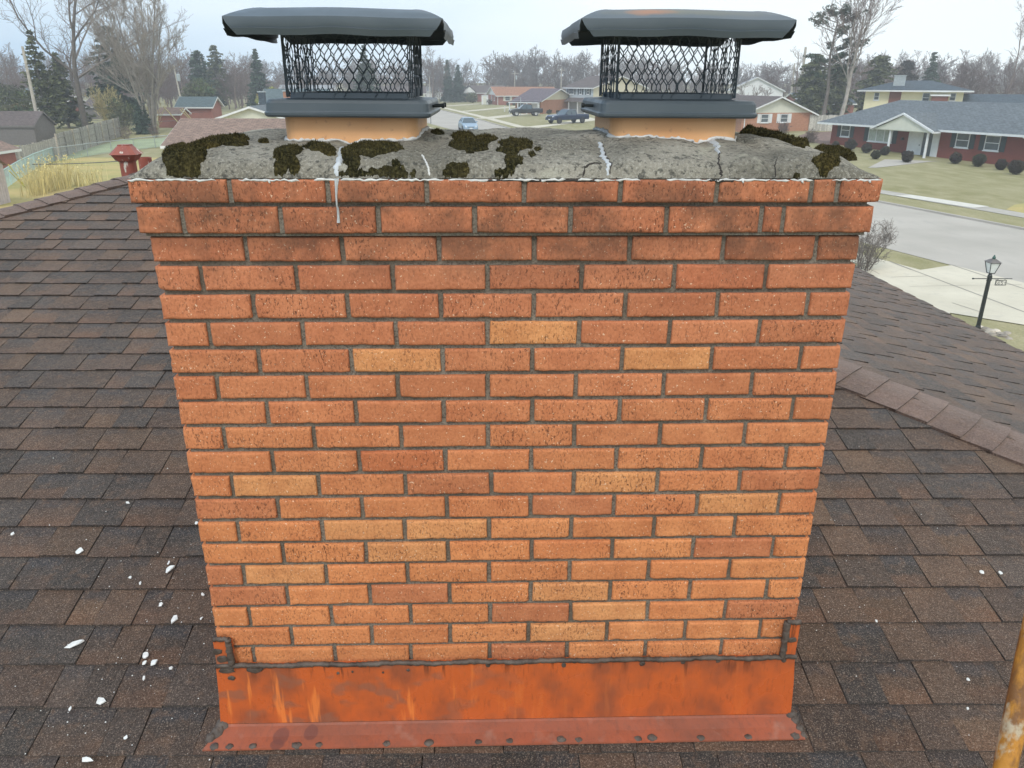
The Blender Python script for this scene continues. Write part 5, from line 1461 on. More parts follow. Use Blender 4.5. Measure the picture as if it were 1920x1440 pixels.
for x in (-.3, 1.4, 3.2, 5.5):
    mb = MB(); mb.box((x - .08, -1.45, 0), (x + .08, -1.3, 1.74)); part(mb, 'carport_post', 'white_trim', cp)
mb = MB(); fbox(mb, fr, 3.3, 5.0, 0, 1.9, .003, .04); part(mb, 'garage_door', 'white_trim', cp)
window(cp, fr, .6, 1.0, 1.2, .8)
oh = build_house('orange_roof_house', 'red brick ranch with orange shingle roof and white gable end, centre', (1.68, 193.8), (13.6, 196.4), 15.0, 11.0, 2.20, 4.0, 'gx', 'wall_pinkred_brick', 'roof_orange', .45, gable='white_trim')
fr = face_frame('f', 15, 11)
window(oh, fr, 1.9, .95, 1.2, 1.0, shutter=('offwhite_siding', .4)); window(oh, fr, 9.0, .95, 1.2, 1.0)
mb = MB(); fbox(mb, fr, .05, .18, 0, 2.1, .003, .08); part(mb, 'downpipe', 'white_trim', oh)
fr = face_frame('l', 15, 11)
for u in (4.5, 7.5): window(oh, fr, u, .9, .9, 1.1)
b2 = build_house('brown_roof_house', 'brown-roofed brick house with white porch posts left of the orange-roofed house', (-5.6, 224.5), (4, 225.5), 9.5, 9.0, 2.45, 4.15, 'gx', 'wall_pinkred_brick', 'roof_darkbrown', .5, gable='white_trim')
mb = MB()
mb.face([(-2.2, -3.0, 2.35), (-2.2, 4.5, 2.35), (-.2, 4.5, 4.1), (-.2, -3.0, 4.1)]); mb.face([(1.8, 4.5, 2.35), (1.8, -3.0, 2.35), (-.2, -3.0, 4.1), (-.2, 4.5, 4.1)]); part(mb, 'porch_roof', 'roof_darkbrown', b2)
mb = MB(); mb.extr([(-1.9, 2.4), (1.5, 2.4), (-.2, 3.85)], 'y', -2.85, -2.8); part(mb, 'porch_gable', 'white_trim', b2)
for x in (-2.0, 1.6, 5.0):
    mb = MB(); mb.box((x - .09, -2.8, 0), (x + .09, -2.62, 2.35)); part(mb, 'porch_column', 'white_trim', b2)
window(b2, face_frame('f', 9.5, 9), 6.5, 1.0, 1.2, 1.0)
b1 = build_house('brown_roof_house', 'farthest brown brick house at the bend of the street', (-14.0, 238), (-6, 238.5), 7.4, 9.0, 2.3, 3.75, 'gx', 'wall_brown_brick', 'roof_darkbrown', .5, gable='white_trim')
for x in (1.6, 5.8):
    mb = MB(); mb.box((x - .1, -.6, 0), (x + .1, -.42, 2.2)); part(mb, 'porch_column', 'white_trim', b1)
build_house('white_house', 'tiny far white house seen past the left cap at the street end', (-22, 262), (-12, 262), 9, 7, 2.4, 3.6, 'gx', 'white_trim', 'roof_pale', .4)
build_house('white_house', 'far white house seen through the left cap screen, left of the dark conifer', (-52, 205), (-40, 206), 13, 8, 2.6, 4.2, 'gx', 'white_trim', 'roof_pale', .4)
build_house('white_house', 'far cream house seen through the left cap screen, right of the dark conifer', (-27.5, 196), (-16, 197), 12, 8, 2.6, 4.0, 'gx', 'offwhite_siding', 'roof_darkbrown', .4)
mb = MB(); bx0 = (-2.055, 197.944, 0.800)
mb.box((-.8, -.7, 0), (.8, .7, 2.05)); 
ws = empty('white_shed', 'white box-shaped shed at the corner of the orange-roofed house', 'shed', (bx0[0] + .8, bx0[1], .8))
part(mb, 'body', 'white_trim', ws)
mb = MB(); mb.extr([(-.9, 2.05), (.9, 2.05), (0, 2.25)], 'y', -.8, .8); part(mb, 'roof', 'white_trim', ws)
mb = MB(); mb.box((-.35, -.73, 0.05), (.35, -.70, 1.85)); part(mb, 'door', 'offwhite_siding', ws)

# ---- left side
gl = build_house('garage', 'garage with pinkish-brown shingle roof and white gutter, left of the left flue', (-19.8, 50.4), (-8, 50.4), 12.5, 7.2, 2.40, 3.68, 'gx', 'white_trim', 'roof_brown', .42, z0=0)
gl['category'] = 'garage'
gg = build_house('gable_house', 'grey-roofed house whose white gable peeps over the pinkish-brown garage roof', (-22.415, 66.000), (-16.225, 66.000), 6.6, 12, 3.05, 4.1, 'gy', 'offwhite_siding', 'roof_slate_grey', .35, gable='offwhite_siding', z0=0)
chimney_on(gg, 2.35, 6.0, 2.5, 5.05, .5, .5, 'roof_navy', 'galvanised'); chimney_on(gg, 4.0, 8.0, 2.5, 5.1, .75, .5, 'wall_orange_brick', 'galvanised')
rt = build_house('brick_house', 'red brick house with grey-teal roof beyond the pinkish-brown garage', (-40.660, 108.000), (-36.237, 108.000), 4.3, 4, 2.15, 3.2, 'gx', 'wall_pinkred_brick', 'roof_teal', .35)
build_house('brick_outbuilding', 'low red brick outbuilding left of the teal-roofed brick house', (-38.992, 97.000), (-36.635, 97.000), 2.6, 3, 1.6, 2.2, 'gx', 'wall_pinkred_brick', 'roof_brown', .2)
for pa, pb, nm in (((306, 199), (328, 223), 'leftmost'), ((336, 203), (352, 222), 'middle'), ((379, 203), (384, 222), 'rightmost')):
    pass
PL = [(-37.786, 96.000, 3.217), (-36.660, 96.000, 1.818), (-35.947, 96.000, 2.872), (-35.107, 96.000, 1.939), (-35.685, 96.000, 2.989), (-34.862, 96.000, 1.939)]
for i, nm in enumerate(('longest slanting bare board leaning against the red outbuilding', 'left one of two crossed slanting boards before the red brick house', 'right one of two slanting boards before the red brick house')):
    mb = MB(); a, b = Vector(PL[2 * i]), Vector(PL[2 * i + 1]); dd = b - a
    b2_ = a + dd * ((0.8 - a.z) / dd.z)
    mb.tube([a, b2_], .06, 4); tag(mb.build('leaning_board', MATS['reed_tan']), nm, 'board', 'boards leaning by the red brick house')
lf = build_house('teal_roof_house', 'low grey-green-roofed house glimpsed left of the left cap band', (-32.603, 118.000), (-27.189, 118.000), 9, 7, 2.4, 4.1, 'gx', 'cream_siding', 'roof_teal', .3)
build_house('white_carport_house', 'small white flat-fronted house under evergreens at the far left edge', (-71.855, 118.000), (-66.635, 118.000), 5.0, 6, 2.0, 2.5, 'gx', 'white_trim', 'roof_pale', .4)
build_house('grey_roof_house', 'far grey-roofed house with long white gutter behind the left utility pole', (-99.721, 170.000), (-94.162, 170.000), 6.5, 8, 2.3, 3.6, 'gx', 'dark_trim', 'roof_teal', .4)
build_house('brick_house', 'small pink brick house glimpsed between utility pole and big bare tree', (-71.652, 135.000), (-69.000, 135.000), 2.9, 6, 2.0, 2.8, 'gx', 'wall_pinkred_brick', 'roof_darkbrown', .4)
build_house('dark_roof_house', 'dark low house behind the far end of the board fence', (-57.563, 118.000), (-53.794, 118.000), 5.5, 6, 1.8, 2.9, 'gx', 'dark_trim', 'roof_darkbrown', .3)
ds = build_house('dark_shed', 'dark grey outbuilding with greenish roof behind the board fence and utility pole', (-45.589, 76.000), (-41.900, 76.000), 3.6, 3.6, 1.8, 2.9, 'gx', 'dark_trim', 'roof_darkbrown', .15, fascia='dark_trim')
ds['category'] = 'shed'
nh = build_house('brick_house', 'corner of a red brick house with white gutter at the left edge of the photo', (-35.870, 52.000), (-31.874, 52.000), 3.6, 3.5, 1.75, 2.5, 'gy', 'wall_pinkred_brick', 'roof_brown', .3)
# garden shed at left edge
sh = empty('garden_shed', 'pale pinkish wooden garden shed cut by the left edge of the photo', 'shed', (-25.75, 39.6, 0), R(0))
mb = MB(); mb.box((-2.2, 0, 0), (.55, 2.4, 1.95)); part(mb, 'wall', 'shed_wood', sh)
mb = MB(); mb.extr([(0, 1.95), (2.4, 1.95), (1.2, 2.65)], 'x', -2.2, .55); part(mb, 'gable', 'shed_wood', sh)
mb = MB()
for x in [(-2.1 + .2 * i) for i in range(13)]: mb.box((x, -.015, .05), (x + .025, -.002, 1.9))
for y in [.15 + .2 * i for i in range(11)]: mb.box((.552, y, .05), (.565, y + .025, 1.9))
part(mb, 'batten', 'shed_wood', sh)
mb = MB(); mb.face([(-2.35, -.2, 1.86), (.7, -.2, 1.86), (.7, 1.2, 2.70), (-2.35, 1.2, 2.70)], (1, 1, 1), [(0, 0), (3, 0), (3, 1.6), (0, 1.6)]); mb.face([(.7, 2.6, 1.86), (-2.35, 2.6, 1.86), (-2.35, 1.2, 2.70), (.7, 1.2, 2.70)], (1, 1, 1), [(0, 0), (3, 0), (3, 1.6), (0, 1.6)]); part(mb, 'roof', 'roof_brown', sh)
for i, (a, b) in enumerate((((-24.297, 41.000, 2.008), (-28.244, 48.784, 0.000)), ((-24.040, 40.500, 1.773), (-28.103, 48.529, -0.000)))):
    mb = MB(); mb.tube([a, (b[0], b[1], .02)], .028, 5)
    tag(mb.build('garden_stake', MATS['yellow_wood']), ('upper yellow stake slanting down from the garden shed', 'lower yellow stake slanting down from the garden shed')[i], 'stake', 'yellow stakes by the garden shed')

# ---- fences
def board_fence(name, label, pts, h, shade, rails_front=False, seed=1, bw_=.14):
    root = empty(name, label, 'fence', (*pts[0], gz(pts[0][1])))
    rr = random.Random(seed); inv = root.matrix_basis.inverted()
    mb = MB(); rb_ = MB()
    for i in range(len(pts) - 1):
        a, b = Vector(pts[i]), Vector(pts[i + 1]); L = (b - a).length; d = (b - a) / L; n = Vector((d.y, -d.x))
        k = 0.0
        while k < L:
            p = a + d * k; q = a + d * min(k + bw_ - .012, L); hh = h + rr.uniform(-.04, .04)
            f = shade * rr.uniform(.75, 1.25); zz = gz(p.y)
            vs = [(p.x, p.y, zz), (q.x, q.y, zz), (q.x + n.x * .02, q.y + n.y * .02, zz), (p.x + n.x * .02, p.y + n.y * .02, zz)]
            vs += [(x, y, zz + hh) for x, y, z in vs]
            mb.raw(vs, [(0, 3, 2, 1), (4, 5, 6, 7), (0, 1, 5, 4), (1, 2, 6, 5), (2, 3, 7, 6), (3, 0, 4, 7)], (f, f, f))
            k += bw_
        if rails_front:
            for z in (.35, .95, 1.5):
                if z > h: continue
                vs = []
                for w_, p in ((0, a), (1, b)):
                    for o_ in (.022, .07):
                        for dz in (0, .09): vs.append((p.x + n.x * o_, p.y + n.y * o_, gz(p.y) + z + dz))
                rb_.raw(vs, [(0, 1, 3, 2), (4, 6, 7, 5), (0, 4, 5, 1), (2, 3, 7, 6), (1, 5, 7, 3), (0, 2, 6, 4)], (.8, .8, .8))
    o = mb.build('boards', MATS['weathered_wood'], None); o.parent = root; o.matrix_parent_inverse = inv
    if rails_front:
        o = rb_.build('rails', MATS['weathered_wood'], None); o.parent = root; o.matrix_parent_inverse = inv
    for i in range(len(pts) - 1):
        a, b = Vector(pts[i]), Vector(pts[i + 1]); L = (b - a).length; d = (b - a) / L; n = Vector((d.y, -d.x))
        m = int(L / 2.4) + 1
        for k in range(m + 1):
            p = a + d * (L * k / m) + n * (.07 if rails_front else -.07)
            pm = MB(); pm.box((p.x - .05, p.y - .05, gz(p.y) - .1), (p.x + .05, p.y + .05, gz(p.y) + h + .05), (.75, .75, .75) if k % 2 else (1.2, 1.1, 1.0))
            o = pm.build('post', MATS['weathered_wood'], None); o.parent = root; o.matrix_parent_inverse = inv
    return root
board_fence('board_fence', 'weathered grey board fence, smooth side towards the roof, left section', [(-32.4, 52.0), (-34.4, 64.9)], 1.62, 1.05, False, 3)
board_fence('board_fence', 'weathered board fence with rails and posts showing, running to the bare bushes', [(-34.6, 65.3), (-38.3, 85.0)], 1.85, .9, True, 4)
board_fence('board_fence', 'grey board fence between the cream gable house and the ranch house', [(36.9, 93.3), (44.0, 92.6)], 1.75, 1.25, False, 5)
def chain_fence(name, label, pts, h, mat, gap=2.2, mesh=True):
    root = empty(name, label, 'fence', (*pts[0], gz(pts[0][1]))); inv = root.matrix_basis.inverted()
    def add(mb, nm, m):
        o = mb.build(nm, MATS[m], None); o.parent = root; o.matrix_parent_inverse = inv
    mb = MB(); mb.tube([(x, y, gz(y) + h) for x, y in pts], .03, 6); add(mb, 'top_rail', mat)
    wm = MB()
    for i in range(len(pts) - 1):
        a, b = Vector(pts[i]), Vector(pts[i + 1]); L = (b - a).length; m = max(1, int(L / gap)); d = (b - a) / L
        for k in range(m + (1 if i == len(pts) - 2 else 0)):
            p = a + d * (L * k / m); pm = MB(); pm.tube([(p.x, p.y, gz(p.y) - .05), (p.x, p.y, gz(p.y) + h)], .03, 6); add(pm, 'post', mat)
        if mesh:
            st = .12; k = -h
            while k < L:
                for s_ in (1, -1):
                    u0, u1 = (k, k + h); z0, z1 = (0.03, h - .03) if s_ > 0 else (h - .03, .03)
                    v0, v1 = max(0, u0), min(L, u1)
                    if v1 - v0 > .05:
                        f0, f1 = (v0 - u0) / h, (v1 - u0) / h
                        p, q = a + d * v0, a + d * v1
                        wm.tube([(p.x, p.y, gz(p.y) + z0 + (z1 - z0) * f0), (q.x, q.y, gz(q.y) + z0 + (z1 - z0) * f1)], .005, 3, cap=False)
                k += st
    if mesh: add(wm, 'wire_mesh', mat)
chain_fence('chain_link_fence', 'pale teal chain-link fence curving in front of the board fence', [(-28.2, 46.5), (-30.6, 52.5), (-32.8, 58.5), (-34.0, 63.5)], 1.05, 'teal_rail')
chain_fence('chain_link_fence', 'chain-link fence across the back of the green yard, nearly edge-on', [(-34.0, 63.5), (-33.0, 66.8), (-30.2, 73.6), (-26.0, 79.0)], 1.0, 'galvanised')

# ---- poles and wires
def pole(name, label, x, y, z0, z1, r0, lean=0.0, mat='pole_wood', arm=True, cat='utility pole', trans=False):
    root = empty(name, label, cat, (x, y, z0))
    mb = MB(); mb.tube([(0, 0, -.2), (lean * .5, 0, (z1 - z0) / 2), (lean, 0, z1 - z0)], [r0, r0 * .85, r0 * .65], 10); part(mb, 'shaft', mat, root)
    if arm:
        mb = MB(); mb.box((lean - 1.1, -.06, z1 - z0 - .75), (lean + 1.1, .06, z1 - z0 - .63)); part(mb, 'crossarm', mat, root)
    if trans:
        mb = MB(); mb.lathe([(.25, z1 - z0 - 2.2), (.27, z1 - z0 - 1.3), (.15, z1 - z0 - 1.2)], 10, lean + .45, 0); part(mb, 'transformer', 'galvanised', root)
    return root
pole('utility_pole', 'thick weathered utility pole rising behind the board fence at left', -43.4051, 79.5, .4, 8.9, .17, 0, arm=False)
pole('utility_pole', 'thinner utility pole with pale transformer behind the red brick house at left', -46.2717, 125, .8, 8.1013, .14, -.5, arm=False, trans=True)
pole('utility_pole', 'short pale pole end showing among the green conifers at left', -51.2021, 150, .8, 9.7613, .14, 0, arm=False)
pole('utility_pole', 'nearer of the two pale poles behind the cream gable house', 45.4100, 120, .8, 10.7449, .25, .0, 'pole_wood', arm=False)
pole('utility_pole', 'farther, thinner of the two pale poles behind the cream gable house', 55.1502, 150, .8, 9.2709, .17, .0, arm=False)
pole('utility_pole', 'far pole with a pale transformer in front of the woods above the orange roof', 6.9954, 235, .8, 8.7567, .16, 0, trans=True)
pole('utility_pole', 'far slim pole in front of the woods above the grey two-storey house', 18.4567, 215, .8, 9.4549, .14, 0)
pole('utility_pole', 'slim pole seen past the right side of the left cap', -13.7895, 190, .8, 6.8123, .12, 0, arm=False)
pole('street_light', 'slim grey street light with short arm beside the black pickup', 5.0153, 135.3037, .8, 3.5870, .06, 0, 'galvanised', arm=False, cat='street light')
sl_ = pole('sign_post', 'thin dark sign post at the near kerb left of the pale blue car', -7.7812, 107.1500, .8, 2.3890, .045, 0, 'black_iron', arm=False, cat='post')
mb = MB(); mb.box((-.6, -.05, -.04), (.05, .05, .04)); 
def wire(label, a, b, sag):
    mb = MB(); a, b = Vector(a), Vector(b)
    mb.tube([a.lerp(b, i / 16) - Vector((0, 0, sag * 4 * (i / 16) * (1 - i / 16))) for i in range(17)], .022, 4)
    tag(mb.build('overhead_wire', MATS['wire']), label, 'wire', 'overhead wires on the left')
wire('upper overhead wire crossing the big bare tree, left', (-47.130, 79.000, 4.666), (-36.817, 110.000, 2.092), .5)
wire('lower overhead wire sagging in front of the tan shrubs, left', (-47.436, 79.000, 3.387), (-36.564, 96.000, 1.642), .5)
wire('low thin wire crossing the yellow yard towards the red vent', (-25.946, 46.000, 1.550), (-19.359, 44.000, 1.970), .06)

mk = (2.670, 150.168, 0.800)
mb = MB(); mb.tube([(0, 0, -.1), (0, 0, .8)], .09, 6); mb.box((-.12, -.12, .8), (.12, .12, 1.0))
o = mb.build('marker_post', MATS['white_trim']); o.location = (mk[0], mk[1], .8); tag(o, 'short white marker post on the lawn left of the black pickup', 'post')
# ---- lamp post with number sign
lp = empty('lamp_post', 'black lamp post with four-sided lantern and hanging number plate by the driveway', 'lamp post', (12.65, 18.95, 0))
mb = MB(); mb.lathe([(.065, -.4), (.065, .1), (.052, .14), (.048, 1.42), (.055, 1.45), (.03, 1.50)], 14); part(mb, 'post', 'black_iron', lp)
mb = MB()
zb_, zt2 = 1.52, 1.79
def sq(r_, z): return [(-r_, -r_, z), (r_, -r_, z), (r_, r_, z), (-r_, r_, z)]
for i in range(4):
    a, b = sq(.065, zb_)[i], sq(.125, zt2)[i]; mb.tube([a, b], .010, 4)
for r_, z in ((.065, zb_), (.125, zt2)):
    q = sq(r_, z)
    for i in range(4): mb.tube([q[i], q[(i + 1) % 4]], .010, 4)
fr_ = part(mb, 'lantern_frame', 'black_iron', lp)
mb = MB(); q0, q1_ = sq(.060, zb_ + .005), sq(.118, zt2 - .005); mb.raw(q0 + q1_, [(0, 1, 5, 4), (1, 2, 6, 5), (2, 3, 7, 6), (3, 0, 4, 7)]); part(mb, 'glass', 'lamp_lens', lp)
mb = MB(); mb.raw(sq(.150, zt2 + .005) + sq(.05, zt2 + .085), [(0, 1, 2, 3), (4, 5, 6, 7), (0, 1, 5, 4), (1, 2, 6, 5), (2, 3, 7, 6), (3, 0, 4, 7)]); rf = part(mb, 'lantern_roof', 'dark_trim', lp)
mb = MB(); mb.lathe([(.03, zt2 + .085), (.045, zt2 + .11), (.03, zt2 + .14), (.008, zt2 + .19)], 10); part(mb, 'finial', 'verdigris', rf)
mb = MB(); mb.tube([(-.40, .01, 1.37), (.58, -.02, 1.37)], .011, 6); mb.tube([(-.43, .01, 1.37), (-.39, .01, 1.37)], .02, 6); mb.tube([(-.06, 0, 1.33), (.06, 0, 1.33), (.06, 0, 1.41), (-.06, 0, 1.41)], .02, 5); part(mb, 'ladder_bar', 'black_iron', lp)
mb = MB(); z0_, z1_ = 1.20, 1.325
for a, b in (((.18, z0_), (.46, z0_)), ((.18, z1_), (.46, z1_)), ((.18, z0_), (.18, z1_)), ((.46, z0_), (.46, z1_)), ((.23, z1_), (.23, 1.37)), ((.41, z1_), (.41, 1.37))):
    mb.tube([(a[0], -.005, a[1]), (b[0], -.005, b[1])], .008, 4)
sg = part(mb, 'number_plate', 'black_iron', lp)
mb = MB()                                                  # the digits 6651 as flat iron strokes, only their blur shows in the photo
SEG = {'a': ((0, 1), (1, 1)), 'b': ((1, 1), (1, .5)), 'c': ((1, .5), (1, 0)), 'd': ((0, 0), (1, 0)), 'e': ((0, .5), (0, 0)), 'f': ((0, 1), (0, .5)), 'g': ((0, .5), (1, .5))}
for k, segs in enumerate(('afgedc', 'afgedc', 'afgcd', 'bc')):
    for s_ in segs:
        (xa, za), (xb, zb__) = SEG[s_]
        ox = .196 + k * .066
        mb.tube([(ox + xa * .040, -.005, z0_ + .02 + za * .085), (ox + xb * .040, -.005, z0_ + .02 + zb__ * .085)], .006, 4)
part(mb, 'digits', 'black_iron', sg)

# ---- rocks in the bed by the lamp
rr = random.Random(8)
RK = [(12.868, 19.194, -0.000), (12.869, 18.979, 0.000), (12.901, 18.819, 0.000), (13.073, 18.837, 0.000), (13.027, 18.609, 0.000), (12.788, 18.531, 0.000), (12.995, 18.405, 0.000), (13.249, 18.657, 0.000), (12.774, 18.717, 0.000), (13.025, 18.205, 0.000)]
RKL = ['small pale stone nearest the lamp post', 'second stone from the lamp post, flat and grey', 'third stone from the lamp post in the edging row', 'largest whitish stone in the edging by the lawn', 'brownish stone right of the largest whitish stone', 'low dark stone in front of the largest whitish stone', 'stone close to the roof edge at the lawn bed', 'reddish stone at the outer side of the lawn bed', 'low grey stone between lamp post and whitish stone', 'last stone of the bed, farthest from the lamp post']
for i, p in enumerate(RK):
    mb = MB(); f = (1.5 if i in (0, 3) else rr.uniform(.5, 1.0))
    n1_, n2_ = 9, 5; r_ = rr.uniform(.07, .12) * (1.3 if i == 3 else 1)
    vs = [(r_ * 1.3 * math.cos(2 * math.pi * a / n1_) * math.cos(b / n2_ * math.pi / 2) * rr.uniform(.8, 1.2), r_ * math.sin(2 * math.pi * a / n1_) * math.cos(b / n2_ * math.pi / 2) * rr.uniform(.8, 1.2), r_ * .8 * math.sin(b / n2_ * math.pi / 2)) for b in range(n2_ + 1) for a in range(n1_)]
    mb.raw(vs, [(b * n1_ + a, b * n1_ + (a + 1) % n1_, (b + 1) * n1_ + (a + 1) % n1_, (b + 1) * n1_ + a) for b in range(n2_) for a in range(n1_)], (f, f * .97, f * .92))
    o = mb.build('stone', MATS['rock']); o.location = (p[0], p[1], -0.01); tag(o, RKL[i], 'stone', 'stones edging the bed by the lamp post')

# ================================================================== cars
def wheel(root, x, y, r_, w, rim):
    mb = MB(); n = 18
    vs = []; prof = [(r_ * .62, -w / 2), (r_ * .93, -w / 2), (r_, -w * .3), (r_, w * .3), (r_ * .93, w / 2), (r_ * .62, w / 2)]
    for rad, o_ in prof:
        for k in range(n): a = 2 * math.pi * k / n; vs.append((x + rad * math.cos(a), y + o_, r_ + rad * math.sin(a)))
    mb.raw(vs, [(i * n + k, i * n + (k + 1) % n, (i + 1) * n + (k + 1) % n, (i + 1) * n + k) for i in range(5) for k in range(n)])
    ty = part(mb, 'wheel', 'tyre', root)
    mb = MB(); s_ = 1 if y > 0 else -1
    vs = [(x + r_ * .63 * math.cos(2 * math.pi * k / n), y + s_ * w * .38, r_ + r_ * .63 * math.sin(2 * math.pi * k / n)) for k in range(n)] + [(x + r_ * .15 * math.cos(2 * math.pi * k / n), y + s_ * w * .30, r_ + r_ * .15 * math.sin(2 * math.pi * k / n)) for k in range(n)]
    mb.raw(vs, [(k, (k + 1) % n, n + (k + 1) % n, n + k) for k in range(n)] + [tuple(range(n, 2 * n))]); part(mb, 'rim', rim, ty)
def loft(mb, secs):
    """secs: list of rings of equal length"""
    n = len(secs[0]); vs = [p for s_ in secs for p in s_]
    mb.raw(vs, [(i * n + k, i * n + (k + 1) % n, (i + 1) * n + (k + 1) % n, (i + 1) * n + k) for i in range(len(secs) - 1) for k in range(n)] + [tuple(range(n))[::-1], tuple(range((len(secs) - 1) * n, len(secs) * n))])
def body_ring(x, hw, zb, zs, zt, tuck=.06):
    """closed section across the car at x: sill, shoulder, top"""
    return [(x, -hw + .05, zb), (x, -hw, zb + .12), (x, -hw, zs), (x, -hw + tuck, zt), (x, hw - tuck, zt), (x, hw, zs), (x, hw, zb + .12), (x, hw - .05, zb)]
def car(name, label, cat, loc, rz, paint, L, Wd, kind, rim, group=None):
    root = empty(name, label, cat, loc, rz, group)
    h = Wd / 2
    mb = MB()
    if kind == 'sedan':
        S_ = [(-L / 2, .78, .32, .55, .62), (-L / 2 + .12, .95, .25, .66, .80), (-1.5, 1, .22, .78, .93), (-.9, 1, .2, .80, .95), (.5, 1, .2, .80, .93), (.9, 1, .2, .78, .90), (1.5, .98, .22, .70, .80), (L / 2 - .25, .93, .26, .56, .68), (L / 2, .74, .32, .46, .54)]
        gl_ = [(-1.75, .72, .93), (-1.15, .66, 1.36), (-.25, .66, 1.42), (.30, .66, 1.38), (1.05, .74, .91)]
        wr, wx = .31, (1.42, -1.35)
    elif kind == 'pickup':
        S_ = [(-L / 2, .93, .55, .95, 1.10), (-L / 2 + .08, .98, .50, 1.0, 1.16), (-.75, 1, .48, 1.0, 1.16), (-.70, 1, .48, 1.0, 1.10), (.9, 1, .46, 1.0, 1.12), (1.35, 1, .46, 1.0, 1.14), (L / 2 - .35, .97, .48, .92, 1.06), (L / 2, .86, .52, .82, .92)]
        gl_ = [(-.95, .80, 1.12), (-.80, .72, 1.72), (.0, .72, 1.80), (.45, .72, 1.76), (1.20, .82, 1.12)]
        wr, wx = .40, (L / 2 - .95, -L / 2 + 1.15)
    root_body = None
    loft(mb, [body_ring(x, h * f, zb, zs, zt) for x, f, zb, zs, zt in S_])
    body = part(mb, 'body', paint, root, bevel=.02, smooth=False)
    gm2 = MB()
    secs = []
    for i, (x, f, z) in enumerate(gl_):
        zl = min(z, gl_[0][2]) - .03
        wtop = h * f; wlow = h * (.92)
        if i in (0, len(gl_) - 1): secs.append([(x, -wlow, zl), (x, -wlow * .98, z), (x, wlow * .98, z), (x, wlow, zl)])
        else: secs.append([(x, -wlow, zl), (x, -wtop, z - .04), (x, wtop, z - .04), (x, wlow, zl)])
    loft(gm2, secs); part(gm2, 'glazing', 'car_glass', root)
    rm = MB()
    xs_ = gl_[1:-1]
    secs = [[(x, -h * f - .015, z - .06), (x, -h * f * .8, z + .01), (x, h * f * .8, z + .01), (x, h * f + .015, z - .06)] for x, f, z in xs_]
    loft(rm, secs)
    for i, j in ((0, 1), (len(gl_) - 2, len(gl_) - 1)):
        for s_ in (-1, 1):
            a, b = gl_[i], gl_[j]
            ya = h * (.92 if i == 0 else a[1]); yb_ = h * (.92 if j == len(gl_) - 1 else b[1])
            rm.tube([(a[0], s_ * ya, a[2] - .04), (b[0], s_ * yb_, b[2] - .04)], .04, 4)
    for s_ in (-1, 1): rm.tube([(gl_[2][0], s_ * h * .93, gl_[0][2]), (gl_[2][0], s_ * (h * .67), gl_[2][2] - .05)], .035, 4)
    part(rm, 'roof', paint, root)
    for x in wx:
        for s_ in (-1, 1): wheel(root, x, s_ * (h - .10), wr, .22, rim)
    zf = S_[-2][3]
    for s_ in (-1, 1):
        mb = MB(); x = L / 2 - .14
        mb.tube([(x - .05, s_ * (h - .28), zf - .02), (L / 2 + .015, s_ * (h - .36), zf - .05)], [.10, .085], 10); part(mb, 'headlight', 'lamp_lens', root)
        mb = MB(); mb.box((-L / 2 - .012, s_ * (h - .32) - .1, S_[0][3] - .02), (-L / 2 + .05, s_ * (h - .32) + .1, S_[0][3] + .10)); part(mb, 'tail_light', 'red_tail', root)
        mb = MB(); mb.box((gl_[-1][0] - .35, s_ * (h + .02) - .09, gl_[-1][2]), (gl_[-1][0] - .25, s_ * (h + .02) + .09, gl_[-1][2] + .13)); part(mb, 'mirror', paint, root)
    mb = MB(); mb.box((L / 2 - .03, -h * .38, S_[-1][2] + .12), (L / 2 + .012, h * .38, zf - .06)); part(mb, 'grille', 'black_iron', root)
    mb = MB(); mb.box((L / 2 - .08, -h * .86, S_[-1][2] - .06), (L / 2 + .04, h * .86, S_[-1][2] + .10)); bp = part(mb, 'bumper', paint, root, bevel=.02)
    mb = MB(); mb.box((L / 2 + .042, -.17, S_[-1][2] - .03), (L / 2 + .05, .17, S_[-1][2] + .08)); part(mb, 'number_plate', 'plate_white', bp)
    if kind == 'pickup':
        mb = MB(); zt_b = 1.16
        mb.box((-L / 2 + .15, -h + .16, zt_b - .01), (-1.05, h - .16, zt_b + .004)); part(mb, 'load_bed', 'black_iron', root)
    return root
car('parked_car', 'pale blue sedan parked at the near kerb, facing the camera', 'car', (-2.55, 93.2, gz(93.2)), R(-80), 'car_light_blue', 4.6, 1.76, 'sedan', 'rim_silver')
pk1 = (6.354, 138.118, 0.800)
car('pickup_truck', 'black pickup with pale wheels in front of the carport', 'pickup', (pk1[0] - .6, pk1[1] - 5.5, .8), R(190), 'car_black', 5.3, 1.95, 'pickup', 'rim_silver')
pk2 = (10.322, 108.215, 0.800)
car('pickup_truck', 'dark navy crew-cab pickup on the drive of the grey two-storey house', 'pickup', (pk2[0], pk2[1] + 1.0, .8), R(213), 'car_navy', 6.0, 2.05, 'pickup', 'rim_dark')

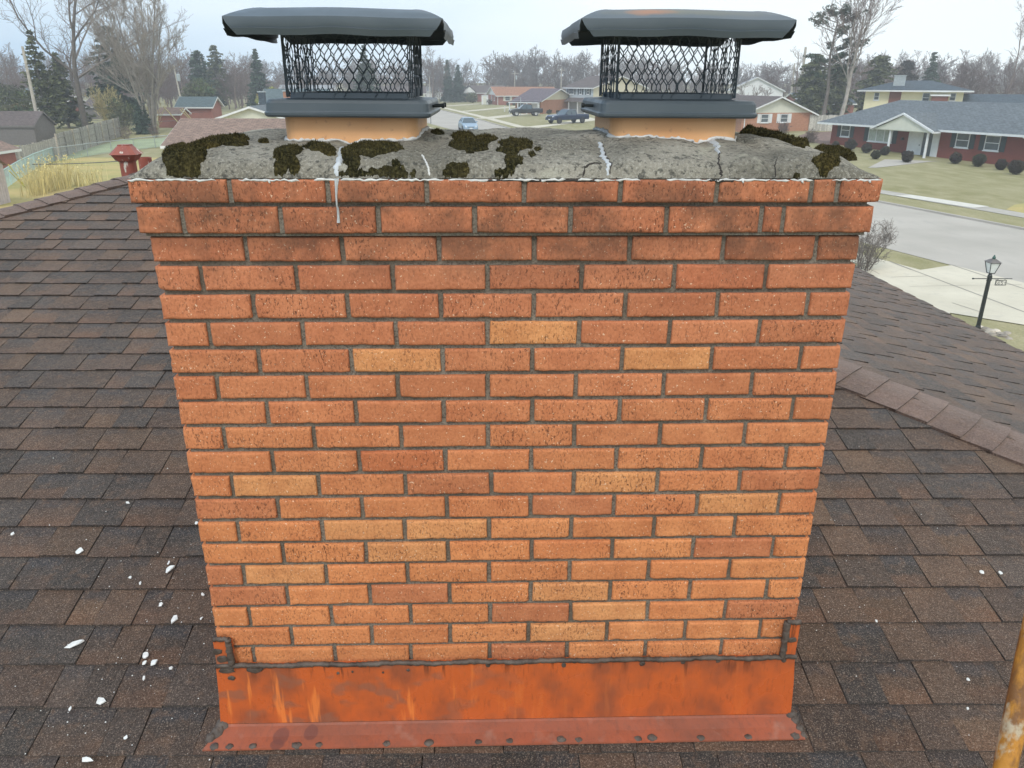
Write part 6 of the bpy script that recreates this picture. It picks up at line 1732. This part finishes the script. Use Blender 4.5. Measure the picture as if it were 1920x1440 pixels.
# ================================================================== vegetation
def bare_tree_mesh(seed, H_, spread=0.42, r0=.22, forks=(7, 6, 5, 4), stems=1, first=.28, up=.55, lean=(0, 0), tw=.012, gnarl=.12, vase=False):
    """trunk+limbs in one mesh, fine twigs in another"""
    rr = random.Random(seed); T = MB(); Wg = MB()
    def grow(p, d, L, r_, lev):
        n = max(3, int(4 + (3 - lev))) if lev < 3 else 3
        pts = [p.copy()]; rad = [r_]; q = p.copy(); dd = d.copy()
        for i in range(n):
            dd = (dd + Vector((rr.uniform(-1, 1), rr.uniform(-1, 1), rr.uniform(-.4, .7))) * gnarl * (1 + .5 * lev)).normalized()
            q = q + dd * (L / n); pts.append(q.copy()); rad.append(r_ * (1 - .72 * (i + 1) / n))
        sides = (8, 5, 4, 3, 3)[min(lev, 4)]
        f = rr.uniform(.8, 1.2)
        (T if lev < 2 else Wg).tube(pts, [max(x, tw * .6) for x in rad], sides, (f, f, f), cap=False)
        if lev >= len(forks): return
        k = forks[lev]
        for j in range(k):
            t_ = (first if lev == 0 else .18) + (1 - (first if lev == 0 else .18)) * ((j + rr.random() * .8) / k)
            t_ = min(t_, .98); x = t_ * n; i = int(x); i = min(i, n - 1)
            bp_ = pts[i].lerp(pts[i + 1], x - i)
            bd = (pts[i + 1] - pts[i]).normalized()
            side = bd.cross(Vector((rr.uniform(-1, 1), rr.uniform(-1, 1), rr.uniform(-1, 1)))).normalized()
            ang = rr.uniform(.6, 1.15) if not vase else rr.uniform(.35, .8)
            nd = (bd * math.cos(ang) + side * math.sin(ang) + Vector((0, 0, up * (.30 if lev else .25)))).normalized()
            nl = L * (rr.uniform(.42, .66) if lev else spread * rr.uniform(.8, 1.3)) * (1 - .35 * t_)
            nr = max(rad[i] * rr.uniform(.42, .6), tw)
            grow(bp_, nd, nl, nr, lev + 1)
    for s_ in range(stems):
        a = 2 * math.pi * s_ / stems + rr.uniform(-.3, .3)
        tilt_ = .0 if stems == 1 else rr.uniform(.06, .36)
        d = Vector((math.cos(a) * tilt_ + lean[0], math.sin(a) * tilt_ + lean[1], 1)).normalized()
        grow(Vector((math.cos(a), math.sin(a), 0)) * (0 if stems == 1 else .15) + Vector((0, 0, -.2)), d, H_ * rr.uniform(.8, 1.0) * (.78 if stems == 1 else .82), r0 * (1 if stems == 1 else .6), 0)
    return T, Wg
def bare_tree(name, label, loc, args, bark='bark', twig='twig', group=None, cat='tree'):
    T, Wg = bare_tree_mesh(**args)
    root = empty(name, label, cat, loc, group=group)
    part(T, 'trunk', bark, root); part(Wg, 'crown', twig, root)
    return root
def leaves(mb, c, rad, n, size, rr, flat=.0, col=(1, 1, 1), hollow=.35):
    for _ in range(n):
        while True:
            v = Vector((rr.uniform(-1, 1), rr.uniform(-1, 1), rr.uniform(-1, 1)))
            if hollow < v.length < 1: break
        p = Vector(c) + Vector((v.x * rad[0], v.y * rad[1], v.z * rad[2]))
        a = Vector((rr.uniform(-1, 1), rr.uniform(-1, 1), rr.uniform(-1, 1) * (1 - flat))).normalized()
        b = a.cross(Vector((rr.uniform(-1, 1), rr.uniform(-1, 1), rr.uniform(-1, 1)))).normalized()
        s_ = size * rr.uniform(.6, 1.4); f = rr.uniform(.55, 1.5)
        mb.face([p - a * s_, p - b * s_ * .45, p + a * s_, p + b * s_ * .45], (col[0] * f, col[1] * f, col[2] * f))
def conifer(name, label, x, y, ztop, w, mat='needles', seed=1, bottom=.08, loose=.0, group=None, dens=1.0, size=.16, rnd=False):
    g_ = gz(y); H_ = ztop - g_; rr = random.Random(seed)
    root = empty(name, label, 'tree', (x, y, g_), group=group)
    mb = MB(); mb.tube([(0, 0, -.2), (0, 0, H_ * .5), (0, 0, H_ * .97)], [.16, .10, .03], 7); part(mb, 'trunk', 'bark', root)
    mb = MB(); z = H_ * bottom
    while z < H_ * .985:
        t_ = (z / H_ - bottom) / (1 - bottom); R_ = w / 2 * ((1 - t_) ** .85 if not rnd else math.sqrt(max(0, 1 - t_ * t_)) * (.55 + .45 * min(1, t_ * 3))) + .08
        nb = max(6, int(13 * (1 - t_) + 6))
        for k in range(nb):
            a = rr.uniform(0, 6.283); L = R_ * rr.uniform(.55, 1.12)
            if rr.random() < loose: continue
            for s_ in range(int((3 + L * 4) * dens)):
                q = rr.uniform(.15, 1) * L
                c = (math.cos(a) * q, math.sin(a) * q, z - q * .25 + rr.uniform(-.08, .12))
                leaves(mb, c, (.26, .26, .14), 3, size, rr, .5, hollow=0)
        z += H_ * .045 * rr.uniform(.7, 1.2)
    part(mb, 'crown', mat, root)
    return root
def bush(name, label, x, y, w, h, mat, seed, n=500, size=.05, z=None, cat='bush', group=None, col=(1, 1, 1), lumps=7):
    rr = random.Random(seed); root = empty(name, label, cat, (x, y, gz(y) if z is None else z), group=group)
    mb = MB()
    for _ in range(lumps):
        a = rr.uniform(0, 6.28); q = rr.uniform(0, .35) * w
        leaves(mb, (math.cos(a) * q * .8, math.sin(a) * q * .8, h * rr.uniform(.35, .62)), (w * .33, w * .33, h * .36), n // lumps, size, rr, 0, col, .5)
    leaves(mb, (0, 0, h * .47), (w * .46, w * .46, h * .47), n // 2, size, rr, 0, col, .7)
    for _ in range(9):
        a = rr.uniform(0, 6.28); e_ = rr.uniform(-.3, 1.3); leaves(mb, (math.cos(a) * math.cos(e_) * w * .40, math.sin(a) * math.cos(e_) * w * .40, h * .5 + math.sin(e_) * h * .38), (w * .16, w * .16, h * .15), n // 22, size, rr, 0, tuple(q * rr.uniform(.8, 1.5) for q in col), 0)
    part(mb, 'crown', mat, root)
    mb = MB()
    for k in range(4): mb.tube([(0, 0, 0), (rr.uniform(-.15, .15) * w, rr.uniform(-.15, .15) * w, h * .5)], .02, 4)
    part(mb, 'stem', 'bark', root)
    return root
def XY(t_): return (t_[0], t_[1])

# left side
bt = (-44.724, 91.306, 0.716)
bare_tree('bare_tree', 'big forked bare tree behind the board fence, its crown leaving the top of the photo', (bt[0], bt[1], gz(bt[1])), dict(seed=6, H_=20, r0=.36, forks=(9, 7, 7, 5), first=.22, spread=.70, up=.6, gnarl=.17, tw=.017))
bt = (-36.446, 88.720, 0.656)
bare_tree('bare_tree', 'wide many-stemmed bare tree with fine pale twigs, left of the left cap', (bt[0], bt[1], gz(bt[1])), dict(seed=9, H_=17.0, r0=.24, forks=(8, 7, 6, 4), stems=8, first=.15, spread=.40, up=.8, vase=True, gnarl=.09, tw=.016), 'bark_pale', 'twig_pale')
conifer('spruce', 'tall dark spruce behind the many-stemmed bare tree', *XY((-46.357, 104.000, 2.910)), 12.3705, 7.0, seed=2, size=.26, dens=1.3, rnd=True, loose=.2)
conifer('pine', 'wind-swept pine with open layered branches behind the utility pole', *XY((-47.014, 88.000, 3.367)), 10.9589, 4.6, 'leaf_olive', seed=3, bottom=.25, loose=.35, size=.20)
conifer('pine', 'olive pine low behind the utility pole, right of the layered pine', *XY((-48.986, 96.000, 3.133)), 9.0138, 6.0, 'leaf_olive', seed=4, bottom=.12, loose=.25, size=.22)
bush('evergreen_bush', 'olive evergreen mass at the far left edge, above the white carport house', *XY((-59.939, 104.000, 3.503)), 5.5, 4.9, 'leaf_olive', 5, 2600, .16)
bush('evergreen_bush', 'lower olive evergreen in front of the small white house, far left', *XY((-55.893, 98.000, 2.172)), 4.6, 2.6, 'leaf_olive', 6, 1600, .14)
bush('evergreen_bush', 'green bush at the left edge above the garden shed', *XY((-48.465, 82.000, 1.292)), 2.6, 3.2, 'leaf_olive', 7, 1200, .12)
for i, (px, q) in enumerate(((((-89.180, 150.000, 2.392)), 84), (((-81.751, 142.000, 2.591)), 92), (((-86.509, 155.000, 2.286)), 98))):
    bare_tree('bare_tree', ('reddish bare tree cut by the left edge', 'reddish bare tree second from the left edge', 'reddish bare tree third from the left edge, next to the pine')[i], (px[0], px[1], .8), dict(seed=20 + i, H_=13 - i * .8, r0=.16, forks=(9, 6, 4), spread=.4, tw=.03), 'twig', 'twig', 'reddish bare trees at the left edge')
bare_tree('tall_shrub', 'tall tan leafless shrub behind the end of the board fence', (*XY((-45.303, 98.000, 0.695)), .8), dict(seed=31, H_=5.4, r0=.07, forks=(9, 6, 3), stems=9, first=.1, spread=.35, up=.9, vase=True, tw=.018), 'reed_tan', 'reed_tan', cat='shrub')
bush('hedge_bush', 'greyish green bush under the tan leafless shrub', *XY((-40.941, 92.000, 1.022)), 3.2, 3.6, 'leaf_olive', 33, 1300, .10, col=(1.4, 1.3, 1.5))
bare_tree('tall_shrub', 'bundle of pale upright stems in front of the many-stemmed tree', (*XY((-36.707, 90.000, 1.136)), .7), dict(seed=35, H_=4.6, r0=.05, forks=(6, 4), stems=9, first=.2, spread=.25, up=1.0, vase=True, tw=.016), 'reed_tan', 'reed_tan', cat='shrub')
conifer('arborvitae', 'narrow dark arborvitae between fence end and many-stemmed tree', *XY((-37.132, 88.000, 1.242)), 4.3450, 2.3, seed=36, bottom=.02, dens=1.2, size=.12)
for i, (p, w, h) in enumerate((((-36.097, 81.380, 0.489), 2.0, 1.7), ((-34.299, 83.720, 0.542), 1.9, 1.7), ((-40.907, 88.641, 0.655), 1.7, 1.6))):
    bare_tree('bare_shrub', ('small round bare shrub at the end of the board fence', 'small bare shrub beside the garage roof', 'small bare shrub just behind the board fence end')[i], (p[0], p[1], gz(p[1])), dict(seed=40 + i, H_=h, r0=.03, forks=(6, 5, 3), stems=6, first=.1, spread=.4, up=.5, tw=.010), 'twig', 'twig', cat='shrub')
conifer('spruce', 'dark conifer left of the two greener ones, left of the left cap', *XY((-51.801, 150.000, 1.578)), 11.1526, 4.6, seed=50, size=.28, rnd=True)
conifer('spruce', 'mid-green fluffy conifer left of the left cap', *XY((-53.615, 165.000, 1.143)), 12.8190, 5.2, seed=51, size=.3, mat='leaf_olive', rnd=True, loose=.2)
conifer('spruce', 'neat cone-shaped spruce closest to the left cap', *XY((-41.556, 150.000, 1.601)), 11.1919, 5.2, seed=52, size=.28)
bush('evergreen_bush', 'yellow-green bush beside the left cap screen', *XY((-36.899, 140.000, 3.591)), 5.0, 4.2, 'leaf_yellow', 53, 1400, .2)
bush('evergreen_bush', 'round olive tree left of the greener conifers', *XY((-44.798, 128.000, 3.768)), 5.0, 5.6, 'leaf_olive', 54, 1800, .2)
for i, (px, h, sd) in enumerate((((-55.199, 150.000, 2.476), 11.5, 1), ((-49.214, 160.000, 2.265), 9.0, 2), ((-49.798, 170.000, 2.037), 9.5, 3), ((-46.199, 200.000, 1.369), 10.5, 4), ((-38.823, 205.000, 1.274), 10, 5), ((-23.105, 200.000, 1.425), 9.5, 6), ((-14.173, 205.000, 1.334), 13.0, 7), ((-17.914, 215.000, 1.099), 11, 8))):
    bare_tree('bare_tree', ('bare tree between the many-stemmed tree and the dark conifer', 'bare tree between the fluffy and cone-shaped conifers, left one', 'bare tree touching the cone-shaped spruce', 'bare tree seen through the left part of the left screen', 'bare tree seen through the middle of the left screen', 'bare tree seen through the right part of the left screen', 'tall bare tree just right of the left cap', 'bare tree hidden by the right edge of the left screen')[i], (px[0], px[1], .8), dict(seed=60 + i, H_=h * 1.25, r0=.16, forks=(9, 7, 4), spread=.42, tw=.035), 'twig', 'twig', 'bare trees in the middle distance')
conifer('spruce', 'dark spruce seen through the left cap screen', *XY((-24.578, 165.000, 2.212)), 12.5565, 7.0, seed=70, size=.3)
conifer('spruce', 'small dark conifer right of the tall bare tree, left of centre', *XY((-10.979, 215.000, 1.116)), 11.1223, 3.6, seed=71, size=.3)
conifer('spruce', 'small dark conifer at the left end of the far woods', *XY((-8.392, 220.000, 1.010)), 10.2192, 4.6, seed=72, size=.3)
bare_tree('bare_tree', 'little spreading bare tree beside the farthest brown house', (*XY((-12.918, 212.000, -0.112)), .8), dict(seed=75, H_=6.0, r0=.10, forks=(8, 6, 4), spread=.5, up=.3, tw=.03), 'twig', 'twig')
bush('evergreen_bush', 'rounded olive bush in front of the brown-roofed house porch', *XY((-4.536, 212.000, 0.425)), 3.4, 2.6, 'leaf_olive', 76, 700, .18)
for i, (p, w) in enumerate((((-0.254, 193.604, 0.800), 1.7), ((4.182, 189.676, 0.800), 1.0), ((5.540, 189.791, 0.800), .9), ((10.130, 140.062, 0.800), 1.0), ((11.795, 142.512, 0.800), .7))):
    bush('clipped_bush', ('dark round bush at the corner of the orange-roofed house', 'small bush under the window of the orange-roofed house', 'small bush right of that window on the orange-roofed house', 'reddish bush before the tan brick wall', 'small bush at the right end of the tan brick wall')[i], p[0], p[1], w, w * .8, 'boxwood_dark', 80 + i, 300, .09, group='small bushes along the far houses', col=(1, 1.2, .9))
# right side
bare_tree('bare_tree', 'thin bare tree behind the two pale poles', (*XY((50.137, 135.000, 3.074)), .8), dict(seed=90, H_=15, r0=.14, forks=(10, 6, 4), spread=.28, up=.9, tw=.025), 'twig', 'twig_pale')
for i, px in enumerate(((44.073, 135.000, 3.885), (46.867, 138.000, 3.843), (43.682, 140.000, 3.802))):
    bare_tree('bare_tree', ('bare sapling before the middle of the white gable house', 'bare sapling before the right side of the white gable house', 'bare sapling before the left side of the white gable house')[i], (px[0], px[1], .8), dict(seed=93 + i, H_=6.0, r0=.10, forks=(8, 6, 4), spread=.5, up=.5, tw=.025), 'bark', 'twig', 'saplings before the white gable house')
# big open pine
def open_pine(label, x, y, ztop, w, seed):
    rr = random.Random(seed); g_ = gz(y); H_ = ztop - g_
    root = empty('pine', label, 'tree', (x, y, g_))
    tr = MB(); cr = MB(); pts = [Vector((0, 0, -.2)), Vector((.2, 0, H_ * .35)), Vector((-.1, .1, H_ * .65)), Vector((.2, 0, H_ * .95))]
    tr.tube(pts, [.26, .20, .13, .04], 8)
    for k in range(34):
        t_ = rr.uniform(.38, .97); z = H_ * t_; a = rr.uniform(0, 6.28); L = w / 2 * rr.uniform(.5, 1.1) * (1 - abs(t_ - .66) * 1.25)
        b0 = Vector((.1, 0, z)); b1 = Vector((math.cos(a) * L, math.sin(a) * L, z + L * .45))
        tr.tube([b0, b0.lerp(b1, .5) + Vector((0, 0, -.1)), b1], [.05, .035, .015], 4, cap=False)
        for s_ in range(11):
            q = b0.lerp(b1, rr.uniform(.45, 1.08)); leaves(cr, q + Vector((rr.uniform(-.3, .3), rr.uniform(-.3, .3), rr.uniform(-.15, .25))), (.32, .32, .2), 16, .13, rr, hollow=0)
    part(tr, 'trunk', 'bark', root); part(cr, 'crown', 'needles', root)
open_pine('tall open-crowned pine right of the right chimney cap', *XY((39.423, 96.000, 3.336)), 13.3541, 7.4, 5)
bare_tree('bare_tree', 'large bare tree leaning right beside the open pine', (*XY((39.902, 93.000, 3.136)), .75), dict(seed=103, H_=18, r0=.28, forks=(10, 7, 7, 5), first=.28, spread=.60, up=.75, vase=True, lean=(.22, 0), tw=.016), 'bark_pale', 'twig')
for i, (px, zt3, w, m) in enumerate((((46.396, 118.000, 3.448), 9.9773, 6.0, 'leaf_olive'), ((52.621, 125.000, 3.306), 8.7474, 6, 'leaf_olive'), ((61.307, 130.000, 4.013), 10.2679, 8, 'leaf_olive'), ((75.709, 150.000, 3.720), 10.2333, 7, 'boxwood_dark'), ((80.489, 150.000, 3.733), 11.3144, 5.4, 'needles'))):
    conifer('evergreen_tree', ('olive evergreen directly right of the two pale poles', 'lower olive evergreen under the open pine', 'broad olive evergreen left of the yellow house', 'brownish tree behind the chimney of the yellow house', 'small dark cone-shaped conifer right of the yellow house chimney')[i], px[0], px[1], zt3, w, m, seed=110 + i, size=.26, loose=.15, dens=1.2, rnd=(i < 4), group='evergreens behind the yellow house')
for i, (px, h, ln) in enumerate((((62.460, 140.000, 2.991), 9.5, 0), ((70.945, 145.000, 2.899), 9, 0), ((95.399, 150.000, 2.846), 19, .12), ((99.419, 150.000, 2.856), 18, .1), ((107.147, 185.000, 2.084), 9.5, 0))):
    bare_tree('bare_tree', ('bare tree behind the leaning tree trunk', 'bare tree left of the small dark conifer', 'tall bare tree near the right edge, leaning right', 'tall bare tree cut by the right edge', 'small bare tree above the yellow house roof')[i], (px[0], px[1], .8), dict(seed=120 + i, H_=h * 1.15, r0=.17, forks=(9, 7, 4), spread=.36, up=.8, lean=(ln, 0), tw=.03), 'twig', 'twig', 'bare trees behind the yellow house')
# boxwoods at the ranch
BW = [(140, 800, 34), (287, 822, 58), (437, 845, 50), (520, 905, 44), (605, 865, 45), (826, 938, 62), (1285, 952, 60), (1500, 978, 66), (1715, 1010, 56), (1862, 1052, 76)]
BWP = [(32.066, 73.978), (32.568, 71.793), (32.995, 69.558), (31.681, 65.079), (33.836, 67.930), (33.186, 62.739), (36.641, 61.938), (37.368, 60.112), (37.732, 57.879), (36.932, 54.840)]
BWL = ['smallest clipped bush at the left corner of the ranch house', 'clipped bush below the left window of the ranch house', 'clipped bush left of the big window of the ranch house', 'greener clipped bush at the foot of the left porch column', 'dark clipped bush tucked behind the left porch column', 'largest round bush in the middle of the porch front', 'clipped bush right of the porch, first of the row', 'clipped bush right of the porch, second of the row', 'clipped bush right of the porch, third of the row', 'big dark clipped bush at the right edge of the photo']
for i, (p, b) in enumerate(zip(BWP, BW)):
    w = 2 * b[2] / 5.05 * p[1] / 1557
    bush('clipped_bush', BWL[i], p[0], p[1] + w * .3, w, w * .98, 'boxwood_dark', 130 + i, 2600, .045, group='clipped bushes along the ranch house', col=(1, 1.25, .95) if i in (3, 7) else (1, 1, 1), lumps=4)
# bare bush by the near drive
p = (13.039, 25.712, 0.000)
bare_tree('bare_shrub', 'spreading leafless shrub by the near driveway, behind the top of the chimney', (p[0] - .35, p[1], 0), dict(seed=151, H_=2.0, r0=.045, forks=(8, 6, 4), stems=8, first=.12, spread=.50, up=.35, tw=.006, gnarl=.2), 'bark', 'bark', cat='shrub')
bare_tree('bare_shrub', 'reddish brown leafless shrub in the bed left of the ranch house', (*XY((31.616, 78.985, 0.434)), .4), dict(seed=152, H_=1.6, r0=.03, forks=(8, 6, 4), stems=9, first=.1, spread=.5, up=.3, tw=.010), 'twig', 'twig', cat='shrub')
bare_tree('bare_shrub', 'low leafless shrub below the windows of the cream gable house', (*XY((32.971, 90.658, 0.701)), .7), dict(seed=153, H_=1.5, r0=.03, forks=(8, 6, 3), stems=9, first=.1, spread=.5, up=.3, tw=.012), 'twig', 'twig', cat='shrub')
# dry ornamental grass by the left hip
def reeds(label, pts, h, n, seed):
    rr = random.Random(seed); root = empty('ornamental_grass', label, 'ornamental grass', (*pts[0], 0)); mb = MB(); ox, oy = pts[0]
    for _ in range(n):
        a = rr.random(); x = pts[0][0] + (pts[1][0] - pts[0][0]) * a + rr.gauss(0, .25) - ox; y = pts[0][1] + (pts[1][1] - pts[0][1]) * a + rr.gauss(0, .5) - oy
        H_ = h * rr.uniform(.55, 1.1); lx, ly = rr.gauss(0, .22) * H_, rr.gauss(0, .18) * H_
        w = rr.uniform(.010, .022); f = rr.uniform(.8, 1.5)
        p0, p1, p2 = Vector((x, y, -.05)), Vector((x + lx * .4, y + ly * .4, H_ * .6)), Vector((x + lx, y + ly, H_))
        t_ = rr.uniform(0, 3.14); s_ = Vector((math.cos(t_), math.sin(t_), 0)) * w
        mb.face([p0 - s_, p0 + s_, p1 + s_ * .8, p1 - s_ * .8], (f, f, f * .95)); mb.face([p1 - s_ * .8, p1 + s_ * .8, p2], (f, f, f * .95))
        if rr.random() < .25: leaves(mb, p2, (.05, .05, .16), 5, .05, rr, col=(1.3, 1.3, 1.2), hollow=0)
    part(mb, 'blades', 'reed_tan', root)
reeds('large clump of dry straw-coloured grass just beyond the left hip', ((-24.754, 43.492)), 1, 1, 1) if False else None
reeds('left clump of dry straw-coloured grass just beyond the left hip', [(-25.382, 44.333), (-25.439, 46.571)], 1.9, 200, 1)
reeds('middle clump of dry straw-coloured grass just beyond the left hip', [(-25.469, 47.045), (-25.212, 49.037)], 1.7, 170, 2)
reeds('right, sparser clump of dry grass nearest the red vent', [(-24.643, 48.523), (-24.131, 49.826)], 1.1, 70, 3)

# far woods
def wood(name, label, n, xr, yr, hfun, seed, col=(1, 1, 1), tw=.055, brush=True):
    rr = random.Random(seed); rg = np.random.RandomState(seed)
    temps = []
    for s_ in range(4):
        T, Wg = bare_tree_mesh(200 + s_ + seed * 10, 12.0, forks=(11, 6, 4), spread=.46, up=.5, r0=.16, tw=tw, first=.15)
        V = np.array(T.v + Wg.v, dtype=np.float64); nT = len(T.v)
        F = [f for f in T.f] + [tuple(a + nT for a in f) for f in Wg.f]
        F = [f for f in F if len(f) == 4]
        temps.append((V, np.array(F, dtype=np.int64)))
    Vs, Fs, Cs = [], [], []; base_i = 0
    for k in range(n):
        V, F = temps[k % 4]
        x = rr.uniform(*xr); y = rr.uniform(*yr); h = hfun(x, y) * rr.uniform(.78, 1.08) / 10.0
        a = rr.uniform(0, 6.28); ca, sa = math.cos(a), math.sin(a); w = rr.uniform(.85, 1.25)
        Q = np.empty_like(V); Q[:, 0] = (V[:, 0] * ca - V[:, 1] * sa) * h * w + x; Q[:, 1] = (V[:, 0] * sa + V[:, 1] * ca) * h * w + y; Q[:, 2] = V[:, 2] * h + gz(y)
        Vs.append(Q); Fs.append(F + base_i); base_i += len(V)
        f = rr.uniform(.75, 1.25); Cs.append(np.tile(np.array([f * col[0], f * col[1], f * col[2], 1]), (len(F), 1)))
    V = np.concatenate(Vs); F = np.concatenate(Fs); Cc = np.concatenate(Cs).astype(np.float32)
    me = bpy.data.meshes.new(name)
    me.vertices.add(len(V)); me.vertices.foreach_set('co', V.astype(np.float32).ravel())
    me.loops.add(len(F) * 4); me.loops.foreach_set('vertex_index', F.astype(np.int32).ravel())
    me.polygons.add(len(F)); me.polygons.foreach_set('loop_start', np.arange(0, len(F) * 4, 4, dtype=np.int32)); me.polygons.foreach_set('loop_total', np.full(len(F), 4, dtype=np.int32))
    me.update(calc_edges=True)
    ca_ = me.attributes.new('col', 'FLOAT_COLOR', 'FACE'); ca_.data.foreach_set('color', Cc.ravel())
    me.materials.append(MATS['wood_mass'])
    o = bpy.data.objects.new(name, me); COL.objects.link(o)
    return tag(o, label, 'woods', kind='stuff')
def hf(x, y):
    # the tree line seen over the houses: higher in the middle
    return 11.9 + 1.3 * math.sin(x * .045 + 1) + .8 * math.sin(x * .13)
wood('far_woods', 'grey-brown mass of leafless woods along the horizon', 420, (-210, 230), (250, 330), hf, 1, (1, 1, 1))
wood('undergrowth', 'low leafless brush and saplings in front of the far woods', 300, (-190, 200), (236, 252), lambda x, y: 6.8, 2, (.85, .8, .78), tw=.05)
wood('hedgerow', 'brown leafless hedgerow behind the yellow house at right', 130, (62, 190), (150, 190), lambda x, y: 8.6 + math.sin(x * .2), 3, (.9, .8, .8), tw=.04)
wood('hedgerow', 'brown leafless thicket behind the far left yards', 90, (-150, -50), (150, 200), lambda x, y: 8.0, 4, (1, .9, .9), tw=.04)

wood('thicket', 'low grey-brown thicket between the conifers left of the left cap', 70, (-100, -44), (178, 225), lambda x, y: 6.0, 5, (.95, .85, .8), tw=.04)

# ================================================================== haze
hz = MB(); hz.box((-300, -30, -1.2), (300, 350, 45))
m = bpy.data.materials.new('haze'); m.use_nodes = True
for n_ in list(m.node_tree.nodes): m.node_tree.nodes.remove(n_)
mo = m.node_tree.nodes.new('ShaderNodeOutputMaterial'); mv = m.node_tree.nodes.new('ShaderNodeVolumePrincipled')
mv.inputs['Color'].default_value = (0.93, 0.95, 0.97, 1); mv.inputs['Density'].default_value = 0.0015; mv.inputs['Anisotropy'].default_value = 0.2
m.node_tree.links.new(mv.outputs[0], mo.inputs['Volume'])
MATS['haze'] = m
tag(hz.build('haze', m), 'thin pale winter haze filling the air', 'haze', kind='stuff')
